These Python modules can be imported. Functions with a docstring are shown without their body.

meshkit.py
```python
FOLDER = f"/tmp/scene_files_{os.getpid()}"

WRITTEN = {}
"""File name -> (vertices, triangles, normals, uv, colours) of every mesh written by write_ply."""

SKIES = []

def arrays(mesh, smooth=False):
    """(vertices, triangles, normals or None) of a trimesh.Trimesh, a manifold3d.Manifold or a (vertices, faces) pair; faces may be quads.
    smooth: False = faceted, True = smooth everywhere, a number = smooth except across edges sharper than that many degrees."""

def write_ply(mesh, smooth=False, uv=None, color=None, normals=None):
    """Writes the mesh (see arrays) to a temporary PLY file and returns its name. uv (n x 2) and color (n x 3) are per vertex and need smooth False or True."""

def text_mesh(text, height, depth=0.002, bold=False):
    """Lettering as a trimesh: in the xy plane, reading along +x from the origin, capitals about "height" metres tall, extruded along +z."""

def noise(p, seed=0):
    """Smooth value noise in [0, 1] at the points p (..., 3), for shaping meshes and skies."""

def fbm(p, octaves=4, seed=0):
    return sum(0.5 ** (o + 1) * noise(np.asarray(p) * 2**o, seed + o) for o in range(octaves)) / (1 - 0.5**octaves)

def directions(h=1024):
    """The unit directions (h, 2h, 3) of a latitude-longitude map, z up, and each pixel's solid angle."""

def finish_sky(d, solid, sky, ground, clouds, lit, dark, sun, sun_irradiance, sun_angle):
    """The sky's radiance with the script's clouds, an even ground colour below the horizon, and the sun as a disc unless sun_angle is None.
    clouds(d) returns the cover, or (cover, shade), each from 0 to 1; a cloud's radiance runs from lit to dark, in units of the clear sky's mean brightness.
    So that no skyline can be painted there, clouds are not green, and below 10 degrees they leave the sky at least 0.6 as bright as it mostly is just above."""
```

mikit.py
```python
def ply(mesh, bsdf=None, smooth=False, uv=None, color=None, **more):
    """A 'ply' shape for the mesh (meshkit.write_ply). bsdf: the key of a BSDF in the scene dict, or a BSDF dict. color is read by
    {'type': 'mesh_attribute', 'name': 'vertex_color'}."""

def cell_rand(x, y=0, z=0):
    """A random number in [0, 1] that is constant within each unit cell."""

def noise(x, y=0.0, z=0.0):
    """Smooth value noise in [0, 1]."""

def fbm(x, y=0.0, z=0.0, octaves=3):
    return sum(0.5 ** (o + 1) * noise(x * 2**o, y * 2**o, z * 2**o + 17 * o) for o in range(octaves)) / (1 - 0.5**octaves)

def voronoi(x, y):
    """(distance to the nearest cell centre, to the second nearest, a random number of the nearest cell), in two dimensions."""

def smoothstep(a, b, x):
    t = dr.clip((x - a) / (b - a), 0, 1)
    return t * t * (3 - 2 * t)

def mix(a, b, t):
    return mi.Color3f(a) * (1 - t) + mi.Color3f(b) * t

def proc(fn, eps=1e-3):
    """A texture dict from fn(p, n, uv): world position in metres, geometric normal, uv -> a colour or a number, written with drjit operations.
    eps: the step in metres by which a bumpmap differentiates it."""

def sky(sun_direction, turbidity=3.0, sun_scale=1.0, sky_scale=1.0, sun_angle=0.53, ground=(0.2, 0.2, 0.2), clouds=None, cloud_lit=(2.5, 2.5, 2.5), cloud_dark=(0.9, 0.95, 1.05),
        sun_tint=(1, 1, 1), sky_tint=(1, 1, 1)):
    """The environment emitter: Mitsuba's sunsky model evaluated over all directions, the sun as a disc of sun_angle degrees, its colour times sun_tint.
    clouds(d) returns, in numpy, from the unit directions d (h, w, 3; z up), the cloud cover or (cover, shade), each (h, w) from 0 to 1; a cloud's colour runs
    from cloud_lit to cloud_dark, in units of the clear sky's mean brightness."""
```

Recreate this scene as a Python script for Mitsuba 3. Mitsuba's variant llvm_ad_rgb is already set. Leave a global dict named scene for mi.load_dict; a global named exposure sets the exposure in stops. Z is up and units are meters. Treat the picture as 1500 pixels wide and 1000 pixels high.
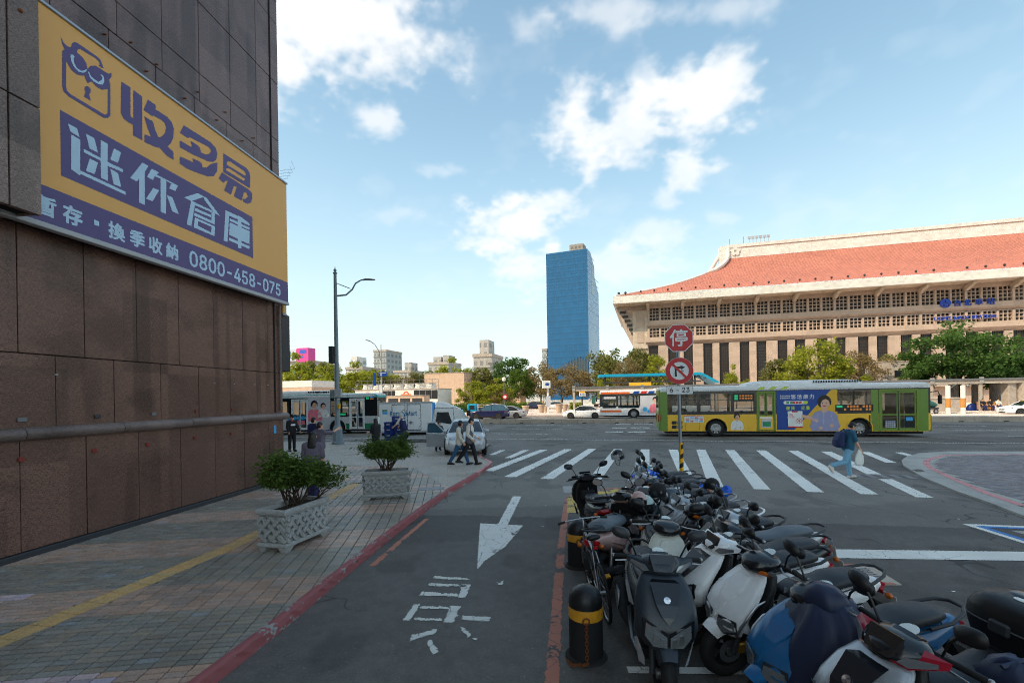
import math, random
import numpy as np, trimesh, mitsuba as mi, mikit, meshkit, manifold3d as m3, drjit as dr
from shapely.geometry import Polygon, LineString, Point
from shapely.geometry import box as sbox
from shapely import affinity, union_all
from mikit import proc, noise, fbm, voronoi, cell_rand, smoothstep, mix

T = mi.ScalarTransform4f
rng = np.random.default_rng(11)
random.seed(5)
PI = math.pi
scene, labels = {'type': 'scene'}, {}

# ---------------------------------------------------------------- camera, sky, exposure
EYE, FOCAL, ROLL = 2.6, 700.0, 0.0165            # eye height in metres; focal length and roll as read from the photograph
scene['camera'] = {'type': 'perspective', 'fov': 2 * math.degrees(math.atan(750 / FOCAL)), 'fov_axis': 'x', 'near_clip': 0.05, 'far_clip': 4000.0,
                   'principal_point_offset_x': 0.0, 'principal_point_offset_y': -0.081,
                   'to_world': T().look_at(origin=[0, 0, EYE], target=[0, 10, EYE], up=[math.sin(ROLL), 0, math.cos(ROLL)])}
exposure = 3.5
SUN = (-0.62, -0.36, 0.70)


def clouds(d):
    x, y, z = d[..., 0], d[..., 1], d[..., 2]
    q = np.stack([x / (z + .35) * 3.0, y / (z + .35) * 3.0, z * 2 + 5], -1)
    n = meshkit.fbm(q * 1.3, 5, 3)
    w = meshkit.fbm(q * 5.0, 5, 9)
    w2 = meshkit.fbm(q * 17.0, 4, 4)
    r = np.maximum(y, 1e-3)
    a, b = x / r, z / r                              # tangents of azimuth and height, seen from the street towards the station
    cover = np.zeros_like(x)
    shade = np.zeros_like(x)
    # the cumulus of the day: (azimuth tangent, height tangent, half width, half height, density)
    for (ca, cb, ra, rb, den) in [(-.33, .79, .26, .20, 1.), (-.56, .70, .25, .18, 1.), (-.27, .585, .10, .06, .75), (-.2, .88, .1, .08, .5),
                                  (.15, .565, .085, .13, .95), (.26, .565, .13, .10, .8), (.40, .60, .135, .135, 1.), (.47, .66, .08, .10, .8), (.29, .66, .05, .08, .5),
                                  (0., .36, .135, .085, .95), (.03, .27, .09, .08, .8), (.08, .40, .10, .05, .6), (.37, .47, .055, .065, .75), (.33, .41, .04, .035, .5),
                                  (.24, .27, .16, .06, .5), (.30, .33, .12, .04, .4), (.18, .80, .16, .06, .55), (.46, .80, .15, .05, .45), (.06, .78, .1, .05, .4),
                                  (-.13, .47, .06, .025, .35), (-.25, .38, .08, .03, .25), (.26, .49, .05, .03, .3), (.45, .37, .06, .02, .3)]:
        e = ((a - ca) / ra) ** 2 + ((b - cb) / rb) ** 2
        f = np.clip((.98 - np.sqrt(e) + (w - .5) * 1.3 + (w2 - .5) * .7) / .85, 0, 1)
        f = np.where(y > 0, f * f * (3 - 2 * f), 0) * den * .92
        cover = 1 - (1 - cover) * (1 - f)
        shade = np.maximum(shade, f * np.clip(.35 - (b - cb) / rb * .5, 0, 1) * .35)
    behind = np.clip((n - .52) * 5, 0, 1) * np.clip((.35 - y) / .5, 0, 1)
    wisps = np.clip((w + n - 1.06) * 2.2, 0, 1) * .16
    veil = .72 * np.clip(1 - z / .5, 0, 1) ** 1.6   # thin milky air low over the city
    body = 1 - (1 - cover) * (1 - np.maximum(behind, wisps))
    cover = 1 - (1 - body) * (1 - veil)
    shade = (shade * body + (cover - body)) / np.maximum(cover, 1e-4)      # the haze is the bluer of the two cloud colours
    return np.clip(cover, 0, 1), np.clip(shade, 0, 1)


scene['sky'] = mikit.sky(SUN, turbidity=3.0, sun_scale=.26, sky_scale=.64, clouds=clouds, cloud_lit=(1.5, 1.5, 1.49), cloud_dark=(1.03, 1.12, 1.13), sky_tint=(1.50, 1.31, .93))


def ray(u, v):
    a, b = u - 750.0, 581.0 - v
    return (a * math.cos(ROLL) + b * math.sin(ROLL)) / FOCAL, (-a * math.sin(ROLL) + b * math.cos(ROLL)) / FOCAL


def ground(u, v, z=0.0):
    x, t = ray(u, v)
    Y = (z - EYE) / t
    return x * Y, Y


def at(u, v, Y):
    x, t = ray(u, v)
    return x * Y, Y, EYE + t * Y


# ---------------------------------------------------------------- materials
def C(r, g, b):
    return [((c / 255 + .055) / 1.055) ** 2.4 if c > 10 else c / 255 / 12.92 for c in (r, g, b)]


def mat(key, col, rough=.55, spec=.5, metal=0., clear=0., bump=None, bscale=.002, **kw):
    d = {'type': 'principled', 'base_color': col if isinstance(col, dict) else {'type': 'rgb', 'value': [float(x) for x in col]},
         'roughness': rough, 'specular': spec}
    if metal:
        d['metallic'] = metal
    if clear:
        d['clearcoat'] = clear
        d['clearcoat_gloss'] = .95
    d.update(kw)
    if bump is not None:
        d = {'type': 'bumpmap', 'arbitrary': bump, 'scale': bscale, 'bsdf': d}
    scene[key] = {'type': 'twosided', 'bsdf': d}
    return key


# plain ones
for k, c, r, extra in [
    ('m_black', C(22, 23, 25), .45, {}), ('m_black_matte', C(26, 26, 28), .8, {}), ('m_rubber', C(24, 24, 25), .75, {}), ('m_dark_grey', C(50, 52, 56), .5, {}),
    ('m_mid_grey', C(105, 108, 112), .5, {}), ('m_light_grey', C(170, 172, 175), .5, {}), ('m_white', C(225, 226, 226), .4, {}), ('m_white_gloss', C(232, 233, 233), .22, dict(clear=.6)),
    ('m_cream_gloss', C(205, 205, 192), .25, dict(clear=.6)), ('m_black_gloss', C(20, 23, 28), .18, dict(clear=.8)), ('m_charcoal_satin', C(38, 46, 54), .34, dict(clear=.3)),
    ('m_blue_gloss', C(30, 100, 152), .2, dict(clear=.8)), ('m_bright_blue', C(15, 95, 215), .4, {}), ('m_teal_gloss', C(60, 128, 140), .22, dict(clear=.7)),
    ('m_silver_paint', C(176, 181, 186), .25, dict(clear=.7, metal=.35)), ('m_grey_paint', C(112, 120, 126), .25, dict(clear=.7, metal=.3)), ('m_slate_paint', C(88, 100, 112), .25, dict(clear=.6, metal=.2)),
    ('m_lilac_paint', C(178, 172, 186), .25, dict(clear=.6)), ('m_rose_paint', C(196, 160, 152), .3, dict(clear=.6, metal=.2)), ('m_red_gloss', C(165, 18, 42), .22, dict(clear=.7)),
    ('m_navy_paint', C(26, 30, 72), .2, dict(clear=.8)), ('m_chrome', C(225, 226, 228), .12, dict(metal=1.)), ('m_steel', C(165, 167, 170), .35, dict(metal=.9)), ('m_alloy', C(150, 150, 148), .35, dict(metal=.8)),
    ('m_gold', C(190, 140, 60), .3, dict(metal=.8)), ('m_seat', C(40, 44, 50), .52, {}), ('m_seat_grey', C(92, 100, 108), .55, {}), ('m_red_lamp', C(170, 14, 20), .15, dict(clear=.8)),
    ('m_amber_lamp', C(196, 98, 20), .15, dict(clear=.8)), ('m_clear_lamp', C(150, 156, 160), .07, dict(clear=1., metal=.6)), ('m_mirror', C(215, 220, 225), .04, dict(metal=1.)),
    ('m_yellow_paint', C(240, 188, 40), .3, dict(clear=.4)), ('m_lime_paint', C(102, 138, 40), .3, dict(clear=.4)), ('m_olive_trim', C(112, 140, 48), .4, {}),
    ('m_bus_white', C(228, 230, 230), .3, dict(clear=.4)), ('m_bus_grey', C(196, 198, 200), .35, dict(clear=.3)), ('m_green_dark', C(22, 122, 78), .3, dict(clear=.3)), ('m_teal_roof', C(70, 168, 168), .35, {}),
    ('m_orange_paint', C(226, 104, 44), .35, {}), ('m_print_blue', C(8, 66, 150), .4, {}), ('m_print_gold', C(226, 176, 40), .4, {}), ('m_print_white', C(230, 232, 228), .4, {}), ('m_print_red', C(205, 40, 44), .4, {}),
    ('m_print_lime', C(190, 214, 70), .4, {}), ('m_print_sky', C(60, 160, 220), .4, {}), ('m_print_lilac', C(150, 152, 190), .5, {}), ('m_print_skin', C(222, 176, 150), .5, {}), ('m_print_pink', C(232, 120, 140), .5, {}),
    ('m_print_hair', C(34, 26, 24), .5, {}), ('m_print_pale', C(196, 198, 206), .4, {}), ('m_print_green', C(20, 140, 90), .4, {}), ('m_print_violet', C(150, 70, 160), .5, {}),
    ('m_sign_red', C(196, 26, 36), .35, {}), ('m_sign_white', C(226, 230, 232), .35, {}), ('m_sign_black', C(20, 20, 22), .4, {}), ('m_sign_yellow', C(240, 176, 20), .4, {}),
    ('m_galv', C(140, 146, 152), .42, dict(metal=.6)), ('m_lamp_post', C(126, 140, 148), .5, {}), ('m_canopy_blue', C(0, 150, 190), .35, {}), ('m_truck_teal', C(90, 190, 205), .25, {}),
    ('m_skin', C(214, 164, 134), .5, {}), ('m_hair', C(24, 20, 19), .5, {}), ('m_hair_grey', C(190, 186, 180), .6, {}), ('m_cloth_black', C(26, 27, 31), .85, {}), ('m_cloth_navy', C(34, 38, 82), .85, {}),
    ('m_cloth_plum', C(98, 90, 104), .85, {}), ('m_cloth_cream', C(212, 204, 192), .85, {}), ('m_cloth_grey', C(92, 92, 98), .85, {}), ('m_cloth_denim', C(44, 84, 122), .85, {}), ('m_cloth_light_denim', C(122, 172, 200), .85, {}),
    ('m_cloth_blue', C(40, 92, 120), .85, {}), ('m_cloth_khaki', C(150, 142, 124), .85, {}), ('m_bag_navy', C(22, 40, 84), .7, {}), ('m_shoe_white', C(214, 206, 198), .6, {}), ('m_shoe_dark', C(40, 36, 36), .6, {}),
    ('m_crate_blue', C(16, 46, 118), .45, {}), ('m_helmet_mint', C(172, 196, 190), .22, dict(clear=.7)), ('m_rain_cape', C(36, 46, 74), .5, {}), ('m_bark_dark', C(70, 56, 46), .9, {}), ('m_soil', C(58, 46, 38), .95, {}),
    ('m_taxi', C(240, 190, 20), .25, dict(clear=.7)), ('m_green_net', C(40, 96, 92), .7, {}), ('m_chain_rust', C(120, 66, 34), .85, {}), ('m_letter_blue', C(10, 60, 168), .4, {}), ('m_letter_teal', C(0, 104, 150), .4, {}),
    ('m_bb_yellow', C(224, 168, 92), .5, {}), ('m_bb_purple', C(84, 72, 122), .5, {}), ('m_bb_light', C(176, 205, 226), .5, {}), ('m_amber_plastic', C(214, 150, 40), .4, {}), ('m_number_plate', C(214, 220, 216), .4, {}),
    ('m_screen_pink', C(220, 70, 150), .5, {}), ('m_screen_blue', C(60, 90, 190), .5, {}), ('m_white_wall', C(228, 224, 216), .7, {}), ('m_tan_wall', C(206, 176, 150), .75, {}), ('m_pole_orange', C(200, 140, 70), .6, {}),
]:
    mat(k, c, r, **extra)
mat('m_window_dark', C(30, 36, 42), .06, .8, clear=.6)
mat('m_station_glass', C(66, 55, 48), .35, .4)
mat('m_dull_red', C(124, 44, 36), .6)
mat('m_window_blue', C(58, 92, 112), .08, .8, clear=.5)
scene['m_pane'] = {'type': 'thindielectric', 'int_ior': 1.5, 'specular_transmittance': {'type': 'rgb', 'value': [.24, .28, .29]}}
scene['m_pane_clear'] = {'type': 'thindielectric', 'int_ior': 1.5}
for k, c, p in [('m_led_green', (.05, 1., .35), 2.2), ('m_led_amber', (1., .32, .06), 2.2), ('m_led_blue', (.15, .45, 1.), 2.)]:
    scene[k] = {'type': 'twosided', 'bsdf': {'type': 'principled', 'base_color': {'type': 'rgb', 'value': [min(1, x) for x in c]}, 'roughness': .6}}


# textured ones
def speck(p, s):
    return noise(p.x * s, p.y * s, p.z * s)


def asphalt_col(p, n, uv):
    wob = (noise(p.x * 3., 0., 5.) - .5) * .16 + (noise(p.x * 14., 3., 5.) - .5) * .05
    # two surfacings meet at a sealed joint: the newer dark lane, and the older, greyer road beyond it
    old = dr.select(p.y - 10.36 + .16 * p.x - wob > 0, 1., 0.)
    g = .070 + .062 * old + .036 * fbm(p.x * .55, p.y * .55, 0., 4) + .050 * (speck(p, 55.) - .5) * speck(p, 140.) + .022 * (noise(p.x * 9., p.y * 9., 1.) - .5)
    patch = smoothstep(.55, .62, fbm(p.x * .16 + 3., p.y * .3, 1., 2))
    g = g * (1 - .24 * patch)
    lane = smoothstep(.45, .7, noise(p.x * 1.4 + p.y * .25, p.y * .08, 6.))
    g = g * (1 + .10 * lane)
    stain = smoothstep(.60, .72, fbm(p.x * 1.1 + 7., p.y * .8, 2., 3))
    g = g * (1 - .3 * stain)
    pebble = smoothstep(.86, .93, speck(p, 70.))
    g = g + .06 * pebble
    # the transverse crack across the lane and a few wandering hairline cracks
    crack = smoothstep(.016, .006, dr.abs(p.y - 10.36 + .16 * p.x - wob)) * (dr.select(p.x < 9.5, 1., .0))
    f1, f2, c = voronoi(p.x * .42 + .25 * fbm(p.x * 2., p.y * 2., 0., 2), p.y * .3 + .25 * fbm(p.x * 2., p.y * 2., 9., 2))
    hair = smoothstep(.020, .004, f2 - f1) * smoothstep(.44, .52, noise(p.x * .35, p.y * .35, 4.))
    g = g * (1 - .6 * dr.maximum(crack, hair))
    return mi.Color3f(g * 1.10, g, g * .90)


mat('m_asphalt', proc(asphalt_col), .66, .5, bump=proc(lambda p, n, uv: speck(p, 90.) + .5 * speck(p, 200.), .004), bscale=.006)


def paint(base, wear, seed, s=1.):
    def fn(p, n, uv):
        w = fbm(p.x * 3.1 + seed, p.y * 3.1, seed, 4)
        fine = speck(p, 38.)
        chip = smoothstep(wear, wear - .07, w * .75 + fine * .25)
        f1, f2, c = voronoi(p.x * 3.4 + seed, p.y * 3.4)
        crack = smoothstep(.035, .008, f2 - f1) * smoothstep(.40, .52, noise(p.x * .8 + seed, p.y * .8, 3.))
        g = .052 + .03 * speck(p, 60.)
        k = dr.maximum(chip, crack * .8)
        tone = .86 + .2 * fbm(p.x * 1.2, p.y * 1.2, seed + 3, 3) - .10 * speck(p, 90.)
        return mi.Color3f(*[b for b in base]) * tone * (1 - k) + mi.Color3f(g) * k
    return proc(fn)


mat('m_line_white', paint((.76, .75, .70), .28, 1.), .7)
mat('m_line_white_worn', paint((.70, .69, .63), .40, 5.), .7)
mat('m_line_red', paint((.46, .165, .105), .40, 9.), .7)
mat('m_line_yellow', paint((.62, .42, .10), .38, 13.), .7)
mat('m_line_blue', paint((.05, .20, .52), .30, 17.), .7)
mat('m_line_pink', paint((.62, .27, .27), .36, 19.), .7)


def kerb_col(p, n, uv):
    w = fbm(p.x * 4., p.y * 4., p.z * 6., 4) * .7 + .3 * speck(p, 30.)
    chip = smoothstep(.60, .66, w)
    t = .8 + .35 * fbm(p.x * 1.5, p.y * 1.5, 2., 3)
    conc = .22 + .12 * speck(p, 40.)
    return mi.Color3f(.29, .082, .085) * t * (1 - chip) + mi.Color3f(conc, conc * .96, conc * .9) * chip


mat('m_kerb_red', proc(kerb_col), .75, bump=proc(lambda p, n, uv: speck(p, 30.) + .4 * speck(p, 80.), .004), bscale=.01)


def stonegrain(base, s, var, seed=0.):
    def fn(p, n, uv):
        a = speck(p, s)
        b = fbm(p.x * 2. + seed, p.y * 2., p.z * 2., 3)
        g = 1 + var * (a - .5) + .5 * var * (speck(p, s * 2.3) - .5) + .45 * (b - .5)
        return mi.Color3f(*base) * g
    return fn


def granite(base, seed, var=1.3, blotch=.35):
    """Polished granite with a coarse grain, dirt runs and blackened blotches."""
    def fn(p, n, uv):
        a = speck(p, 62.)
        b = speck(p, 130.)
        crys = smoothstep(.66, .76, speck(p, 95.))
        g = 1 + var * (a - .5) + .6 * var * (b - .5)
        run = smoothstep(.50, .72, noise(p.y * 5. + seed, seed, p.z * .25)) * smoothstep(.35, .65, fbm(p.y * .7, p.z * .5, seed, 3))
        blot = smoothstep(.52, .74, fbm(p.y * 1.3 + seed, p.z * 1.5, seed + 4., 4))
        tone = .78 + .42 * cell_rand(p.y * .948 + seed, p.z * .62, 2.)
        k = g * tone * (1 - .38 * run) * (1 - blotch * blot)
        return mi.Color3f(*base) * k + mi.Color3f(.05, .04, .038) * crys
    return proc(fn)


mat('m_granite', granite((.140, .073, .054), 1.), .36, .4)
mat('m_granite_upper', granite((.155, .100, .093), 7., .7, .22), .42, .45)
mat('m_granite_bay', granite((.185, .130, .112), 3., 1.1, .25), .45, .45)
mat('m_granite_trim', granite((.15, .11, .10), 5., .9, .3), .42, .4)
mat('m_joint', C(24, 22, 22), .9)


def tile_mat(key, base, seed, var=.35, rough=.62):
    def fn(p, n, uv):
        c = cell_rand((p.x * .9907 + p.y * .136) / .2, (-.136 * p.x + .9907 * p.y) / .1, seed)
        d = fbm(p.x * 1.1 + seed, p.y * 1.1, seed, 4)
        dirt = smoothstep(.5, .75, d)
        g = (1 + var * (c - .5)) * (1 + .45 * (speck(p, 70.) - .5)) * (1 - .16 * dirt)
        warm = (cell_rand((p.x * .9907 + p.y * .136) / .2, (-.136 * p.x + .9907 * p.y) / .1, seed + 5) - .5) * .16
        return mi.Color3f(base[0] * (1 + warm), base[1], base[2] * (1 - warm)) * g
    mat(key, proc(fn), rough, .45)


tile_mat('m_tile_pink', (.40, .275, .215), 1., .28, .45)
tile_mat('m_tile_grey', (.255, .222, .185), 2., .28, .45)
tile_mat('m_tile_pale', (.42, .34, .37), 3.)
tile_mat('m_tile_blue', (.255, .245, .235), 4.)
tile_mat('m_tile_yellow', (.52, .335, .15), 6., .15)
tile_mat('m_slab', (.35, .31, .265), 8., .12)
tile_mat('m_island_tile', (.205, .185, .195), 9., .5)
mat('m_bedding', C(42, 39, 37), .9)
mat('m_concrete', proc(stonegrain((.33, .32, .30), 30., .35, 1.)), .8)
mat('m_concrete_warm', proc(stonegrain((.42, .36, .30), 22., .3, 2.)), .8)
mat('m_plaza', proc(stonegrain((.50, .40, .345), 6., .18, 3.)), .8)
mat('m_far_ground', proc(stonegrain((.30, .29, .26), 2., .3, 4.)), .9)
mat('m_planter_stone', proc(stonegrain((.33, .33, .32), 45., .4, 5.)), .85)
mat('m_planter_clay', proc(stonegrain((.52, .38, .27), 12., .3, 6.)), .8)


def station_wall(p, n, uv):
    s = p.x * .962 - p.y * .272
    j = dr.minimum(dr.abs(s / 1.5 - dr.floor(s / 1.5) - .5), .5)
    jz = dr.abs(p.z / .9 - dr.floor(p.z / .9) - .5)
    line = dr.maximum(smoothstep(.485, .497, j), smoothstep(.478, .495, jz)) * .14
    c = cell_rand(s / 1.5 + .5, p.z / .9 + .5, 1.)
    g = (.92 + .16 * c) * (1 + .3 * (fbm(p.x * .5, p.y * .5, p.z * .8, 4) - .5)) * (1 - line)
    return mi.Color3f(.485, .368, .288) * g


mat('m_station_wall', proc(station_wall), .75)
mat('m_station_white', proc(stonegrain((.70, .67, .61), .6, .16, 7.)), .7)
mat('m_station_soffit', proc(stonegrain((.55, .46, .36), .8, .16, 8.)), .8)


def roof_col(p, n, uv):
    s = p.x * .962 - p.y * .272
    r = .5 + .5 * dr.sin(s * 6.2832 / .62)
    row = cell_rand(s / .62, p.z * 2.2, 2.)
    g = (.88 + .16 * r) * (.93 + .14 * row) * (1 + .28 * (fbm(p.x * .12, p.y * .12, p.z * .3, 4) - .5))
    return mi.Color3f(.43, .155, .108) * g


mat('m_roof_tile', proc(roof_col), .7)


def tower_col(p, n, uv):
    s = p.x * .927 - p.y * .375
    q = p.x * .375 + p.y * .927
    fz = p.z / 3.9 - dr.floor(p.z / 3.9)
    band = smoothstep(.80, .86, fz)
    h = s + q * 1.7
    mull = smoothstep(.40, .47, dr.abs(h / 1.6 - dr.floor(h / 1.6) - .5))
    pane = cell_rand(h / 1.6, p.z / 3.9, 5.)
    big = fbm(p.x * .05, p.y * .05, p.z * .07, 3)
    g = (.92 + .12 * pane + .25 * (big - .5)) * (1 - .22 * band) * (1 - .12 * mull)
    return mi.Color3f(.008, .105, .25) * g


mat('m_tower_glass', proc(tower_col), .2, .5)


def facade(base, win, ww, wh, seed):
    """A far block: window openings too small to tell apart in the picture."""
    def fn(p, n, uv):
        h = p.x * .8 - p.y * .6
        a = dr.abs(h / ww - dr.floor(h / ww) - .5)
        b = dr.abs(p.z / wh - dr.floor(p.z / wh) - .5)
        w = .62 * smoothstep(.32, .26, a) * smoothstep(.28, .22, b)
        g = 1 + .25 * (fbm(p.x * .1, p.y * .1, p.z * .1 + seed, 3) - .5)
        lit = .6 + .8 * cell_rand(h / ww, p.z / wh, seed)
        return mi.Color3f(*base) * g * (1 - w) + mi.Color3f(*win) * lit * w
    return proc(fn)


mat('m_block_beige', facade((.42, .40, .37), (.16, .16, .16), 1.9, 3.1, 1.), .8)
mat('m_block_grey', facade((.36, .38, .37), (.12, .14, .16), 1.7, 3.1, 2.), .7)
mat('m_block_white', facade((.62, .60, .56), (.2, .22, .24), 2.0, 3.2, 3.), .8)
mat('m_block_brown', facade((.30, .27, .23), (.07, .08, .09), 2.4, 3.1, 4.), .8)


def bark_col(p, n, uv):
    return mi.Color3f(.10, .075, .055) * (.7 + .8 * fbm(p.x * 4., p.y * 4., p.z * 1.2, 3))


mat('m_bark', proc(bark_col), .9)


def leaf_mat(key, a, b, thin=.35):
    def fn(p, n, uv):
        t = fbm(p.x * .9, p.y * .9, p.z * .9, 2) * .5 + .5 * cell_rand(p.x * 7., p.y * 7., p.z * 7.)
        return mix(a, b, t)
    scene[key] = {'type': 'principledthin', 'base_color': proc(fn), 'roughness': .5, 'diff_trans': thin * 2, 'eta': 1.35}
    return key


leaf_mat('m_leaf_lime', (.24, .28, .028), (.44, .45, .07), .5)
leaf_mat('m_leaf_green', (.075, .14, .028), (.17, .25, .05), .45)
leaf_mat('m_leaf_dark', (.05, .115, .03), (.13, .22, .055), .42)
leaf_mat('m_leaf_olive', (.15, .165, .045), (.27, .265, .09), .45)
leaf_mat('m_leaf_brown', (.21, .15, .07), (.34, .27, .12), .4)
leaf_mat('m_leaf_shrub', (.045, .090, .020), (.16, .23, .055), .38)
# ---------------------------------------------------------------- mesh tools: a mesh is (vertices, triangles)
def tri(v, f):
    v, f = np.asarray(v, float), np.asarray(f, int)
    if f.ndim == 2 and f.shape[1] == 4:
        f = np.vstack([f[:, [0, 1, 2]], f[:, [0, 2, 3]]])
    return v, f


def join(*ms):
    ms = [m for m in ms if m is not None and len(m[0])]
    at_ = np.cumsum([0] + [len(m[0]) for m in ms])
    return np.vstack([m[0] for m in ms]), np.vstack([m[1] + a for m, a in zip(ms, at_)])


def xf(m, M):
    M = np.asarray(M, float)
    f = m[1][:, ::-1] if np.linalg.det(M[:3, :3]) < 0 else m[1]
    return m[0] @ M[:3, :3].T + M[:3, 3], f


def Mt(x=0, y=0, z=0):
    M = np.eye(4); M[:3, 3] = x, y, z
    return M


def Mr(axis, deg):
    a = math.radians(deg); c, s = math.cos(a), math.sin(a)
    M = np.eye(4)
    i, j = {'x': (1, 2), 'y': (2, 0), 'z': (0, 1)}[axis]
    M[i, i] = M[j, j] = c; M[i, j] = -s; M[j, i] = s
    return M


def Ms(x, y=None, z=None):
    return np.diag([x, x if y is None else y, x if z is None else z, 1.])


def frame(o, ex, ey, ez=None):
    ex, ey = np.asarray(ex, float), np.asarray(ey, float)
    M = np.eye(4); M[:3, 0] = ex; M[:3, 1] = ey; M[:3, 2] = np.cross(ex, ey) if ez is None else ez; M[:3, 3] = o
    return M


BOXF = np.array([[0, 2, 3, 1], [4, 5, 7, 6], [0, 1, 5, 4], [2, 6, 7, 3], [0, 4, 6, 2], [1, 3, 7, 5]])


def box(x0, x1, y0, y1, z0, z1):
    v = [[x, y, z] for x in (x0, x1) for y in (y0, y1) for z in (z0, z1)]
    return tri(v, np.array([[0, 1, 3, 2], [4, 6, 7, 5], [0, 4, 5, 1], [2, 3, 7, 6], [0, 2, 6, 4], [1, 5, 7, 3]]))


def hull(pts):
    h = m3.Manifold.hull_points(np.asarray(pts, float)).to_mesh()
    return np.array(h.vert_properties[:, :3], float), np.array(h.tri_verts, int)


def bbox(x0, x1, y0, y1, z0, z1, r=.02):
    """A box with chamfered edges."""
    lo, hi = np.array([x0, y0, z0], float), np.array([x1, y1, z1], float)
    r = min(r, *(hi - lo) * .45)
    p = []
    for k in range(3):
        for s in np.ndindex(2, 2, 2):
            q = np.where(s, hi - r, lo + r)
            q[k] = hi[k] if s[k] else lo[k]
            p.append(q)
    return hull(p)


def ringpts(c, a, b, n=20, e=2.0):
    t = np.arange(n) * 2 * PI / n
    ct, st = np.cos(t), np.sin(t)
    ct, st = np.sign(ct) * np.abs(ct) ** (2 / e), np.sign(st) * np.abs(st) ** (2 / e)
    return np.asarray(c, float) + ct[:, None] * np.asarray(a, float) + st[:, None] * np.asarray(b, float)


def loft(rings, cap=True, closed=False):
    R = np.array(rings, float)
    k, n = R.shape[:2]
    v = R.reshape(-1, 3)
    i, j = np.meshgrid(np.arange(k if closed else k - 1), np.arange(n), indexing='ij')
    i2 = (i + 1) % k
    q = np.stack([i * n + j, i * n + (j + 1) % n, i2 * n + (j + 1) % n, i2 * n + j], -1).reshape(-1, 4)
    f = np.vstack([q[:, [0, 1, 2]], q[:, [0, 2, 3]]])
    if cap and not closed:
        c0, c1 = len(v), len(v) + 1
        v = np.vstack([v, R[0].mean(0), R[-1].mean(0)])
        jj = np.arange(n)
        f = np.vstack([f, np.stack([np.full(n, c0), (jj + 1) % n, jj], 1), np.stack([np.full(n, c1), (k - 1) * n + jj, (k - 1) * n + (jj + 1) % n], 1)])
    return v, f


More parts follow.
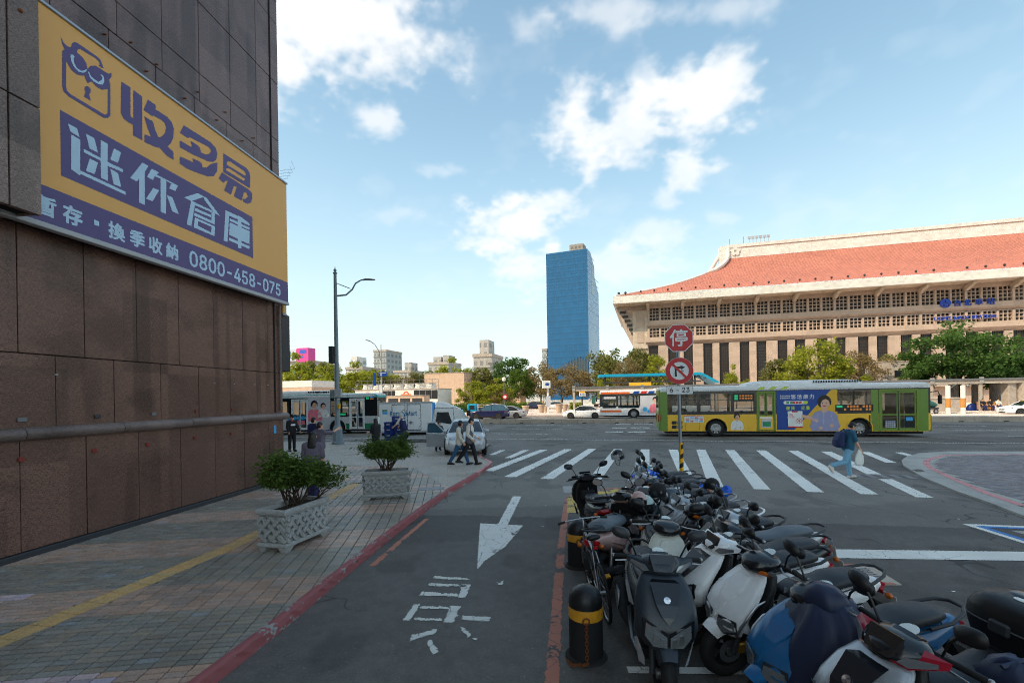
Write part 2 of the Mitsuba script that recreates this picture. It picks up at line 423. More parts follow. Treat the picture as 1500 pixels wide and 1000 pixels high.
def basis(d):
    d = np.asarray(d, float); d = d / (np.linalg.norm(d) + 1e-12)
    a = np.cross(d, [0, 0, 1.] if abs(d[2]) < .9 else [1., 0, 0]); a /= np.linalg.norm(a)
    return d, a, np.cross(d, a)


def tube(pts, r, n=8, cap=True, e=2.0):
    p = np.asarray(pts, float)
    r = np.broadcast_to(np.asarray(r, float), (len(p),))
    t = np.gradient(p, axis=0)
    rings, prev = [], None
    for c, d, q in zip(p, t, r):
        d = d / (np.linalg.norm(d) + 1e-12)
        if prev is None:
            _, a, b = basis(d)
        else:
            a = prev - d * (prev @ d); a /= np.linalg.norm(a) + 1e-12; b = np.cross(d, a)
        prev = a
        rings.append(ringpts(c, a * q, b * q, n, e))
    return loft(rings, cap)


def cyl(p0, p1, r, n=12, r1=None):
    d, a, b = basis(np.subtract(p1, p0))
    return loft([ringpts(p0, a * r, b * r, n), ringpts(p1, a * (r if r1 is None else r1), b * (r if r1 is None else r1), n)])


def lathe(prof, n=16, closed=False):
    """prof: (radius, height) pairs, turned about z."""
    return loft([ringpts([0, 0, z], [max(r, 1e-4), 0, 0], [0, max(r, 1e-4), 0], n) for r, z in prof], not closed)


def ball(c, r, n=10, s=(1, 1, 1)):
    k = [(math.sin(t), -math.cos(t)) for t in np.linspace(.02, PI - .02, n // 2 + 2)]
    v, f = lathe([(a * r, b * r) for a, b in k], n)
    return v * np.asarray(s, float) + np.asarray(c, float), f


def ring_torus(R, r, n=24, m=8, axis='y', rx=1.):
    t = np.arange(n) * 2 * PI / n
    rings = []
    for a in t:
        c = np.array([math.cos(a), 0, math.sin(a)])
        rings.append(ringpts(c * R, c * r, np.array([0, 1, 0]) * r * rx, m))
    return loft(rings, closed=True)


def flat(poly):
    """A shapely polygon (or several) as a flat sheet in the xy plane."""
    out = []
    for g in getattr(poly, 'geoms', [poly]):
        if g.is_empty or g.area < 1e-9 or g.geom_type != 'Polygon':
            continue
        v, f = trimesh.creation.triangulate_polygon(g, engine='earcut')
        v, f = np.asarray(v), np.asarray(f)
        a = v[f[:, 0]]; b = v[f[:, 1]] - a; c = v[f[:, 2]] - a
        f = np.where((b[:, 0] * c[:, 1] - b[:, 1] * c[:, 0] < 0)[:, None], f[:, ::-1], f)
        out.append((np.c_[v, np.zeros(len(v))], f))
    return join(*out) if out else (np.zeros((0, 3)), np.zeros((0, 3), int))


def ext(poly, d):
    """A shapely polygon extruded along +z by d."""
    out = []
    for g in getattr(poly, 'geoms', [poly]):
        if g.is_empty or g.area < 1e-9 or g.geom_type != 'Polygon':
            continue
        m = trimesh.creation.extrude_polygon(g, d, engine='earcut')
        out.append((np.array(m.vertices), np.array(m.faces)))
    return join(*out)


def sheet(pts, z):
    m = flat(pts if hasattr(pts, 'geom_type') else Polygon(pts).buffer(0))
    return m[0] + [0, 0, z], m[1]


def xz(m):
    """From the xy plane into the upright xz plane, facing -y."""
    return xf(m, frame([0, 0, 0], [1, 0, 0], [0, 0, 1]))


def xzf(poly, d):
    """An upright slab whose front face lies at y = 0 and faces -y."""
    v, f = xz(ext(poly, d))
    return v + [0, d, 0], f


def rrect(x0, x1, y0, y1, r):
    r = min(r, (x1 - x0) * .49, (y1 - y0) * .49)
    return sbox(x0 + r, y0 + r, x1 - r, y1 - r).buffer(r, 4)


def word(text, height, bold=True):
    m = meshkit.text_mesh(text, height, .003, bold)
    return np.array(m.vertices), np.array(m.faces)


# ---------------------------------------------------------------- putting things into the scene
taken = {}


def numbered(key):
    if key not in taken:
        taken[key] = 0
        return key
    taken[key] += 1
    k = f'{key}_{taken[key]:03d}'
    taken.setdefault(k, 0)
    return k


def t4(M):
    return T(np.asarray(M, float).tolist())


class Kit:
    """A thing's parts, in its own coordinates; place() puts a copy into the scene."""

    def __init__(self):
        self.parts, self.names = [], {}

    def add(self, path, mesh, material, smooth=False, label=None, kind=None):
        if mesh is None or not len(mesh[1]):
            return path
        if path in self.names:
            self.names[path] += 1
            path = f'{path}_{self.names[path]:03d}'
        else:
            self.names[path] = 0
        self.parts.append([path, mesh, material, smooth, label, kind, None])
        return path

    def place(self, name, label, category, M=None, group=None, mats={}, kind=None, skip=(), labels_of={}):
        key = numbered(name)
        d = {}
        if label: d['label'] = label
        if category: d['category'] = category
        if group: d['group'] = group
        if kind: d['kind'] = kind
        labels[key] = d
        for p in self.parts:
            path, mesh, material, smooth, lab, kd, made = p
            if path.split('/')[0] in skip:
                continue
            if made is None:
                made = p[6] = mikit.ply(mesh, None, smooth)
            k = key + ('__' + path.replace('/', '__') if path else '')
            e = {**made, 'bsdf': {'type': 'ref', 'id': mats.get(path, mats.get(material, material))}}
            if M is not None:
                e['to_world'] = t4(M)
            scene[k] = e
            lab = labels_of.get(path, lab)
            if path and (lab or kd):
                labels[k] = {**({'label': lab} if lab else {}), **({'kind': kd} if kd else {})}
        return key


def thing(name, label, category, mesh, material, smooth=False, group=None, kind=None, M=None):
    k = Kit()
    k.add('', mesh, material, smooth)
    return k.place(name, label, category, M, group, kind=kind)


def part(holder, path, mesh, material, smooth=False, label=None, kind=None):
    key = numbered(holder + '__' + path)
    scene[key] = mikit.ply(mesh, material, smooth)
    if label or kind:
        labels[key] = {**({'label': label} if label else {}), **({'kind': kind} if kind else {})}
    return key


def structure(name, mesh, material, smooth=False):
    key = numbered(name)
    if mesh is not None:
        scene[key] = mikit.ply(mesh, material, smooth)
    labels[key] = {'kind': 'structure'}
    return key


# lettering: outlines as plain numbers
def glyph(ch):
    out = []
    for g in GLYPHS[ch]:
        rings = [[(s[i] / 86., s[i + 1] / 86.) for i in range(0, len(s), 2)] for s in g]
        out.append(Polygon(rings[0], rings[1:]).buffer(0))
    return union_all(out)


def unpack(polys):
    out = []
    for g in polys:
        rings = [[(s[i] / 100., s[i + 1] / 100.) for i in range(0, len(s), 2)] for s in g]
        out.append(Polygon(rings[0], rings[1:]).buffer(0))
    return out


def hanzi(text, h, gap=.08):
    """Characters in a row from the origin, each h tall, as one polygon set."""
    return union_all([affinity.translate(affinity.scale(glyph(c), h, h, origin=(0, 0)), i * h * (1 + gap), 0) for i, c in enumerate(text) if c != ' '])
# outlines of the characters on signs: polygons, each a list of rings, each ring x, y, x, y ... in a square of 86
GLYPHS = {
    '暫': [[[4,43,5,48,6,49,7,50,7,68,5,70,5,76,7,78,20,78,21,81,22,82,28,83,31,82,32,78,45,78,46,77,47,78,51,78,51,78,55,78,56,79,66,80,66,80,74,82,76,81,76,80,79,76,79,74,78,72,74,71,72,71,72,71,69,71,69,70,66,70,66,70,58,69,56,68,57,65,
80,65,82,63,82,57,80,55,72,54,72,37,71,35,71,6,69,4,61,4,59,6,27,6,25,4,17,4,15,6,15,36,17,39,20,39,21,40,6,40],[51,39,52,39,62,39,61,55,56,55,55,47],[27,17,59,16,59,18,27,18],[27,28,59,28,59,28,27,29],[45,59,46,59,45,68,45,68],
[32,40,32,39,40,39,39,40]]],
    '存': [[[3,34,4,38,7,39,15,48,15,49,19,52,23,60,23,61,7,61,5,64,5,70,6,71,7,72,28,72,31,81,32,82,36,82,39,81,40,81,42,80,42,76,41,73,41,72,79,72,81,70,81,63,79,61,36,61,35,58,35,57,36,57,70,57,71,58,74,56,76,54,76,54,77,53,76,50,68,42,
68,42,64,39,62,38,61,37,81,37,82,34,82,28,81,26,79,25,61,25,61,10,60,8,56,5,52,4,51,4,40,4,38,5,38,8,36,11,37,14,38,15,49,14,49,25,30,25,27,27,27,6,27,5,25,4,17,4,15,6,15,31,14,31,10,28,7,28,5,32],[27,36,28,36,29,37,49,37,49,42,52,
44,56,46,56,46,35,47,34,48,34,54,33,55,30,48,27,45]]],
    '換': [[[3,36,3,39,13,43,13,55,6,55,4,57,4,65,5,66,13,67,13,81,14,82,22,82,23,82,23,81,23,67,29,66,31,65,31,62,35,66,38,71,39,71,44,82,52,82,54,80,53,76,64,76,68,73,68,71,66,66,65,65,65,63,76,63,77,62,77,34,78,33,81,33,82,32,82,31,82,24,
81,23,64,23,64,22,68,19,71,16,83,13,83,10,81,7,79,4,73,5,68,6,61,11,54,18,53,15,50,12,49,12,47,10,45,9,45,8,33,4,31,4,30,3,28,4,24,9,25,13,37,16,42,19,45,22,28,23,27,24,27,32,28,33,33,33,33,50,30,53,29,55,28,55,24,55,23,47,29,47,
30,46,31,38,29,37,23,35,23,11,23,11,23,9,22,7,19,5,15,4,15,4,8,4,6,5,6,9,5,11,5,13,6,15,13,15,13,30,11,30,8,29,5,29],[61,37,60,35,60,33,67,33,67,35,65,34,62,35,61,37],[64,52,65,51,65,50,67,49,67,53,64,53],[52,41,52,41,59,41,59,42,
56,48,55,48],[48,66,46,64,46,63,52,63,54,65,54,66],[46,33,46,33,49,33,49,34,49,36,48,36,48,35],[44,48,45,47,45,49,46,52,46,53,44,53]]],
    '季': [[[4,41,4,44,4,45,12,47,21,52,25,55,7,55,6,56,5,57,5,64,6,65,7,66,37,66,37,68,13,67,12,68,12,71,11,73,11,76,12,77,41,79,41,79,46,79,47,80,59,81,59,81,66,82,72,77,73,74,72,73,65,72,65,71,62,71,62,71,59,71,58,70,49,69,48,66,79,66,81,
64,81,56,79,55,62,55,64,53,67,51,70,49,71,49,73,48,82,45,82,41,80,39,78,36,77,36,75,36,68,39,67,39,66,37,55,31,80,30,81,28,81,21,80,20,49,20,48,8,46,5,43,4,41,4,40,4,27,4,26,5,25,8,23,11,23,13,25,14,38,14,37,20,7,20,5,21,5,29,7,30,
37,30,38,35,20,35,19,36,18,38,12,36,10,35],[48,51,49,45,55,45,49,51],[31,46,31,45,37,45,37,50,36,50,34,48,33,48]]],
    '收': [[[5,25,5,27,8,30,8,71,9,73,10,74,17,74,19,73,19,34,27,36,27,80,28,81,36,81,38,79,38,54,39,54,41,60,44,66,44,68,45,70,45,72,46,77,46,80,48,82,56,82,58,80,58,77,57,77,57,74,56,69,56,67,80,67,82,66,82,57,80,56,75,56,74,49,73,47,73,
43,71,37,66,27,68,25,74,18,75,18,78,15,81,14,82,13,83,12,82,10,79,6,78,4,75,4,70,7,59,17,51,9,50,9,49,7,44,5,43,4,41,3,39,4,38,5,37,4,35,3,29,3,27,5,26,24,15,20,12,18,9,18,8,19,7,22],[53,54,56,44,58,42,58,39,59,39,62,46,63,53,64,
53,64,56,53,56],[38,15,39,15,40,16,43,18,53,27,46,42,45,42,44,39,41,37,38,37]]],
    '納': [[[3,8,3,12,5,15,5,18,6,23,6,27,7,27,7,29,5,31,4,36,4,38,4,39,6,40,9,43,9,44,12,47,12,48,11,48,9,47,6,47,5,49,3,54,3,56,5,58,6,58,6,59,7,60,10,64,11,65,16,77,18,82,20,83,21,83,24,81,27,80,28,79,28,76,27,74,27,73,25,70,26,70,27,71,
30,71,35,67,35,64,29,53,32,51,35,46,35,44,36,44,36,64,38,65,52,65,52,80,53,81,54,82,62,82,63,81,63,65,78,65,79,63,79,11,78,7,74,5,70,5,70,4,61,4,59,5,58,9,57,12,57,14,58,15,68,15,68,21,65,21,63,22,61,28,58,33,58,33,51,22,50,21,47,
20,47,5,45,4,38,4,37,4,36,5,36,13,32,11,29,12,27,18,27,18,27,11,25,9,24,9,21,8,18,8,17,11,17,17,16,20,15,19,15,16,15,16,13,8,12,6,10,5,6,7,4,7],[62,49,67,39,68,39,68,54,63,54,62,53],[47,39,48,38,49,43,50,49,51,50,51,53,51,53,51,54,
48,54,47,53],[34,30,35,26,36,25,36,31],[22,32,24,31,25,32,23,32],[24,45,22,43,22,42,25,43],[20,62,20,61,20,60,22,62,22,63,24,67,24,68,23,68,24,67,23,67,23,66,22,66,22,65,22,65,22,64],[15,30,16,30,18,30,18,31,16,31]]],
    '停': [[[5,47,5,49,8,52,8,53,9,54,10,55,11,56,11,57,12,58,12,58,13,59,14,61,15,62,15,64,16,64,16,65,17,65,17,66,17,67,18,67,18,68,19,71,20,71,20,72,20,72,21,74,21,75,21,76,22,77,22,79,23,79,23,80,23,81,25,81,26,80,27,80,27,80,29,80,29,
79,30,79,31,79,30,76,30,76,30,75,29,75,30,74,49,74,49,75,49,75,49,76,48,76,48,77,47,78,47,80,48,80,48,80,50,80,50,81,52,81,52,81,54,81,55,80,56,78,57,78,58,75,59,74,80,74,80,73,80,67,79,66,29,66,28,67,28,69,27,69,27,67,26,67,26,66,
26,66,25,65,25,65,24,63,24,62,24,62,23,61,23,60,22,60,22,5,15,5,15,46,14,46,13,45,13,44,10,42,10,41,8,41,8,41,8,42,7,42,7,43,6,44,6,46]],[[27,43,27,44,80,44,80,43,80,29,80,29,73,29,73,27,72,26,58,26,57,10,57,9,57,8,56,7,54,6,54,6,
51,6,51,5,40,5,39,6,39,7,39,7,39,9,38,10,38,12,38,13,49,13,49,26,34,26,34,29,27,29,27,29],[34,33,34,33,72,33,72,33,72,36,72,37,34,37,34,36]],[[34,64,73,64,73,64,73,47,73,47,34,47],[41,53,42,53,65,53,65,53,65,58,65,58,42,58,41,
58]]],
    '台': [[[10,52,11,54,14,55,22,63,31,74,35,80,37,81,43,79,43,76,26,55,59,57,59,58,50,67,50,68,54,71,56,72,69,59,76,51,78,47,73,42,70,44,66,49,25,47,12,46]],[[16,40,69,41,70,6,62,5,61,10,25,10,24,5,16,5],[25,33,25,18,61,18,61,33]]],
    '北': [[[47,79,55,79,55,54,62,58,73,67,75,67,80,62,80,60,75,56,55,44,55,18,56,15,71,15,73,18,74,31,75,32,82,29,81,15,79,10,75,7,55,7,51,8,48,11,47,14]],[[5,22,6,24,28,32,28,52,7,53,7,61,27,61,28,79,29,80,35,80,36,79,36,6,28,6,27,23,10,
15,7,16]]],
    '車': [[[6,17,7,24,39,25,38,29,15,29,15,62,38,62,39,66,9,66,9,74,38,74,39,81,47,81,47,74,77,74,77,66,48,66,47,66,47,62,72,62,72,29,47,29,47,25,80,24,80,17,47,17,47,16,47,5,39,5,38,17],[47,36,48,36,63,36,64,36,64,42,47,42],[47,55,47,49,
64,49,64,54,63,55],[23,36,38,36,39,36,39,42,23,42],[23,55,23,49,39,49,39,54,38,55]]],
    '站': [[[6,19,6,21,23,25,25,32,29,58,7,58,7,66,21,66,16,79,23,81,28,72,29,68,29,66,40,65,40,58,32,58,36,56,36,54,31,27,39,28,40,42,52,43,52,80,53,81,61,81,61,64,81,64,80,56,61,56,61,43,78,42,78,6,76,5,70,5,69,9,48,9,47,5,40,5,39,21,10,
13,7,13],[47,17,69,17,69,34,47,34]],[[10,53,11,56,15,57,17,56,21,32,21,26,20,25,14,25,13,39]]],
    '悠': [[[9,51,4,57,15,68,24,81,27,81,31,79,28,71,23,66,23,33,16,33,16,56,11,51]],[[28,71,36,71,36,60,36,59,45,70,49,81,54,80,57,79,54,72,80,72,80,64,73,64,68,53,64,47,71,41,82,37,78,31,75,31,70,33,61,39,59,41,57,41,53,37,44,33,56,23,56,
22,51,18,49,18,46,22,34,30,33,32,38,36,37,39,49,44,53,47,46,57,40,51,36,55,36,38,29,37],[52,64,55,57,58,53,60,54,64,63,64,64]],[[24,30,32,31,32,16,33,14,57,14,58,16,59,22,61,23,67,20,65,12,62,7,59,6,29,7,25,9,24,13]],[[69,18,65,24,
63,27,62,29,69,31,77,20,81,12,75,8,73,8]],[[6,11,13,22,15,29,17,30,21,28,22,27,21,22,14,8,12,7]]],
    '活': [[[28,50,28,57,50,58,50,68,33,66,31,72,32,73,52,76,72,81,77,75,77,74,72,72,59,69,58,58,80,57,81,50,80,49,59,49,58,39,75,38,75,6,74,5,68,5,67,8,41,8,41,5,33,5,33,38,50,38,50,49],[41,16,67,16,67,31,41,31]],[[10,74,10,75,12,79,15,80,
29,72,30,70,25,64]],[[7,10,7,12,15,23,22,38,25,38,29,33,16,8,13,6]],[[5,52,8,57,11,58,24,50,25,48,22,43,20,43]]],
    '原': [[[5,11,10,22,12,33,13,48,13,76,79,76,79,69,78,68,53,68,53,66,51,63,51,63,73,63,73,32,73,31,53,31,53,10,50,6,46,5,36,5,34,10,34,13,45,13,45,31,25,32,25,62,42,63,44,68,21,68,20,37,16,17,12,7,10,7],[33,39,64,38,65,43,34,44],[33,51,
64,50,65,55,34,56]],[[58,25,58,27,64,29,76,16,79,12,74,8,72,8]],[[18,12,18,14,23,18,32,30,39,28,39,25,25,9,24,8]]],
    '力': [[[6,10,7,12,15,17,24,27,30,36,34,50,34,55,9,55,8,63,10,64,34,64,35,81,43,81,43,64,76,63,75,40,73,21,71,12,67,7,59,5,48,6,46,14,59,13,63,15,65,21,66,32,68,55,43,55,40,40,38,32,31,21,21,11,13,5,11,5]]],
    '優': [[[4,46,4,48,7,52,13,60,21,81,28,79,28,77,78,78,79,77,79,71,57,71,56,69,73,68,73,49,81,48,81,36,77,35,79,31,75,29,73,29,67,35,65,31,63,30,51,30,50,28,70,28,73,26,73,24,63,15,75,12,80,12,82,11,78,5,66,6,53,11,41,7,28,5,24,10,24,12,
35,13,43,15,38,19,30,15,28,15,24,19,25,21,37,27,42,31,40,36,33,29,31,29,27,32,29,35,25,36,25,48,33,49,33,68,47,68,48,71,28,71,27,73,22,63,22,5,14,5,14,47,13,47,8,40,6,40],[70,42,72,39,73,39,73,42],[57,36,60,36,61,39,64,39,67,42,58,
42,60,40,60,38],[41,49,65,48,65,50,41,50],[41,62,65,62,65,62,41,63],[65,55,65,56,41,56,41,55],[47,22,53,18,59,22],[48,41,48,36,54,36,51,39],[38,42,39,41,40,41,40,42],[33,39,35,40,36,42,33,42]]],
    '質': [[[6,54,6,56,9,59,12,63,13,77,25,78,38,81,41,77,41,75,30,72,21,72,20,71,20,69,42,69,43,63,45,66,45,77,62,79,71,81,76,76,75,75,64,72,54,72,52,71,52,69,80,68,79,62,67,62,67,53,69,53,69,18,63,17,78,12,79,9,75,5,65,9,50,13,50,15,51,18,
36,18,37,15,31,12,22,8,10,5,7,10,7,12,24,17,24,18,17,18,17,53,26,53,27,62,19,62,17,56,11,50],[25,24,61,24,61,27,25,28],[25,34,61,33,61,37,25,37],[25,47,25,43,61,43,61,47],[47,54,59,53,59,62,51,62,50,59],[39,55,39,56,41,58,43,63,34,
62,34,53,41,53]]],
    '足': [[[6,10,6,11,11,16,16,26,19,35,20,44,29,42,27,32,30,25,36,19,39,18,39,48,15,48,15,76,72,77,72,48,48,48,48,37,74,37,74,30,48,29,48,16,53,14,81,14,79,6,53,6,40,8,31,13,24,21,18,12,12,5,10,5],[23,56,63,56,64,69,24,69]]],
    '量': [[[6,7,6,14,39,14,38,16,13,16,13,23,39,23,38,25,15,25,15,47,72,47,72,25,47,25,47,23,73,23,74,17,47,16,47,14,80,14,80,7],[47,31,64,31,64,33,47,33],[47,40,64,39,64,41,63,41,47,41],[22,31,38,31,39,33,23,33],[23,41,23,39,39,40,38,41]],
[[6,55,79,56,80,49,7,49]],[[16,78,69,79,70,57,16,57],[24,65,24,63,62,63,61,65],[24,73,24,71,62,71,61,73]]],
}
# the sign board print, the same way: distance along the wall and height in centimetres
BB_P = [[[811,855,810,795,812,788,820,784,881,783,889,787,894,795,895,855,890,853,889,797,886,792,882,790,824,790,818,792,816,799,817,846,815,858]],[[809,878,813,871,819,869,825,871,835,870,845,868,851,862,853,853,858,862,867,869,876,870,
886,870,892,871,898,877,897,868,893,861,894,852,889,841,879,833,868,832,860,836,853,828,850,832,847,838,842,834,834,831,825,833,819,840,812,847,812,856,815,861,811,867]],[[825,871,827,879,831,885,836,887,871,888,877,886,883,875,
879,873,872,874,876,876,874,881,868,883,841,880,837,877,835,870,830,869]],[[848,819,853,823,858,821,858,815,855,810,858,800,846,800,849,810,847,814]],[[917,873,936,874,935,819,937,817,941,817,942,873,961,872,960,784,940,783,940,
804,928,803,920,805,915,812]],[[974,874,992,874,993,869,991,865,1021,866,1032,861,1037,850,1035,830,1029,815,1020,803,1035,799,1035,782,1019,782,1000,790,989,786,965,783,965,799,980,802,972,816,965,835,985,836,990,822,998,810,1007,
818,1014,828,1017,841,1014,849,1005,851,986,849,984,846,964,847]],[[1064,873,1143,877,1159,872,1164,860,1160,844,1149,833,1133,827,1085,820,1052,818,1052,833,1083,835,1086,837,1082,848,1103,849,1109,846,1113,837,1128,840,1138,847,
1143,855,1142,860,1134,862,1080,855,1074,850,1053,850]],[[1052,798,1090,803,1086,811,1108,814,1114,812,1117,805,1130,811,1139,822,1152,832,1164,839,1162,817,1151,800,1133,791,1098,784,1070,780,1051,782]],[[1184,872,1270,875,1279,
870,1282,860,1280,827,1183,825],[1197,858,1209,863,1259,863,1267,858,1261,852,1195,849],[1194,840,1207,844,1264,844,1256,836,1193,834]],[[1178,822,1274,822,1288,818,1289,804,1283,790,1271,782,1253,780,1251,788,1262,791,1272,802,
1267,809,1257,807,1247,781,1219,780,1230,809,1220,807,1208,780,1185,780,1198,810,1189,806,1183,798,1167,802]]]
BB_L = [[[824,858,828,861,831,859,829,855,830,848,835,842,843,843,848,848,852,853,851,848,845,841,837,838,830,841,825,848]],[[855,851,858,845,864,843,872,843,878,850,880,856,876,859,880,861,883,857,883,850,880,843,872,839,863,838,857,841,
854,848]],[[818,737,833,737,837,724,822,725]],[[823,721,838,720,837,666,922,665,922,659,838,660,836,657,822,661]],[[848,736,863,736,869,713,854,713]],[[844,707,874,706,875,739,888,739,887,705,917,706,917,700,887,698,887,670,874,
670,874,701,844,701]],[[900,737,914,736,907,713,892,712]],[[854,695,869,695,862,671,847,670]],[[892,695,907,694,913,670,898,669]],[[959,739,973,739,964,723,963,656,950,656,951,704,947,696,932,696]],[[980,737,997,737,992,730,1045,
731,1038,716,1022,715,1028,728,1015,728,1013,657,1000,657,1001,726,987,725,983,715,969,715]],[[983,699,997,700,981,671,966,670]],[[1016,698,1030,699,1046,669,1029,669]],[[1061,712,1100,738,1128,738,1169,711,1150,712,1121,730,1117,
736,1101,725,1081,712]],[[1081,713,1093,714,1080,655,1067,655]],[[1093,713,1143,715,1142,710,1092,707]],[[1092,701,1140,703,1139,697,1090,694]],[[1090,689,1141,690,1142,713,1152,713,1151,684,1088,682]],[[1091,679,1152,680,1150,656,
1087,655],[1100,674,1141,675,1139,661,1099,663]],[[1188,733,1232,735,1232,736,1245,737,1276,732,1275,725,1245,725,1245,719,1276,721,1275,714,1245,713,1244,710,1276,711,1274,676,1244,676,1244,670,1275,671,1274,663,1243,663,1243,655,
1230,653,1230,662,1198,662,1199,669,1230,670,1230,676,1199,676,1202,708,1231,709,1231,713,1202,712,1202,718,1231,720,1231,726,1200,724,1193,656,1180,655]]]
# ---------------------------------------------------------------- the setting: ground, road, pavements
E1, E2 = np.array([.962, -.272]), np.array([.272, .962])        # along the boulevard and away across it
EN, ET = np.array([.9907, .136]), np.array([-.136, .9907])      # rows and columns of the pavement tiles


def blv(s, q):
    return tuple(E1 * s + E2 * q)


structure('ground', box(-1500, 1500, -300, 2600, -1.2, -.03), 'm_far_ground')
road = structure('road', sheet([(-90, -40), (90, -40), (90, 75), (-90, 90)], 0.), 'm_asphalt')

# crosswalk: 40 cm bars, foreshortened ends where the corner cuts them off
XW = [(-.96, 21.54, -.48, 23.40, .26), (-.20, 20.31, .64, 23.24, .32), (-.88, 16.84, 1.51, 23.25, .4), (-.11, 15.51, 2.70, 23.28, .4), (1.05, 15.03, 3.88, 23.32, .4), (2.45, 14.60, 5.07, 23.0, .4),
      (3.85, 14.25, 6.28, 22.7, .4), (5.10, 13.75, 7.50, 22.40, .4), (5.64, 13.30, 8.74, 22.22, .4), (6.69, 12.85, 9.93, 21.87, .4), (7.83, 12.39, 11.17, 21.53, .4), (8.95, 12.02, 12.43, 21.19, .4),
      (11.22, 14.84, 13.57, 20.71, .4), (9.94, 11.55, 10.93, 14.05, .36), (13.62, 17.21, 14.98, 20.36, .34), (15.63, 18.49, 16.18, 20.04, .3)]
for x0, y0, x1, y1, w in XW:
    a = np.array([.97, -.24]) * w / 2
    p, q = np.array([x0, y0]), np.array([x1, y1])
    part(road, 'crosswalk_stripe', sheet([p - a, p + a, q + a, q - a], .005), 'm_line_white')


def ragged(poly, step=.035, amp=.011):
    """Worn paint: an outline nibbled by traffic."""
    poly = poly if hasattr(poly, 'geom_type') else Polygon(poly).buffer(0)
    out = []
    for g in getattr(poly, 'geoms', [poly]):
        n = max(8, int(g.exterior.length / step))
        q = np.array([g.exterior.interpolate(i / n, normalized=True).coords[0] for i in range(n)])
        q = q + rng.normal(0, amp, q.shape) * (rng.random((n, 1)) < .7)
        out.append(Polygon(q).buffer(0))
    return union_all(out)


L = lambda pts, m, z=.005, nm='marking': part(road, nm, sheet(ragged(pts, .03, .009 if nm == 'worn_lettering' else .004), z), m)
ARROW = [(-.02, 12.47), (.2, 12.45), (-.13, 9.72), (.18, 9.64), (-.16, 8.3), (-.48, 7.59), (-.57, 7.21), (-.62, 8.16), (-.7, 9.85), (-.33, 9.78)]
L(ARROW, 'm_line_white', nm='lane_arrow')
for pts in ([(-1.18, 6.99), (-.64, 6.85), (-.67, 6.81), (-1.18, 6.89)], [(-1.21, 6.72), (-.71, 6.65), (-.61, 6.64), (-.65, 6.2), (-.75, 6.22), (-.73, 6.58), (-1.2, 6.62)], [(-1.26, 6.43), (-.77, 6.34), (-.74, 6.25), (-1.26, 6.31)],
            [(-1.28, 6.03), (-1.2, 6.06), (-1.24, 5.59), (-1.32, 5.6)], [(-.81, 5.97), (-.69, 5.95), (-.72, 5.52), (-.83, 5.54)], [(-.63, 5.7), (-.29, 5.64), (-.3, 5.54), (-.63, 5.59)],
            [(-1.14, 5.24), (-.91, 5.38), (-.88, 5.3), (-1.09, 5.15), (-1.14, 5.11)], [(-.63, 5.4), (-.58, 5.4), (-.48, 5.21), (-.52, 5.17)], [(-.47, 5.15), (-.41, 5.18), (-.43, 5.1)],
            [(-.94, 5.14), (-.91, 5.14), (-.8, 4.89), (-.84, 4.84), (-.93, 5.02)], [(-.27, 6.7), (-.21, 6.68), (-.17, 6.77), (-.17, 6.62), (-.22, 6.6)], [(-1.19, 5.98), (-.82, 5.94), (-.81, 5.88), (-1.18, 5.91)], [(-1.2, 5.66), (-.86, 5.62), (-.86, 5.57), (-1.2, 5.61)]):
    c = np.mean(pts, 0)
    sp = .03 if len(pts) == 4 and abs(pts[0][0] - pts[1][0]) > .3 else 0
    L(pts, 'm_line_white_worn', nm='worn_lettering')


def ribbon(line, w, z=.005, rag=0):
    g = LineString(line).buffer(w / 2, cap_style='flat', join_style='mitre')
    return sheet(ragged(g, .05, rag) if rag else g, z)


part(road, 'red_line', ribbon([(2.4, 12.95), (1.75, 12.72), (1.42, 12.3), (1.30, 11.72), (.81, 8.27), (.53, 6.07), (.32, 4.34), (.06, 2.2)], .13, .005, .007), 'm_line_red')
part(road, 'red_line', ribbon([(-2.22, 7.45), (-2.03, 9.1), (-1.88, 10.3)], .1, .005, .010), 'm_line_red')
for a, b, w in [((838, 727), (838, 751), .22), ((838, 726), (856, 724), .2), ((840, 733), (853, 733), .2), ((840, 740), (853, 739.5), .2), ((838, 749), (855, 748), .2), ((856, 724.5), (906, 719), .3), ((882, 722), (906, 716.5), .18)]:
    part(road, 'yellow_lettering', ribbon([ground(*a), ground(*b)], w, .006), 'm_line_yellow')
part(road, 'orange_line', ribbon([ground(880, 716.5), ground(912, 714.5)], .14), 'm_line_red')
part(road, 'concrete_patch', sheet([ground(824, 712), ground(850, 711), ground(856, 721), ground(826, 722)], .004), 'm_concrete')
part(road, 'stop_line', sheet([(2.9, 8.10), (13, 7.13), (13, 6.70), (2.8, 7.67)], .005), 'm_line_white')
# a parking bay's corner, white and blue
for k, (mm, w) in enumerate([('m_line_white', .13), ('m_line_blue', .12)]):
    a = np.array([8.72, 9.17]) + k * np.array([.10, -.15])
    part(road, 'bay_line', ribbon([a + np.array([3.6, -.86]), a, a + np.array([-.42, -4.2])], w, .005 + k * .001), mm)
part(road, 'bay_line', sheet([(9.1, 8.75), (12.2, 7.98), (11.9, 4.6), (8.8, 5.0)], .003), 'm_concrete')
part(road, 'bay_line', ribbon([(1.05, 4.52), (2.1, 4.47)], .11), 'm_line_white')
part(road, 'bay_line', ribbon([(1.05, 3.4), (2.6, 3.36)], .11), 'm_line_white')
# scattered flecks of litter
for i in range(46):
    x, y = rng.uniform(-2, 9), rng.uniform(4.2, 12)
    s = rng.uniform(.008, .022)
    a = rng.uniform(0, 6)
    part(road, 'litter', box(x - s, x + s * 1.6 * abs(math.cos(a)), y - s * .6, y + s * abs(math.sin(a)), .003, .009), 'm_print_white' if i % 3 else 'm_concrete_warm') if i < 26 else None
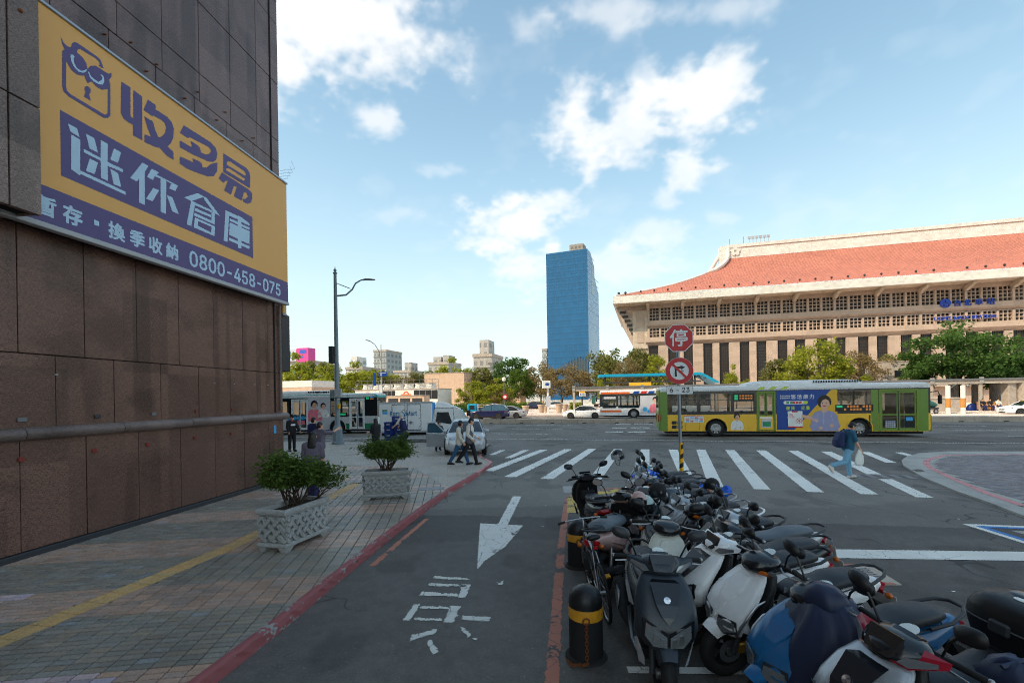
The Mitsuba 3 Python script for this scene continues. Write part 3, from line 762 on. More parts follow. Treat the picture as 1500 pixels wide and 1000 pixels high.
# lane lines across the boulevard
for q, s0, s1, on, off in [(28.3, -42, 70, 110, 0), (32.4, -40, 60, 4.2, 5.6), (37.1, -40, 60, 4.2, 5.6), (41.6, -40, 70, 4.2, 5.6)]:
    s = s0
    while s < s1:
        p = [blv(s, q - .06), blv(min(s + on, s1), q - .06), blv(min(s + on, s1), q + .06), blv(s, q + .06)]
        part(road, 'lane_line', sheet(p, .004), 'm_line_white')
        s += on + off
for u0, u1, v in [(902, 924, 621), (929, 957, 621), (897, 918, 626.5), (924, 952, 626.3), (887, 913, 632.5), (919, 946, 632.5)]:
    a, b = ground(u0, v), ground(u1, v)
    part(road, 'crosswalk_stripe', ribbon([a, b], .75 if v > 630 else .6, .0045), 'm_line_white_worn')
for (x, y) in [(-6.4, 28.9), (-12, 30.6)]:
    part(road, 'lane_line', ribbon([(x, y), (x + 2.6, y + 1.1)], .14, .0045), 'm_line_white')
# drain grates
gr = numbered('drain_grate'); labels[gr] = {'label': 'rusty drain grate in an orange stained concrete surround on the road by the stop line', 'category': 'drain grate'}
part(gr, 'surround', ext(Polygon([(4.79, 7.17), (5.30, 7.16), (5.16, 6.38), (4.62, 6.40)], [[(4.88, 7.02), (5.14, 7.01), (5.08, 6.58), (4.80, 6.58)]]), .012), 'm_concrete_warm')
part(gr, 'rust_edge', sheet(Polygon([(4.785, 7.18), (5.2, 7.17), (5.19, 7.12), (4.86, 7.10), (4.75, 6.55), (5.1, 6.43), (5.1, 6.38), (4.62, 6.40)]).buffer(0), .0135), 'm_line_red')
for k in range(6):
    a, b = np.array([4.86, 7.0]) + k * np.array([-.008, -.075]), np.array([5.12, 6.99]) + k * np.array([-.006, -.075])
    part(gr, 'bar', box(a[0], b[0], a[1] - .018, a[1] + .018, .004, .014), 'm_steel')
gr = numbered('manhole_cover'); labels[gr] = {'label': 'grey slotted drain cover set in the road at the right end of the zebra crossing', 'category': 'drain cover'}
c = np.array(ground(1322, 698))
part(gr, 'plate', xf(box(-1.5, 1.6, -.35, .35, .002, .008), frame([*c, 0], [*E1, 0], [*E2, 0])), 'm_mid_grey')
for k in range(9):
    part(gr, 'slot', xf(box(-1.4 + k * .33, -1.25 + k * .33, -.27, .27, .008, .011), frame([*c, 0], [*E1, 0], [*E2, 0])), 'm_dark_grey')

# ---- left pavement
WALL = lambda y: -8.9 + .125 * y
KT = np.array([(-3.02, 1.5), (-2.97, 3.0), (-2.91, 4.22), (-2.75, 5.42), (-2.59, 7.09), (-2.40, 8.88), (-2.10, 11.24), (-1.80, 13.11), (-1.45, 14.73), (-1.07, 17.0), (-.84, 18.45)])
tile_zone = Polygon([*KT[:8], (-3.66, 17.35), (-7.0, 18.25), (-30., 23.6), (-30, 20.), (WALL(14.73), 14.73), (WALL(1.5), 1.5)])
grey_zone = Polygon([(-3.66, 17.35), *KT[7:], (-1.40, 20.2), (-1.3, 25.55), (-30, 33.7), (-30, 23.6), (-7., 18.25)])
pavement = structure('pavement', ext(tile_zone.buffer(.0), .104), 'm_bedding')
part(pavement, 'corner_bedding', ext(grey_zone, .088), 'm_bedding')
# tactile guide strip, tile by tile
GUIDE = np.array([(-5.95, 1.8), (-5.43, 5.0), (-4.86, 8.12), (-4.74, 10.3), (-4.62, 14.2)])
guide_line = LineString(GUIDE)
guide_zone = guide_line.buffer(.16, cap_style='flat')
for k in range(int(guide_line.length / .302)):
    a, b = np.array(guide_line.interpolate(k * .302).coords[0]), np.array(guide_line.interpolate(k * .302 + .296).coords[0])
    ex = (b - a) / np.linalg.norm(b - a)
    M = frame([*a, .104], [*ex, 0], [-ex[1], ex[0], 0])
    m = join(xf(box(.003, .295, -.15, .15, 0, .014), M), *[xf(box(.02, .28, y - .017, y + .017, .014, .0195), M) for y in (-.11, -.037, .037, .11)])
    part(pavement, 'guide_tile', m, 'm_tile_yellow')


def pink(t, i):
    k = (t - 6.16) % 2.25
    return k < .98


cand = []
inner = tile_zone.buffer(.05).difference(guide_zone)
bx = inner.bounds
for i in range(-80, 10):
    for j in range(14, 245):
        n_, t_ = (i + .5) * .2, (j + .5) * .1
        c = EN * n_ + ET * t_
        if c[0] < -9.2 and c[1] < 14.5 or c[0] < -14:
            continue
        cell = Polygon([c - EN * .093 - ET * .043, c + EN * .093 - ET * .043, c + EN * .093 + ET * .043, c - EN * .093 + ET * .043])
        if not inner.intersects(cell):
            continue
        cut = None if inner.contains(cell) else cell.intersection(inner)
        if cut is not None and cut.area < .0012:
            continue
        m = 'm_tile_pink' if pink(t_, i) else 'm_tile_grey'
        if pink(t_, i) and (4.66 < t_ < 4.92 and n_ < -3.2 or (6.9 < t_ < 7.14 and -6.3 < n_ < -5.4) or rng.random() < .012):
            m = 'm_tile_pale'
        if not pink(t_, i) and rng.random() < .03:
            m = 'm_tile_blue'
        cand.append((np.hypot(*c), c, m, cut))
cand.sort(key=lambda k: k[0])


def tile_mesh(c, w, d, z0, z1, ea=EN, eb=ET):
    a, b = ea * w / 2, eb * d / 2
    ch = .004
    a2, b2 = ea * (w / 2 - ch), eb * (d / 2 - ch)
    lo = [c - a - b, c + a - b, c + a + b, c - a + b]
    hi = [c - a2 - b2, c + a2 - b2, c + a2 + b2, c - a2 + b2]
    v = [[*p, z0] for p in lo] + [[*p, z1 - ch] for p in lo] + [[*p, z1] for p in hi]
    f = [[8, 9, 10, 11]] + [[o + k, o + (k + 1) % 4, o + 4 + (k + 1) % 4, o + 4 + k] for o in (0, 4) for k in range(4)]
    return tri(v, f)


rest, count = {}, 0
for d, c, m, cut in cand:
    z = .12 + rng.uniform(-.0025, .0015)
    if cut is None:
        tm = tile_mesh(c, .2 - .016, .1 - .016, .10, z)
    else:
        tm = ext(cut, z - .10)
        tm = (tm[0] + [0, 0, .10], tm[1])
    if c[1] > 4.0 and count < 300:
        part(pavement, 'tile', tm, m)
        count += 1
    else:
        rest.setdefault(m, []).append(tm)
for m, ts in rest.items():
    part(pavement, 'tile_field', join(*ts), m, kind='stuff')
rest = []
gz = grey_zone.buffer(.02)
for i in range(-46, 6):
    for j in range(20, 120):
        c = EN * (i + .5 + .5 * (j % 2)) * .6 + ET * (j + .5) * .3
        cell = Polygon([c - EN * .297 - ET * .147, c + EN * .297 - ET * .147, c + EN * .297 + ET * .147, c - EN * .297 + ET * .147])
        if c[0] > -26 and gz.intersects(cell):
            if gz.contains(cell):
                rest.append(tile_mesh(c, .594, .294, .085, .10 + rng.uniform(-.002, .001)))
            elif cell.intersection(gz).area > .004:
                tm = ext(cell.intersection(gz), .014)
                rest.append((tm[0] + [0, 0, .085], tm[1]))
part(pavement, 'slab_field', join(*rest), 'm_slab', kind='stuff')
# kerb, painted red, edges knocked about
outer = []
for k, (x, y) in enumerate(KT):
    t = KT[min(k + 1, len(KT) - 1)] - KT[max(k - 1, 0)]
    nrm = np.array([t[1], -t[0]]) / np.linalg.norm(t)
    outer.append(nrm)
fine = []
for k in range(len(KT) - 1):
    n = max(2, int(np.linalg.norm(KT[k + 1] - KT[k]) / .09))
    for q in np.linspace(0, 1, n, endpoint=False):
        p = KT[k] * (1 - q) + KT[k + 1] * q
        nr = outer[k] * (1 - q) + outer[k + 1] * q
        h = .128 if p[1] < 15 else .128 - .09 * min(1, (p[1] - 15) / 3)
        j = rng.normal(0, .006, 2)
        ch = max(0, rng.normal(-.6, 1.)) * .016
        fine.append([[*(p - nr * .01), h - .03], [*(p), h], [*(p + nr * (.055 + j[0] - ch)), h], [*(p + nr * (.085 + j[0] - ch * .5)), h - .018 - ch], [*(p + nr * (.10 + j[1])), h * .45], [*(p + nr * .112), -.01]])
structure('kerb', loft(fine, False), 'm_kerb_red')
part(pavement, 'corner_line', ribbon([(-1.2, 15.9), (-.98, 17.2), (-.84, 18.4), (-1.38, 20.1), (-1.5, 22.)], .12, .108), 'm_line_pink')
part(pavement, 'back_kerb', join(box(0, 28.9, 0, .16, 0, .115)) if False else xf(box(0, 30, 0, .16, -.01, .112), frame([-30, 33.7, 0], [*E1, 0], [*E2, 0])), 'm_concrete')
# inspection cover and a lifted slab by the kerb
part(pavement, 'cover_plate', xf(box(-.35, .35, -.2, .2, .1, .126), frame([*(np.array(ground(632, 715.5, .12))), 0], [*EN, 0], [*ET, 0])), 'm_mid_grey')

# ---- right corner island, flush ramp
isl = [(8.6, 4.), (9.8, 8.3), (10.24, 9.6), (10.74, 10.83), (11.11, 11.92), (12.03, 14.02), (13.33, 16.33), (14.22, 17.49), (15.3, 18.55), (16.5, 19.4), (17.86, 19.76), (20.7, 19.36), (48, 11.6), (48, 2), (9, 2)]
island = structure('island_pavement', ext(Polygon(isl), .05), 'm_concrete')
tz = Polygon([(9.9, 5.), (10.9, 9.8), (11.12, 10.36), (11.66, 11.65), (12.7, 13.74), (13.72, 15.61), (14.55, 16.75), (15.4, 17.5), (16.71, 18.4), (18, 18.5), (20.9, 18.2), (47.5, 10.6), (47.5, 3), (10, 3)])
part(island, 'red_line', ribbon([(9.6, 5.6), (11.05, 10.36), (11.56, 11.65), (12.61, 13.74), (13.63, 15.61), (14.43, 16.72), (15.31, 17.59), (16.71, 18.5), (17.62, 18.6), (20.9, 18.3)], .17, .055), 'm_line_pink')
rest = []
ti = tz.buffer(-.16)
for i in range(0, 190):
    for j in range(20, 260):
        c = E1 * (i + .5) * .21 + E2 * (j + .5) * .11
        if ti.contains(Point(c)) and c[0] < 27 and c[1] > 7:
            rest.append(tile_mesh(c, .202, .102, .045, .062 + rng.uniform(-.002, .002), E1, E2))
part(island, 'tile_field', join(*rest), 'm_island_tile', kind='stuff')
part(island, 'drain_plate', sheet([ground(1336, 687.5, .05), ground(1348, 687, .05), ground(1355, 690.5, .05), ground(1343, 691, .05)], .054), 'm_dark_grey')

# ---- low concrete median along the far side of the boulevard, block by block
median = structure('median', None, None)
b0 = np.array([-4.1, 47.2]); eb = np.array([44.4, -9.8]); eb /= np.linalg.norm(eb); en = np.array([-eb[1], eb[0]])
for k in range(-24, 46):
    o = b0 + eb * k * 1.5
    h = .42 + rng.uniform(-.008, .008)
    M = frame([*o, 0], [*eb, 0], [*en, 0])
    poly = Polygon([(0, 0), (.42, 0), (.42, .07), (.78, .07), (.78, 0), (1.48, 0), (1.48, h), (0, h)]) if k % 2 else sbox(0, 0, 1.48, h)
    part(median, 'block', xf(xf(ext(poly, .36), frame([0, .36, 0], [1, 0, 0], [0, 0, 1])), M), 'm_concrete_warm')
part(median, 'seat', xf(box(-36, 68, .05, .3, -.02, .36), frame([*b0, 0], [*eb, 0], [*en, 0])), 'm_bedding')
# ---- station forecourt
plaza = structure('plaza', ext(Polygon([(-90, 78), (-30, 69.5), (8, 61.8), (24, 58), (25, 45.6), (44, 41.2), (110, 26), (160, 60), (160, 140), (-120, 165)]), .14), 'm_plaza')
# ---------------------------------------------------------------- the granite building on the left, panel by panel
TW, NW = np.array([.1240, .9923]), np.array([.9923, -.1240])


def on_wall(y, z, p=0.):
    return np.array([WALL(y), y, z]) + np.array([NW[0], NW[1], 0]) * p


def wall_M(y, z, p=0.):
    return frame(on_wall(y, z, p), [TW[0], TW[1], 0], [0, 0, 1])


def wall_box(y0, y1, z0, z1, p0, p1, ch=.006):
    L_ = (y1 - y0) / .9923
    return xf(bbox(0, L_, 0, z1 - z0, p0, p1, ch), wall_M(y0, z0))


G_ = numbered('granite_building')
labels[G_] = {'label': 'dark brown polished granite building filling the left side above the tiled pavement', 'category': 'building'}
CORNER = 14.73
foot = Polygon([(WALL(CORNER), CORNER), (WALL(-16), -16), (-42, -16), (-42, CORNER + .2828 * (42 + WALL(CORNER)))]).buffer(-.03, join_style='mitre')
part(G_, 'wall', ext(foot, 58.), 'm_joint')
OFF_A, OFF_B = 8.25 - 1.055 * 8, 7.695 - 1.055 * 8
BANDS = [(.22, 2.03, OFF_B, 'm_granite'), (2.2, 3.44, OFF_A, 'm_granite'), (3.44, 5.54, OFF_B, 'm_granite'), (5.54, 7.7, OFF_A, 'm_granite'), (7.7, 9.88, OFF_A, 'm_granite_upper'), (9.88, 10.56, OFF_A + .17, 'm_granite_upper'),
         (10.56, 12.3, OFF_A + .17, 'm_granite_upper'), (12.3, 14.15, OFF_A + .17, 'm_granite_upper'), (14.15, 14.83, OFF_A + .17, 'm_granite_upper'), (14.83, 16.6, OFF_A + .17, 'm_granite_upper'), (16.6, 18.4, OFF_A + .17, 'm_granite_upper')]
for z0, z1, off, m in BANDS:
    ys = [y for y in off + 1.055 * np.arange(0, 15) if y < CORNER - .25] + [CORNER]
    for a, b in zip(ys[:-1], ys[1:]):
        j = rng.uniform(-.004, .004)
        part(G_, 'panel', wall_box(a + .008, b - .008, z0 + .008, z1 - .008, -.05, .0 + j), m)
part(G_, 'upper_facing', wall_box(-.5, CORNER, 18.42, 58.02, -.05, 0.), 'm_granite_upper')
part(G_, 'side_facing', wall_box(-15.9, -.22, .22, 58.02, -.05, 0.), 'm_granite_upper')
part(G_, 'plinth', wall_box(-15.9, CORNER + .02, .1, .215, -.05, .05, .012), 'm_dark_grey')
# round granite moulding in lengths
ys = OFF_B + 1.055 * 1.6 * np.arange(-1, 10)
ys = [y for y in ys if y < CORNER - .4] + [CORNER + .12]
for a, b in zip(ys[:-1], ys[1:]):
    p, q = on_wall(a + .006, 2.125, .035), on_wall(b - .006, 2.125, .035)
    part(G_, 'moulding', tube([p, p * .999 + q * .001, q], [.105, .108, .108], 14), 'm_granite_trim', 50)
part(G_, 'corner_strip', wall_box(14.30, 14.36, 2.25, 18., 0.004, .02, .004), 'm_joint')
# front towards the boulevard: rows of windows round the corner
FM = frame([WALL(CORNER), CORNER, 0], [-.9623, .2715, 0], [0, 0, 1])
for r in range(14):
    for c in range(5):
        part(G_, 'window', xf(box(2 + c * 6.2, 6.2 + c * 6.2, 4.5 + r * 3.6, 6.7 + r * 3.6, -.02, .04), FM), 'm_window_dark')
# the bay that juts out above the pavement
part(G_, 'bay', wall_box(-6, 7.40, 5.53, 58., .05, .755), 'm_joint')
for za, zb in [(5.5, 7.13), (7.15, 9.0), (9.02, 11.)]:
    for ya, yb in [(3.9, 5.45), (5.47, 7.02), (7.045, 7.45)]:
        part(G_, 'panel', wall_box(ya, yb, za, zb, .70, .79), 'm_granite_bay')
part(G_, 'bay_end', wall_box(7.38, 7.43, 5.5, 58, .06, .75), 'm_granite_bay')
part(G_, 'bolt', xf(ball([0, 0, 0], .03, 8), Mt(*on_wall(7.2, 8.45, .80))), 'm_chain_rust')
# fixings and stains' causes on the wall: small red and grey boxes
for (y, z, m, w) in [(7.70, 1.72, 'm_dull_red', .09), (8.88, 1.73, 'm_dull_red', .09), (10.0, 1.73, 'm_dull_red', .08), (11.25, 1.76, 'm_dull_red', .07), (12.45, 1.76, 'm_dull_red', .06), (7.72, 2.36, 'm_mid_grey', .13), (8.95, 2.36, 'm_dark_grey', .11),
                     (10.15, 2.36, 'm_mid_grey', .10), (11.3, 2.38, 'm_dull_red', .06), (12.5, 2.38, 'm_dull_red', .06)]:
    part(G_, 'socket_box', wall_box(y - w / 2, y + w / 2, z - .035, z + .035, .003, .035), m)
for (y, z) in [(8.25, 3.1), (11.9, 3.05), (12.6, 3.05), (13.4, 3.05), (14.0, 3.05)]:
    part(G_, 'clip', wall_box(y - .03, y + .03, z, z + .02, .003, .02), 'm_light_grey')
for (y, z) in [(9.2, 9.70), (9.75, 9.95), (10.1, 9.6), (10.35, 9.92), (11.1, 9.65), (11.5, 10.05), (12.1, 9.72), (12.4, 10.1), (13.05, 9.7), (13.5, 10.02)]:
    part(G_, 'rod', tube([on_wall(y, z, 0), on_wall(y, z - .01, .07)], .016, 6), 'm_chain_rust')
part(G_, 'downpipe', tube([on_wall(14.55, 2.3, .05), on_wall(14.55, 5.5, .05)], .035, 8), 'm_granite_trim')
part(G_, 'notice', wall_box(14.25, 14.36, 1.62, 1.86, .003, .008, .002), 'm_print_sky')
for k in range(5):
    t = rng.uniform(.2, .6)
    part(G_, 'wire', tube([on_wall(14.6 + k * .02, 9.25 + k * .1, .05), on_wall(14.8 + k * .05, 9.35 + k * .12, .15 + .05 * k), on_wall(14.7 + k * .08, 9.3 + k * .2, .22)], .004, 4), 'm_black')

# ---- the sign board on the wall
B_ = numbered('sign_board')
labels[B_] = {'label': 'large yellow and purple storage advertisement board on the granite wall', 'category': 'billboard'}


def bb(poly, lift):
    v, f = flat(poly)
    out = np.array([on_wall(a, b, .397 + lift) for a, b, _ in v])
    return out, f


part(B_, 'box', wall_box(7.0, 14.46, 5.53, 9.13, .1, .385, .012), 'm_light_grey')
part(B_, 'face', wall_box(7.0, 14.455, 5.56, 9.10, .386, .397, .003), 'm_bb_yellow')
part(B_, 'edge_trim', wall_box(6.98, 14.48, 9.10, 9.16, .30, .43, .01), 'm_steel')
part(B_, 'edge_trim', wall_box(6.98, 14.48, 5.46, 5.55, .28, .42, .01), 'm_light_grey')
part(B_, 'band', bb(sbox(7.0, 5.555, 14.45, 6.15), .003), 'm_bb_purple')
part(B_, 'band', bb(sbox(8.06, 6.43, 12.885, 7.53), .003), 'm_bb_purple')
for p in unpack(BB_P):
    part(B_, 'lettering', bb(p, .004), 'm_bb_purple')
for k, p in enumerate(unpack(BB_L)):
    part(B_, 'lettering', bb(p, .006), 'm_bb_light')
for ch, y in zip('暫存換季收納', (7.64, 8.06, 8.85, 9.275, 9.685, 10.10)):
    g = affinity.translate(affinity.scale(glyph(ch), .355, .355, origin=(0, 0)), y, 5.645)
    part(B_, 'lettering', bb(g, .006), 'm_bb_light')
part(B_, 'lettering', bb(sbox(8.60, 5.80, 8.69, 5.89), .006), 'm_bb_light')
w = word('0800-458-075', 1.)
w0, w1 = w[0].min(0), w[0].max(0)
v = np.array([on_wall(10.73 + (x - w0[0]) / (w1[0] - w0[0]) * 3.34, 5.66 + y * .33, .403 + z) for x, y, z in w[0]])
part(B_, 'lettering', (v, w[1]), 'm_bb_light')
# second board round the corner, seen edge on, and the dark box sign below it
k = Kit()
k.add('face', xf(bbox(-.02, 7., 5.30, 9.0, .05, .20, .02), FM), 'm_bb_yellow')
k.add('trim', xf(bbox(-.03, 7.02, 5.24, 5.30, .04, .22, .01), FM), 'm_light_grey')
k.place('sign_board', 'yellow sign board round the building corner, seen only by its edge', 'billboard')
k = Kit()
k.add('box', xf(bbox(.05, .75, 3.5, 5.28, .03, .42, .03), FM), 'm_dark_grey')
k.add('panel', xf(bbox(.12, .68, 3.58, 5.2, .42, .43, .004), FM), 'm_black')
k.add('bracket', xf(cyl([.3, 5.28, .2], [.3, 5.5, .2], .02, 6), FM), 'm_steel')
k.place('box_sign', 'dark upright box sign on the building corner below the yellow board', 'sign')
# ---------------------------------------------------------------- the station hall across the boulevard
SO, SA, SB = np.array([21.8, 101.7]), np.array([.9625, -.2714]), np.array([.2714, .9625])


def st_M(s=0, d=0, z=0):
    return frame([*(SO + SA * s + SB * d), z], [*SA, 0], [*SB, 0])


def sbx(s0, s1, d0, d1, z0, z1):
    return xf(box(s0, s1, d0, d1, z0, z1), st_M())


def sprof(poly, s0, s1):
    """A profile given as (d, z) run along the front from s0 to s1."""
    m = ext(Polygon(poly).buffer(0), s1 - s0)
    return xf(xf(m, frame([s0, 0, 0], [0, 1, 0], [0, 0, 1])), st_M())


STN = numbered('station_hall')
labels[STN] = {'label': 'railway station hall with sweeping red tiled roof, white eaves and rows of gridded windows', 'category': 'building'}
SEND = 112.
part(STN, 'wall', sprof([(4.9, 0), (40, 0), (40, 22.3), (4.9, 22.3)], 7., SEND), 'm_station_wall')
part(STN, 'spandrel', sprof([(3.7, 17.5), (4.5, 16.9), (4.9, 16.9), (4.9, 18.5), (3.7, 18.5)], 7.0, SEND), 'm_station_wall')
part(STN, 'spandrel', sprof([(3.7, 13.9), (4.6, 13.2), (4.9, 13.2), (4.9, 14.9), (3.7, 14.9)], 6.6, SEND), 'm_station_wall')
part(STN, 'spandrel', sprof([(3.9, 21.25), (4.9, 21.25), (4.9, 22.2), (3.9, 22.2)], 7.0, SEND), 'm_station_wall')
part(STN, 'base_ledge', sprof([(3.6, 3.2), (4.9, 3.2), (4.9, 4.2), (4.1, 4.2), (3.6, 3.8)], 5.2, SEND), 'm_concrete_warm')
NB = 15
GR, GRC = [], []
for b in range(NB):
    o = 7.3 + 7.05 * b
    part(STN, 'pier', sbx(o - .28, o + .12, 3.85, 4.85, 18.51, 21.24), 'm_station_wall')
    part(STN, 'pier', sbx(o - .28, o + .12, 3.85, 4.85, 14.91, 16.89), 'm_station_wall')
    for z0, z1, rows in [(18.5, 21.25, 4), (14.9, 16.9, 3)]:
        for g in range(3):
            a = o + .14 + g * 2.36
            w_ = part(STN, 'window', sbx(a, a + 2.0, 4.62, 4.66, z0 + .02, z1 - .02), 'm_station_glass')
            bars = [sbx(a + 2.0 * i / 3 - .06, a + 2.0 * i / 3 + .06, 4.08, 4.3, z0, z1) for i in range(4)]
            bars += [sbx(a - .05, a + 2.05, 4.1, 4.28, z0 + (z1 - z0) * i / rows - .07, z0 + (z1 - z0) * i / rows + .07) for i in range(rows + 1)]
            part(w_, 'lattice', join(*bars), 'm_station_wall')
            part(STN, 'mullion', sbx(a + 2.03, a + 2.33, 3.95, 4.85, z0 + .01, z1 - .01), 'm_station_wall') if g < 2 else None
    for a in (o + .05, o + 3.92):
        w_ = part(STN, 'window', sbx(a, a + 1.8, 4.80, 4.86, 4.2, 13.19), 'm_station_glass')
        bars = [sbx(a + 1.8 * i / 5 - .03, a + 1.8 * i / 5 + .03, 4.66, 4.78, 4.2, 13.15) for i in range(6)] + [sbx(a, a + 1.8, 4.68, 4.77, 4.2 + 9 * i / 14 - .025, 4.2 + 9 * i / 14 + .025) for i in range(1, 14)]
        part(w_, 'grille', join(*bars), 'm_dark_grey')
        part(STN, 'pilaster', sbx(a + 1.82, a + 3.84 if a < o + 1 else o + 7.03, 4.25, 4.88, 4.21, 13.18), 'm_station_wall')
    part(STN, 'bracket', sprof([(.9, 22.02), (4.2, 21.5), (4.2, 20.9), (3.6, 20.7), (.9, 21.7)], o - .45, o + .15), 'm_station_soffit')
part(STN, 'fascia', sprof([(0, 22.0), (.5, 21.95), (.8, 23.45), (0, 23.55)], 0., SEND), 'm_station_white')
part(STN, 'soffit', sprof([(.5, 22.05), (5, 22.02), (5, 22.3), (.6, 22.4)], .3, SEND), 'm_station_soffit')
# flared left end: upper storeys leaning out, with stepped boxes under the eave
end = Polygon([(.35, 22.0), (5.0, 12.5), (5.0, 0), (7.2, 0), (7.2, 22.0)])
part(STN, 'end_wall', xf(xf(ext(end, 34), frame([0, 38.6, 0], [1, 0, 0], [0, 0, 1])), st_M()), 'm_station_wall')
part(STN, 'end_pier', sbx(3.9, 7.0, 4.2, 4.62, 12.6, 20.9), 'm_station_soffit')
part(STN, 'end_panel', sbx(4.6, 6.4, 4.1, 4.22, 17.2, 20.2), 'm_station_wall')
part(STN, 'end_panel', sbx(4.8, 6.2, 4.1, 4.22, 13.9, 16.2), 'm_station_wall')
for k in range(9):
    z = 20.9 - k * .95
    s = .35 + (22 - z) * 4.65 / 9.5
    part(STN, 'end_louvre', sbx(s + .35, s + 1.6, 4.25, 4.58, z - .36, z + .1), 'm_dark_grey' if k < 8 else 'm_station_soffit')
part(STN, 'fascia', xf(xf(ext(Polygon([(0, 22.0), (.5, 21.95), (.8, 23.45), (0, 23.55)]), 36), frame([0, 36.5, 0], [1, 0, 0], [0, 0, 1])), st_M()), 'm_station_white')
# the roof: a sagging sheet, rolled tiles by its material, hip ridges and a tall white ridge wall
roof_z = lambda d: 23.5 + .36 * d + .000724 * d ** 3
hip = lambda d: 21.3 * d / 14 if d < 14 else 21.3 + 3.9 * ((d - 14) / 4) ** .7
D_ = np.linspace(0.3, 18, 22)
rows = []
for d in D_:
    ss = np.linspace(hip(d), SEND, 450)
    rows.append([[*(SO + SA * s + SB * d), roof_z(d) + .07 * abs(math.sin(PI * s / 1.0)) ** .7] for s in ss])
R_ = np.array(rows)
n0, n1 = R_.shape[:2]
i, j = np.meshgrid(np.arange(n0 - 1), np.arange(n1 - 1), indexing='ij')
q = np.stack([i * n1 + j, i * n1 + j + 1, (i + 1) * n1 + j + 1, (i + 1) * n1 + j], -1).reshape(-1, 4)
RF = part(STN, 'roof', tri(R_.reshape(-1, 3), q), 'm_roof_tile', False)
# end slope
rows = []
for d in D_:
    s = hip(d)
    rows.append([[*(SO + SA * s + SB * dd), roof_z(d)] for dd in np.linspace(d, 36.6 - d, 14)])
R2 = np.array(rows); n0, n1 = R2.shape[:2]
i, j = np.meshgrid(np.arange(n0 - 1), np.arange(n1 - 1), indexing='ij')
q = np.stack([i * n1 + j, i * n1 + j + 1, (i + 1) * n1 + j + 1, (i + 1) * n1 + j], -1).reshape(-1, 4)
part(RF, 'end_slope', tri(R2.reshape(-1, 3), q), 'm_roof_tile', True)
hp = lambda s, d, z: np.array([*(SO + SA * s + SB * d), z])
part(RF, 'hip_ridge', tube([hp(hip(d), d, roof_z(d) + .1) for d in np.linspace(.3, 14, 12)], .22, 8), 'm_station_white', 50)
part(RF, 'gable_band', tube([hp(21.0, 13.9, 30.4), hp(22.3, 14.2, 30.9), hp(23.7, 15, 31.9), hp(24.9, 16.4, 33.3), hp(25.4, 17.6, 34.6), hp(25.5, 18, 37)], .5, 8), 'm_station_white', 50)
part(RF, 'gable_band', tube([hp(20.6, 19, 30.2), hp(22.4, 18.6, 33), hp(24.6, 18.4, 36.8)], .45, 8), 'm_station_white', 50)
part(RF, 'gable_wall', sbx(23.6, 25.4, 18, 19.2, 30., 37.1), 'm_station_white')
part(RF, 'ridge_wall', sbx(25.2, SEND, 17.8, 19.4, 34.1, 36.5), 'm_station_white')
part(RF, 'ridge_cap', sbx(25.0, SEND, 17.6, 19.6, 36.5, 37.2), 'm_station_white')
part(RF, 'ridge_line', sbx(28.2, SEND, 17.72, 17.8, 36.35, 36.48), 'm_tan_wall')
em = union_all([Point(.62 * math.cos(a), .62 * math.sin(a)).buffer(.42, 6) for a in np.arange(5) * 2 * PI / 5 + PI / 2] + [Point(0, 0).buffer(.5)]).difference(Point(0, 0).buffer(.3))
part(RF, 'emblem', xf(xf(ext(em, .3), frame([27.0, 17.8, 35.6], [1, 0, 0], [0, 0, 1])), st_M()), 'm_station_white')
for k in range(6):
    s = 30.0 + k * .8
    part(RF, 'floodlight', join(sbx(s, s + .1, 17.9, 18., 37.2, 38.6), sbx(s - .25, s + .35, 17.8, 18.1, 38.2, 38.8)), 'm_light_grey')
part(RF, 'mast', join(*[xf(cyl([s, 18, 37.2], [s, 18, 38.6 + .3 * k], .05, 5), st_M()) for k, s in enumerate((25.8, 28.8))]), 'm_dark_grey')
for k in range(26):
    s = 3.0 + 2.75 * k + (2.3 if k > 20 else 0)
    d = 2.4
    if s > hip(d) + .3:
        part(RF, 'stud', join(xf(ball([s, d, roof_z(d) + .34], .22, 8), st_M()), xf(cyl([s, d, roof_z(d)], [s, d, roof_z(d) + .3], .07, 6), st_M())), 'm_dark_grey')
part(RF, 'lamp', join(*[xf(ball([s, .8, 24.3], .28, 8), st_M()) for s in (1.2, 2.6)], *[xf(cyl([s, .8, 23.5], [s, .8, 24.2], .08, 6), st_M()) for s in (1.2, 2.6)]), 'm_dark_grey')


def st_sign(poly, s, z, d=3.45, t=.22):
    return xf(xf(ext(poly, t), frame([s, d + t, z], [1, 0, 0], [0, 0, 1])), st_M())


lg = Point(.8, 0).buffer(.85, 12).difference(union_all([sbox(.35, -.42, .62, -.2), sbox(1., -.42, 1.3, -.2), sbox(.5, .05, 1.1, .16), sbox(.74, .16, .86, .5), LineString([(.3, -.55), (1.3, -.55)]).buffer(.05)]))
part(STN, 'emblem', st_sign(lg, 59.45, 18.62), 'm_letter_blue')
for ch, s in zip('台北車站', (61.45, 62.95, 64.7, 66.4)):
    part(STN, 'lettering', st_sign(affinity.scale(glyph(ch), 1.35, 1.3, origin=(0, 0)), s, 17.9), 'm_letter_blue')
w = word('TAIPEI  MAIN  STATION', 1.)
w0, w1 = w[0].min(0), w[0].max(0)
v = np.c_[(w[0][:, 0] - w0[0]) / (w1[0] - w0[0]) * 9.5, w[0][:, 1] * .62, w[0][:, 2] * 40]
part(STN, 'lettering', xf(xf((v, w[1]), frame([58.35, 3.62, 15.5], [1, 0, 0], [0, 0, 1])), st_M()), 'm_letter_blue')
part(STN, 'entrance_sign', sbx(54.4, 56.4, 4.05, 4.2, 8.3, 9.2), 'm_dark_grey')

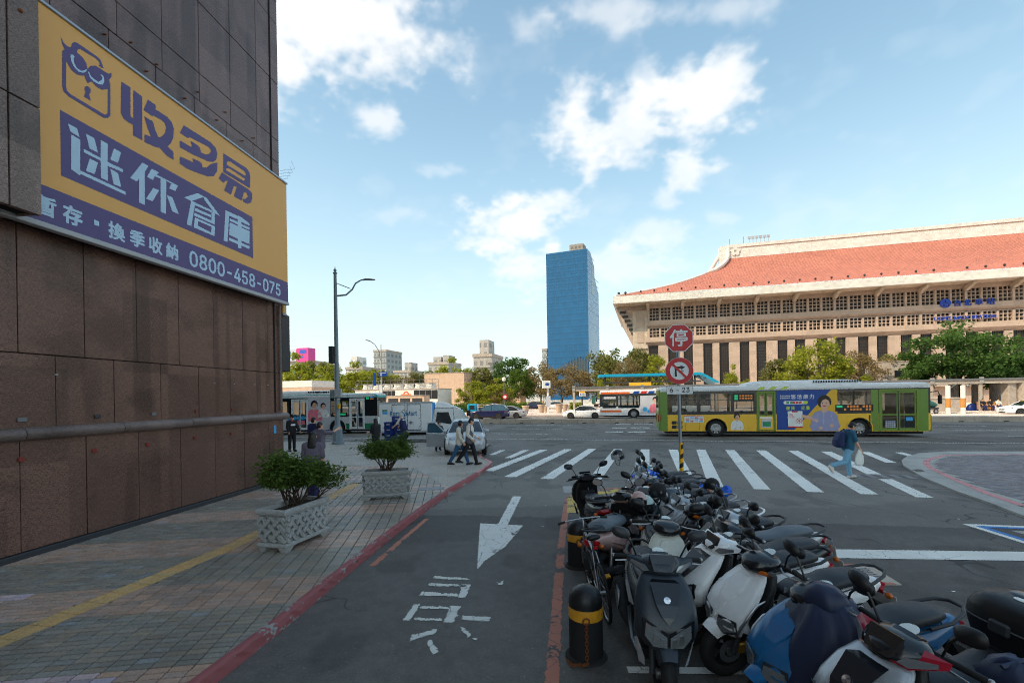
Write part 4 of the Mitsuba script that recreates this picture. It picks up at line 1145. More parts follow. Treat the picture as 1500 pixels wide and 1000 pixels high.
# ---------------------------------------------------------------- the blue glass tower and other far blocks
TO = np.array(at(861.5, 450, 300.)[:2]); TF, TS = np.array([.927, -.375]), np.array([.375, .927])
tx = ray(801, 450)[0]
TWID = (tx * TO[1] - TO[0]) / (tx * -TF[1] + TF[0]); TWID = abs(TWID)
tM = frame([*TO, 0], [*-TF, 0], [*TS, 0], [0, 0, 1])
TH = at(861, 364, 300.)[2]
tower = Kit()
prof = Polygon([(0, 0), (33, 0), (33, TH - 23), (20, TH - 13), (20, TH - 7), (9, TH), (0, TH)])
body = xf(xf(ext(prof, TWID), frame([0, 0, 0], [0, 1, 0], [0, 0, 1])), tM)
tower.add('wall', body, 'm_tower_glass')
tower.add('recess', xf(box(-.06, 3, 11, 19.5, TH - 26, TH - 6.), tM), 'm_window_dark')
tower.add('roof_block', xf(box(3.5, 12.5, 4, 12, TH - .5, TH + 5.), tM), 'm_block_brown')
for k in range(24):
    tower.add('floor_band', join(xf(box(-.03, TWID + .03, -.10, .02, 6 + k * 3.9, 6.35 + k * 3.9), tM), xf(box(-.10, .02, -.03, 19. if k > 19 else 33., 6 + k * 3.9, 6.35 + k * 3.9), tM)), 'm_tower_glass') if 6.4 + k * 3.9 < TH - 1 else None
lob = []
for k in range(13):
    x = .8 + k * 1.0
    lob.append(xf(box(x, x + .62, -.25, 0., 4., 26 - .35 * abs(k - 5)), tM))
tower.add('lobby_window', join(*lob), 'm_window_dark')
for k in range(14):
    tower.add('lobby_mullion', xf(box(.55 + k * 1.0, .72 + k * 1.0, -.5, 0, 4, 27.5 - .35 * abs(k - 5)), tM), 'm_window_blue')
tower.place('glass_tower', 'tall blue glass office tower standing beyond the trees', 'tower')


def block(u0, u1, vtop, Y, m, label, depth=14, roofs=(), name='apartment_block', turn=.25, extra=None):
    """A far building: front between two sight lines at distance Y, its right side turned a little towards us."""
    x0, x1 = at(u0, 560, Y)[0], at(u1, 560, Y)[0]
    h = at((u0 + u1) / 2, vtop, Y)[2]
    M = frame([x0, Y, 0], [math.cos(turn), -math.sin(turn), 0], [math.sin(turn), math.cos(turn), 0])
    w_ = (x1 - x0) * .92
    k = Kit()
    k.add('wall', xf(box(0, w_, 0, depth, 0, h), M), m)
    k.add('parapet', xf(join(box(-.3, w_ + .3, -.3, 0, h - .9, h + .2), box(w_, w_ + .3, 0, depth, h - .9, h + .2)), M), 'm_concrete_warm')
    for (a, b, t) in roofs:
        k.add('roof_block', xf(box(w_ * a, w_ * b, depth * .2, depth * .7, h, h + t), M), m)
    nf = int(h / 3.2)
    for f in range(max(1, nf - 7), nf):
        k.add('ledge', xf(box(-.25, w_ + .25, -.45, 0, f * 3.2 - .35, f * 3.2), M), 'm_concrete')
    if extra:
        extra(k, M, w_, h)
    k.place(name, label, 'building', group=None)


def screen(k, M, w_, h):
    k.add('billboard', xf(box(w_ * .45, w_ * 1.02, -1, 0, h - .5, h + 4.6), M), 'm_screen_pink')
    k.add('billboard', xf(box(w_ * 1.0, w_ * 1.04, -1, 3, h - .5, h + 4.6), M), 'm_screen_pink')
    k.add('print', xf(join(box(w_ * .6, w_ * .95, -1.05, -1, h + 2.6, h + 3.9), box(w_ * .6, w_ * .8, -1.05, -1, h + 1., h + 1.6)), M), 'm_screen_blue')
    k.add('billboard', xf(box(-1, w_ * .43, -1, 0, h, h + 4.2), M), 'm_print_pale')
    k.add('print', xf(join(box(0, w_ * .15, -1.05, -1, h + 1, h + 3.6), box(w_ * .22, w_ * .36, -1.05, -1, h + .6, h + 3.)), M), 'm_green_net')
    k.add('print', xf(box(w_ * .55, w_ * .85, -.05, 0, h - 12, h - 2.5), M), 'm_print_blue')
    k.add('print', xf(box(0, w_ * .5, -.05, 0, h - 4, h - 2.6), M), 'm_green_dark')


def setbacks(k, M, w_, h):
    k.add('roof_block', xf(box(w_ * .25, w_ * .75, 2, 9, h, h + 5), M), 'm_block_beige')
    for f in range(6):
        k.add('balcony', xf(box(w_ * .8, w_ * 1.08, -.9, 2, h - 3 - f * 3.1, h - 2 - f * 3.1), M), 'm_concrete')


block(425, 461, 529, 175., 'm_block_white', 'white block with a pink and blue screen on its roof left of the lamp post', extra=screen)
block(548, 570, 513, 260., 'm_block_grey', 'tall grey apartment tower behind the far street lamp', depth=18)
block(507, 536, 538, 190., 'm_block_white', 'low white building with a stepped roof right of the lamp post', roofs=[(.05, .45, 4.5)])
block(577, 606, 543, 230., 'm_block_beige', 'small beige building on the skyline right of the far street lamp', roofs=[(.5, .9, 4)])
block(628, 662, 531, 190., 'm_block_beige', 'grey beige building on the skyline above the pinkish wall', roofs=[(.1, .5, 2.5), (.6, .9, 3)])
block(694, 724, 519, 160., 'm_block_beige', 'stepped concrete apartment block rising above the dark trees', extra=setbacks)
block(795, 802, 511, 318., 'm_block_grey', 'narrow grey block against the left edge of the blue tower', depth=8)
block(585, 640, 549, 300., 'm_block_white', 'long pale building low on the skyline between the trees', depth=10)

# ---------------------------------------------------------------- forecourt walls and sheds
def shed(name, label, u0, u1, v0, Y, m, depth=5, top=None, cat='wall', turn=.28, extra=None, z0=.1):
    x0, x1 = at(u0, 570, Y)[0], at(u1, 570, Y)[0]
    h = at((u0 + u1) / 2, v0, Y)[2]
    M = frame([x0, Y, 0], [math.cos(turn), -math.sin(turn), 0], [math.sin(turn), math.cos(turn), 0])
    w_ = (x1 - x0) / (math.cos(turn) + .1)
    k = Kit()
    if top:
        k.add('wall', xf(box(0, w_, 0, depth, z0, h - top), M), m)
        k.add('parapet', xf(box(-.06, w_ + .06, -.06, depth, h - top, h), M), 'm_white_wall')
    else:
        k.add('wall', xf(box(0, w_, 0, depth, z0, h), M), m)
        k.add('coping', xf(box(-.08, w_ + .08, -.08, depth, h, h + .12), M), 'm_concrete_warm')
    if extra:
        extra(k, M, w_, h)
    return k.place(name, label, cat)


def tile_joints(k, M, w_, h):
    for i in range(1, int(w_ / 1.2)):
        k.add('joint', xf(box(i * 1.2 - .015, i * 1.2 + .015, -.012, 0, .15, h - .02), M), 'm_concrete')


def vents(k, M, w_, h):
    for a, b in [(.30, .50), (.72, 1.0)]:
        n = 4
        for i in range(n):
            k.add('louvre', xf(box(w_ * (a + (b - a) * i / n) + .05, w_ * (a + (b - a) * (i + 1) / n) - .05, -.06, 0, h - 1.7, h - .15), M), 'm_black')
    for a in (.1, .57):
        k.add('emblem', xf(xf(flat(union_all([Point(0, 0).buffer(.6).difference(Point(0, 0).buffer(.35)), sbox(-1, -.15, 1, .1)])), frame([w_ * a + 1, -.01, h - .9], [1, 0, 0], [0, 0, 1])), M), 'm_orange_paint')
    for i in range(7):
        x = w_ * (.08 + .13 * i)
        k.add('cooling_fan', xf(join(xf(lathe([(.9, 0), (1.0, .1), (.8, .7), (.95, 1.0)], 12), Mt(x, 2.2, h + .1))), M), 'm_white_wall', 40)
    for z in (.5, 1.1, 1.7):
        k.add('rail', xf(box(0, w_, .3, .36, h + z, h + z + .06), M), 'm_mid_grey')
    for i in range(15):
        k.add('post', xf(box(w_ * i / 14 - .03, w_ * i / 14 + .03, .3, .36, h, h + 1.75), M), 'm_mid_grey')


def openings(k, M, w_, h):
    for i in range(3):
        a = .05 + i * .32
        k.add('opening', xf(box(w_ * a, w_ * (a + .26), -.05, 0, h - 1.0, h - .35), M), 'm_dark_grey')


shed('forecourt_wall', 'tan tiled wall with a white parapet beside the granite building', 405, 470, 558, 82, 'm_tan_wall', 7, 1.1, extra=tile_joints)
shed('vent_shed', 'low white plant shed with black louvres and cooling fans on its roof', 520, 660, 571, 88, 'm_white_wall', 6, extra=vents, cat='shed')
shed('forecourt_wall', 'low tan wall with three dark openings behind the delivery truck', 566, 630, 580, 76, 'm_tan_wall', 2, extra=openings)
shed('forecourt_wall', 'pinkish tiled block beside the yellow green trees', 622, 688, 547, 108, 'm_tan_wall', 9, extra=tile_joints)
shed('forecourt_wall', 'small square tan block with a window among the brown trees', 746, 764, 558, 112, 'm_tan_wall', 5, extra=lambda k, M, w_, h: k.add('window', xf(box(.5, w_ - .6, -.03, 0, h - 2.2, h - 1.), M), 'm_window_dark'))
shed('forecourt_wall', 'pale concrete stair house left of the big dark green trees', 1293, 1328, 530, 72, 'm_concrete_warm', 6, extra=lambda k, M, w_, h: k.add('window', xf(box(w_ * .45, w_ * .8, -.03, 0, h - 2.4, h - 1.3), M), 'm_window_dark'))
shed('forecourt_wall', 'brown wall behind the front of the yellow bus', 1338, 1400, 584, 53, 'm_concrete_warm', 2)
shed('forecourt_wall', 'long low wall at the far side of the station forecourt', 980, 1120, 572, 92, 'm_tan_wall', 2)

# covered walkway along the forecourt
k = Kit()
A0, A1 = np.array([8.6, 66.5]), np.array([64., 50.5])
ea = (A1 - A0) / np.linalg.norm(A1 - A0); eb_ = np.array([-ea[1], ea[0]]); LN = np.linalg.norm(A1 - A0)
WM = frame([*A0, 0], [*ea, 0], [*eb_, 0])
k.add('beam', xf(box(0, LN, 0, .35, 3.22, 3.62), WM), 'm_concrete_warm')
k.add('roof', xf(box(-.2, LN, -.15, 3.2, 3.62, 3.8), WM), 'm_mid_grey')
k.add('beam', xf(box(0, LN, 2.7, 3.05, 3.22, 3.61), WM), 'm_concrete_warm')
for i in range(13):
    k.add('bracket', xf(box(i * 4.6 - .2, i * 4.6 + .2, -.12, .0, 3.25, 3.95), WM), 'm_concrete')
    if i < 6 or i > 7:
        k.add('post', xf(bbox(i * 4.6 - .15, i * 4.6 + .15, .05, .3, .1, 3.22, .02), WM), 'm_concrete_warm')
k.place('covered_walkway', 'long covered walkway with a flat grey roof along the forecourt', 'walkway')
k = Kit()
for u, w_ in [(1397, .95), (1432, 1.05), (1458, 1.0)]:
    x, y = ground(u, 602, .14); y += 5; x = x / (y - 5) * y
    k.add('column', xf(lathe([(w_ * .52, .1), (w_ * .5, 3.2)], 18), Mt(x, y, 0)), 'm_concrete', 50)
for u in (1478, 1499):
    x, y = ground(u, 603, .14); y += 3; x = x / (y - 3) * y
    k.add('column', xf(bbox(-.45, .45, -.45, .45, .1, 3.3, .04), Mt(x, y, 0)), 'm_concrete_warm')
k.add('floor', xf(box(0, 30, -4, 0, .145, .2), frame([37, 56.5, 0], [*E1, 0], [*E2, 0])), 'm_concrete_warm')
k.add('roof', xf(box(33., LN, 3.25, 12.5, 3.3, 3.78), WM), 'm_concrete')
k.place('arcade', 'thick grey concrete columns under the big dark green trees', 'colonnade')
for (u, lab) in [(1389, 'white post with an orange middle, first from the front of the yellow bus'), (1411, 'white post with an orange middle, second from the front of the yellow bus')]:
    x, y = ground(u, 605.5, .14)
    k = Kit()
    k.add('shaft', cyl([x, y, .14], [x, y, 3.0], .21, 12), 'm_white_wall', 50)
    k.add('wrap', cyl([x, y, .75], [x, y, 1.7], .225, 12), 'm_pole_orange', 50)
    k.add('arm', tube([[x, y, 2.5], [x + .5, y, 2.9], [x + 1.0, y, 3.2]], .04, 6), 'm_mid_grey')
    k.place('walkway_post', lab, 'post', group='striped walkway posts')
# blue roofed bus shelter
k = Kit()
a = np.array(at(878, 553, 76)[:2]); zz = at(878, 551, 76)[2]
BM = frame([*a, 0], [math.cos(.12), -math.sin(.12), 0], [math.sin(.12), math.cos(.12), 0])
k.add('roof', xf(box(0, 15.6, 0, 4.5, zz - .1, zz + .28), BM), 'm_canopy_blue')
k.add('roof', xf(xf(box(0, 2.9, 0, 4.5, -.1, .28), frame([15.6, 0, zz], [.86, 0, -.5], [0, 1, 0], [.5, 0, .86])), BM), 'm_canopy_blue')
for i in range(6):
    x = 8.2 + i * 1.4
    k.add('truss', xf(tube([[x, .3, zz - .1], [x + .7, .3, zz - 1.0], [x + 1.4, .3, zz - .1]], .09, 5), BM), 'm_dark_grey')
k.add('beam', xf(box(.5, 15.6, .2, .45, zz - 1.15, zz - .95), BM), 'm_dark_grey')
for x in (1., 8., 15.):
    k.add('post', xf(cyl([x, 1.5, .1], [x, 1.5, zz], .14, 8), BM), 'm_dark_grey')
k.add('fascia_panel', xf(box(4.6, 8.0, .05, .2, zz - 1.6, zz - 1.1), BM), 'm_print_gold')
k.place('bus_shelter', 'bus shelter with a long bright blue roof edge and dark trusses', 'shelter')
# ---------------------------------------------------------------- trees, hedges, potted plants
def leaf_cards(centres, size, r, up=.35):
    """Leaf-sized bent cards, one per centre."""
    n = len(centres)
    a = r.normal(size=(n, 3)); a[:, 2] *= .5; a /= np.linalg.norm(a, axis=1, keepdims=True)
    b = r.normal(size=(n, 3)); b[:, 2] = b[:, 2] * .5
    b -= a * (a * b).sum(1, keepdims=True); b /= np.linalg.norm(b, axis=1, keepdims=True)
    nrm = np.cross(a, b); flip = nrm[:, 2] < 0
    b[flip] *= -1; nrm = np.cross(a, b)
    s = size * r.uniform(.65, 1.25, (n, 1))
    w = s * .36
    p0 = centres - a * s * .5
    p3 = centres + a * s * .5 - nrm * s * .12
    p1 = centres - b * w + nrm * s * .06
    p2 = centres + b * w + nrm * s * .06
    v = np.stack([p0, p1, p3, p2], 1).reshape(-1, 3)
    k = np.arange(n)[:, None] * 4
    f = np.vstack([k + [0, 3, 1], k + [3, 2, 1]])
    return v, f


def crown_points(n, clumps, r, flatten=.75, rough=.35):
    """Points in leaf clumps that fill an uneven crown of radius about 1."""
    c = []
    while len(c) < clumps:
        p = r.normal(size=3); p /= np.linalg.norm(p)
        q = p * r.uniform(.35, 1.0) ** .6 * (1 + rough * (r.random() - .5)) * [1, 1, flatten]
        if q[2] > -.45 * flatten:
            c.append(q)
    c = np.array(c)
    i = r.integers(0, clumps, n)
    rad = r.uniform(.20, .36, clumps)[i][:, None]
    d = r.normal(size=(n, 3)); d /= np.linalg.norm(d, axis=1, keepdims=True)
    return c[i] + d * rad * r.uniform(.3, 1.05, (n, 1)) * [1, 1, .7], c


def tree_kit(seed, height, rx, leaf, n=2600, clumps=46, trunk=.16, crown_at=.62, flatten=.75, sz=.17, umbrella=False, bare=0):
    r = np.random.default_rng(seed)
    k = Kit()
    zc = height * crown_at
    rz = height - zc
    pts, cl = crown_points(n, clumps, r, 1.0)
    S = np.array([rx, rx, rz])
    k.add('crown', leaf_cards(pts * S + [0, 0, zc], sz, r), leaf)
    base = [[0, 0, -.1], [.03 * rx, .02, zc * .35], [-.02 * rx, .03, zc * .62]]
    limbs = [tube([*base, [0, 0, zc * .9]], [trunk, trunk * .8, trunk * .65, trunk * .4], 8)]
    k.add('trunk', limbs[0], 'm_bark', 50)
    for q in cl[r.permutation(len(cl))[:14]]:
        p1 = q * S * .8 + [0, 0, zc]
        p0 = np.array([0, 0, zc * r.uniform(.5, .85)])
        m = (p0 + p1) / 2 + r.normal(size=3) * .08 * rx - [0, 0, .05 * rz]
        k.add('limb', tube([p0, m, p1], [trunk * .42, trunk * .26, trunk * .08], 6), 'm_bark', 50)
    return k


TK = {
    'lime': tree_kit(1, 7., 3.4, 'm_leaf_lime', 6200, 52, sz=.36, crown_at=.50),
    'lime2': tree_kit(2, 7., 3.0, 'm_leaf_lime', 5200, 42, sz=.34, crown_at=.48),
    'green': tree_kit(3, 8., 3.6, 'm_leaf_green', 7000, 54, sz=.36, crown_at=.5),
    'dark': tree_kit(4, 9., 4.2, 'm_leaf_dark', 9000, 70, sz=.38, crown_at=.45),
    'olive': tree_kit(5, 8., 3.6, 'm_leaf_olive', 7000, 56, sz=.34, crown_at=.5),
    'olive2': tree_kit(6, 8., 3.2, 'm_leaf_olive', 6000, 46, sz=.32, crown_at=.5),
    'brown': tree_kit(7, 7., 3.4, 'm_leaf_brown', 5600, 56, sz=.28, crown_at=.5),
    'brown2': tree_kit(8, 7., 3.2, 'm_leaf_brown', 4200, 50, sz=.27, crown_at=.5),
    'airy': tree_kit(9, 8.5, 3.6, 'm_leaf_lime', 4300, 40, sz=.36, crown_at=.5),
    'spread': tree_kit(10, 7.5, 4.4, 'm_leaf_dark', 9500, 60, sz=.30, crown_at=.60, trunk=.24),
    'spread2': tree_kit(12, 7.0, 3.9, 'm_leaf_dark', 7600, 50, sz=.30, crown_at=.58, trunk=.22),
}
HT = {'lime': (7., 3.4), 'lime2': (7., 3.), 'green': (8., 3.6), 'dark': (9., 4.2), 'olive': (8., 3.6), 'olive2': (8., 3.2), 'brown': (7., 3.4), 'brown2': (7., 3.2), 'airy': (8.5, 3.6), 'spread': (7.5, 4.4), 'spread2': (7., 3.9)}


def plant_tree(kind, u, vtop, wpx, Y, label, rot=0., group=None, z=.1, mats={}):
    x, y, zt = at(u, vtop, Y)
    w_ = wpx * Y / FOCAL / 2
    h, rx = HT[kind]
    s, sz = w_ / rx, (zt - z) / h
    M = Mt(x, y, z) @ Mr('z', rot) @ Ms(s, s, sz)
    TK[kind].place('tree', label, 'tree', M, group, mats)


TREES = [
    ('lime', 436, 527, 74, 112, 'yellow green tree touching the granite building edge, behind the tan wall', 10),
    ('olive2', 462, 528, 60, 122, 'taller olive tree behind the tan wall, left of the lamp post', 115),
    ('lime2', 480, 534, 60, 104, 'yellow green tree just left of the lamp post', 60),
    ('lime', 512, 538, 84, 98, 'yellow green tree just right of the lamp post, over the green bus', 140),
    ('olive2', 545, 541, 66, 118, 'olive tree around the far street lamp', 200),
    ('lime2', 570, 549, 60, 128, 'low yellow green tree right of the far street lamp', 320),
    ('brown', 597, 551, 74, 125, 'brownish tree on the skyline above the cooling fans', 30),
    ('olive', 632, 538, 66, 126, 'thin green tree rising above the left end of the pinkish block', 80),
    ('lime', 668, 531, 66, 135, 'pale green tree between the pinkish block and the stepped apartment block', 240),
    ('olive2', 706, 538, 50, 112, 'olive green tree in front of the stepped apartment block', 300),
    ('lime2', 692, 559, 46, 88, 'small yellow tree at the hedge, left one of two', 20),
    ('lime', 722, 559, 52, 86, 'small orange yellow tree at the hedge, right one of two', 100),
    ('dark', 748, 526, 70, 118, 'broad dark green tree left of the blue tower', 170),
    ('green', 762, 539, 40, 104, 'bright green tree in front of the dark green tree', 45),
    ('brown', 792, 530, 58, 108, 'rust brown tree below the left edge of the blue tower', 220),
    ('brown2', 822, 534, 64, 98, 'big brown tree behind the white metro sign', 310),
    ('brown2', 852, 540, 50, 104, 'brown tree below the glass lobby of the blue tower', 75),
    ('brown2', 735, 570, 36, 84, 'nearly bare grey brown tree by the hedge end', 95),
    ('olive', 898, 503, 66, 98, 'tall olive tree between the blue tower and the station eave', 15),
    ('olive2', 932, 510, 56, 92, 'olive green tree under the corner of the station eave', 130),
    ('brown', 918, 522, 46, 86, 'brown green tree behind the blue shelter roof', 205),
    ('lime2', 962, 522, 54, 88, 'yellow olive tree just left of the stop sign', 260),
    ('lime', 890, 552, 30, 82, 'small bright yellow bush tree at the end of the blue shelter', 330),
    ('lime', 1078, 541, 34, 76, 'small yellow tree right of the no turn sign', 280),
    ('olive2', 1148, 525, 66, 72, 'olive bush tree left of the bright lime tree', 50),
    ('airy', 1196, 496, 88, 66, 'bright lime green airy tree in front of the station windows', 0),
    ('lime2', 1232, 536, 60, 64, 'yellow green low tree right of the bright lime tree', 190),
    ('brown2', 1268, 512, 70, 74, 'pale autumn coloured tree left of the pale stair house', 145),
    ('olive', 1308, 510, 60, 78, 'thin autumn tree behind the pale stair house', 265),
    ('spread', 1404, 479, 132, 60, 'large spreading dark green tree over the walkway columns', 30),
    ('spread2', 1480, 507, 92, 60, 'dark green tree at the right edge beside the larger one', 200),
    ('green', 1345, 517, 40, 64, 'green tree part hidden by the left side of the large spreading tree', 85),
]
for t in TREES:
    plant_tree(*t)
# trunks of trees behind the walkway
# hedge
r = np.random.default_rng(21)
hk = Kit()
hx0, hx1 = at(640, 585, 80)[0], at(772, 585, 80)[0]
P_ = r.uniform([0, 0, 0], [1, 1, 1], (5200, 3)) * [hx1 - hx0, 1.8, 1.45]
edge = (P_[:, 2] > 1.0) | (P_[:, 1] < .35)
P_ = P_[edge]
P_[:, 2] += .12 * np.sin(P_[:, 0] * 1.7) + .2
hk.add('foliage', leaf_cards(P_ + [hx0, 79, 0], .24, r), 'm_leaf_green')
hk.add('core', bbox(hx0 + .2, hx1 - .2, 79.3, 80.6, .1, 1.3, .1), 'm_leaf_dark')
hk.place('hedge', 'long clipped green hedge behind the dark blue car', 'hedge')
for u0, u1, Y, lab in [(760, 820, 95, 'low clipped yellow green hedge beyond the clay pots'), (835, 852, 72, 'small clipped round bush under the walkway')]:
    x0, x1 = at(u0, 585, Y)[0], at(u1, 585, Y)[0]
    n = 900
    P_ = r.uniform([0, 0, 0], [1, 1, 1], (n, 3)) * [x1 - x0, 1.5, 1.3]
    hk = Kit()
    hk.add('foliage', leaf_cards(P_ + [x0, Y, .3], .24, r), 'm_leaf_lime')
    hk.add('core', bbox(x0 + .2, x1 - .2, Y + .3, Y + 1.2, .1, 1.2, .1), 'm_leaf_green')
    hk.place('hedge', lab, 'hedge')

# clay pots on the forecourt
pot = Kit()
pot.add('bowl', lathe([(.30, 0), (.34, .1), (.44, .8), (.52, 1.05), (.52, 1.15), (.45, 1.15), (.42, 1.0), (.01, 1.0)], 18), 'm_planter_clay', 40)
pot.add('rim', ring_torus(.5, .05, 18, 6) if False else xf(ring_torus(.5, .05, 18, 6), Mr('x', 90) @ Mt(0, 0, 0)) if False else lathe([(.5, 1.04), (.56, 1.07), (.56, 1.16), (.5, 1.18)], 18), 'm_planter_clay', 40)
low = Kit()
low.add('bowl', lathe([(.35, 0), (.5, .25), (.72, .55), (.72, .62), (.6, .62), (.01, .5)], 18), 'm_planter_clay', 40)
low.add('plant', leaf_cards(crown_points(160, 8, r)[0] * [.7, .7, .35] + [0, 0, .75], .18, r), 'm_leaf_lime')
for u, v, k, s, lab in [(770, 606, pot, 1., 'tall tan pot on the forecourt, right of the silver car'), (793, 604.5, pot, 1.05, 'tall tan pot left of the white metro sign'), (800, 603.5, pot, .95, 'tan pot directly behind the pot left of the metro sign'),
                        (819, 604.5, pot, 1.1, 'tan pot at the foot of the brown tree, right of the metro sign'), (828, 602.5, pot, 1., 'tan pot just behind the pot at the foot of the brown tree'), (780, 592.5, pot, .95, 'distant tan pot behind the thin lamp of the forecourt'),
                        (795, 592, pot, .95, 'distant tan pot behind the metro sign'), (808, 595, pot, .9, 'distant tan pot right of the metro sign mast'), (821, 591, pot, 1., 'distant tan pot in front of the hedge beyond'), (753, 598, low, 1., 'low round tan bowl behind the silver car roof'),
                        (735, 592, pot, .8, 'small tan pot by the hedge end'), (745, 593.5, low, .9, 'low bowl with green plants near the hedge, left one'), (764, 593, low, .9, 'low bowl with green plants on the forecourt, right one'),
                        (852, 590, pot, 1., 'distant tan pot under the walkway, left of the board sign'), (864, 588, pot, 1., 'distant tan pot under the walkway, right of the board sign')]:
    x, y = ground(u, v, .14)
    k.place('clay_pot', lab, 'pot', Mt(x, y, .14) @ Ms(s), group='tan pots on the station forecourt')
# ---------------------------------------------------------------- vehicles
def wheel_parts(k, name, x, y, z, R, W, side, hub='m_alloy', spokes=5):
    """A road wheel whose outer face looks along side (+1 or -1 in y)."""
    M = frame([x, y, z], [1, 0, 0], [0, 0, 1], [0, side, 0])
    prof = [(R * .62, -W / 2), (R * .93, -W / 2), (R, -W * .32), (R, W * .32), (R * .93, W / 2), (R * .62, W / 2)]
    t = lathe(prof, 26, True)
    t = loft([ringpts([0, 0, zz], [rr, 0, 0], [0, rr, 0], 26) for rr, zz in prof], closed=True)
    w = k.add(name, xf(t, M), 'm_rubber', 40)
    k.add(w + '/rim', xf(join(lathe([(R * .63, W * .18), (R * .63, W * .44), (R * .57, W * .46), (R * .55, W * .2)], 26, True), lathe([(.01, W * .16), (R * .56, W * .16)], 26)), M), hub, 40)
    for i in range(spokes):
        a = i * 2 * PI / spokes
        k.add(w + '/spoke', xf(hull([[math.cos(a) * rr - math.sin(a) * t_, math.sin(a) * rr + math.cos(a) * t_, zz] for rr, tt, zz in [(R * .08, R * .09, W * .36), (R * .58, R * .06, W * .42)] for t_ in (-tt, tt)] + [[math.cos(a) * rr, math.sin(a) * rr, W * .18] for rr in (R * .08, R * .58)]), M), hub)
    k.add(w + '/hub', xf(lathe([(.01, W * .46), (R * .12, W * .44), (R * .14, W * .2)], 12), M), hub, 40)


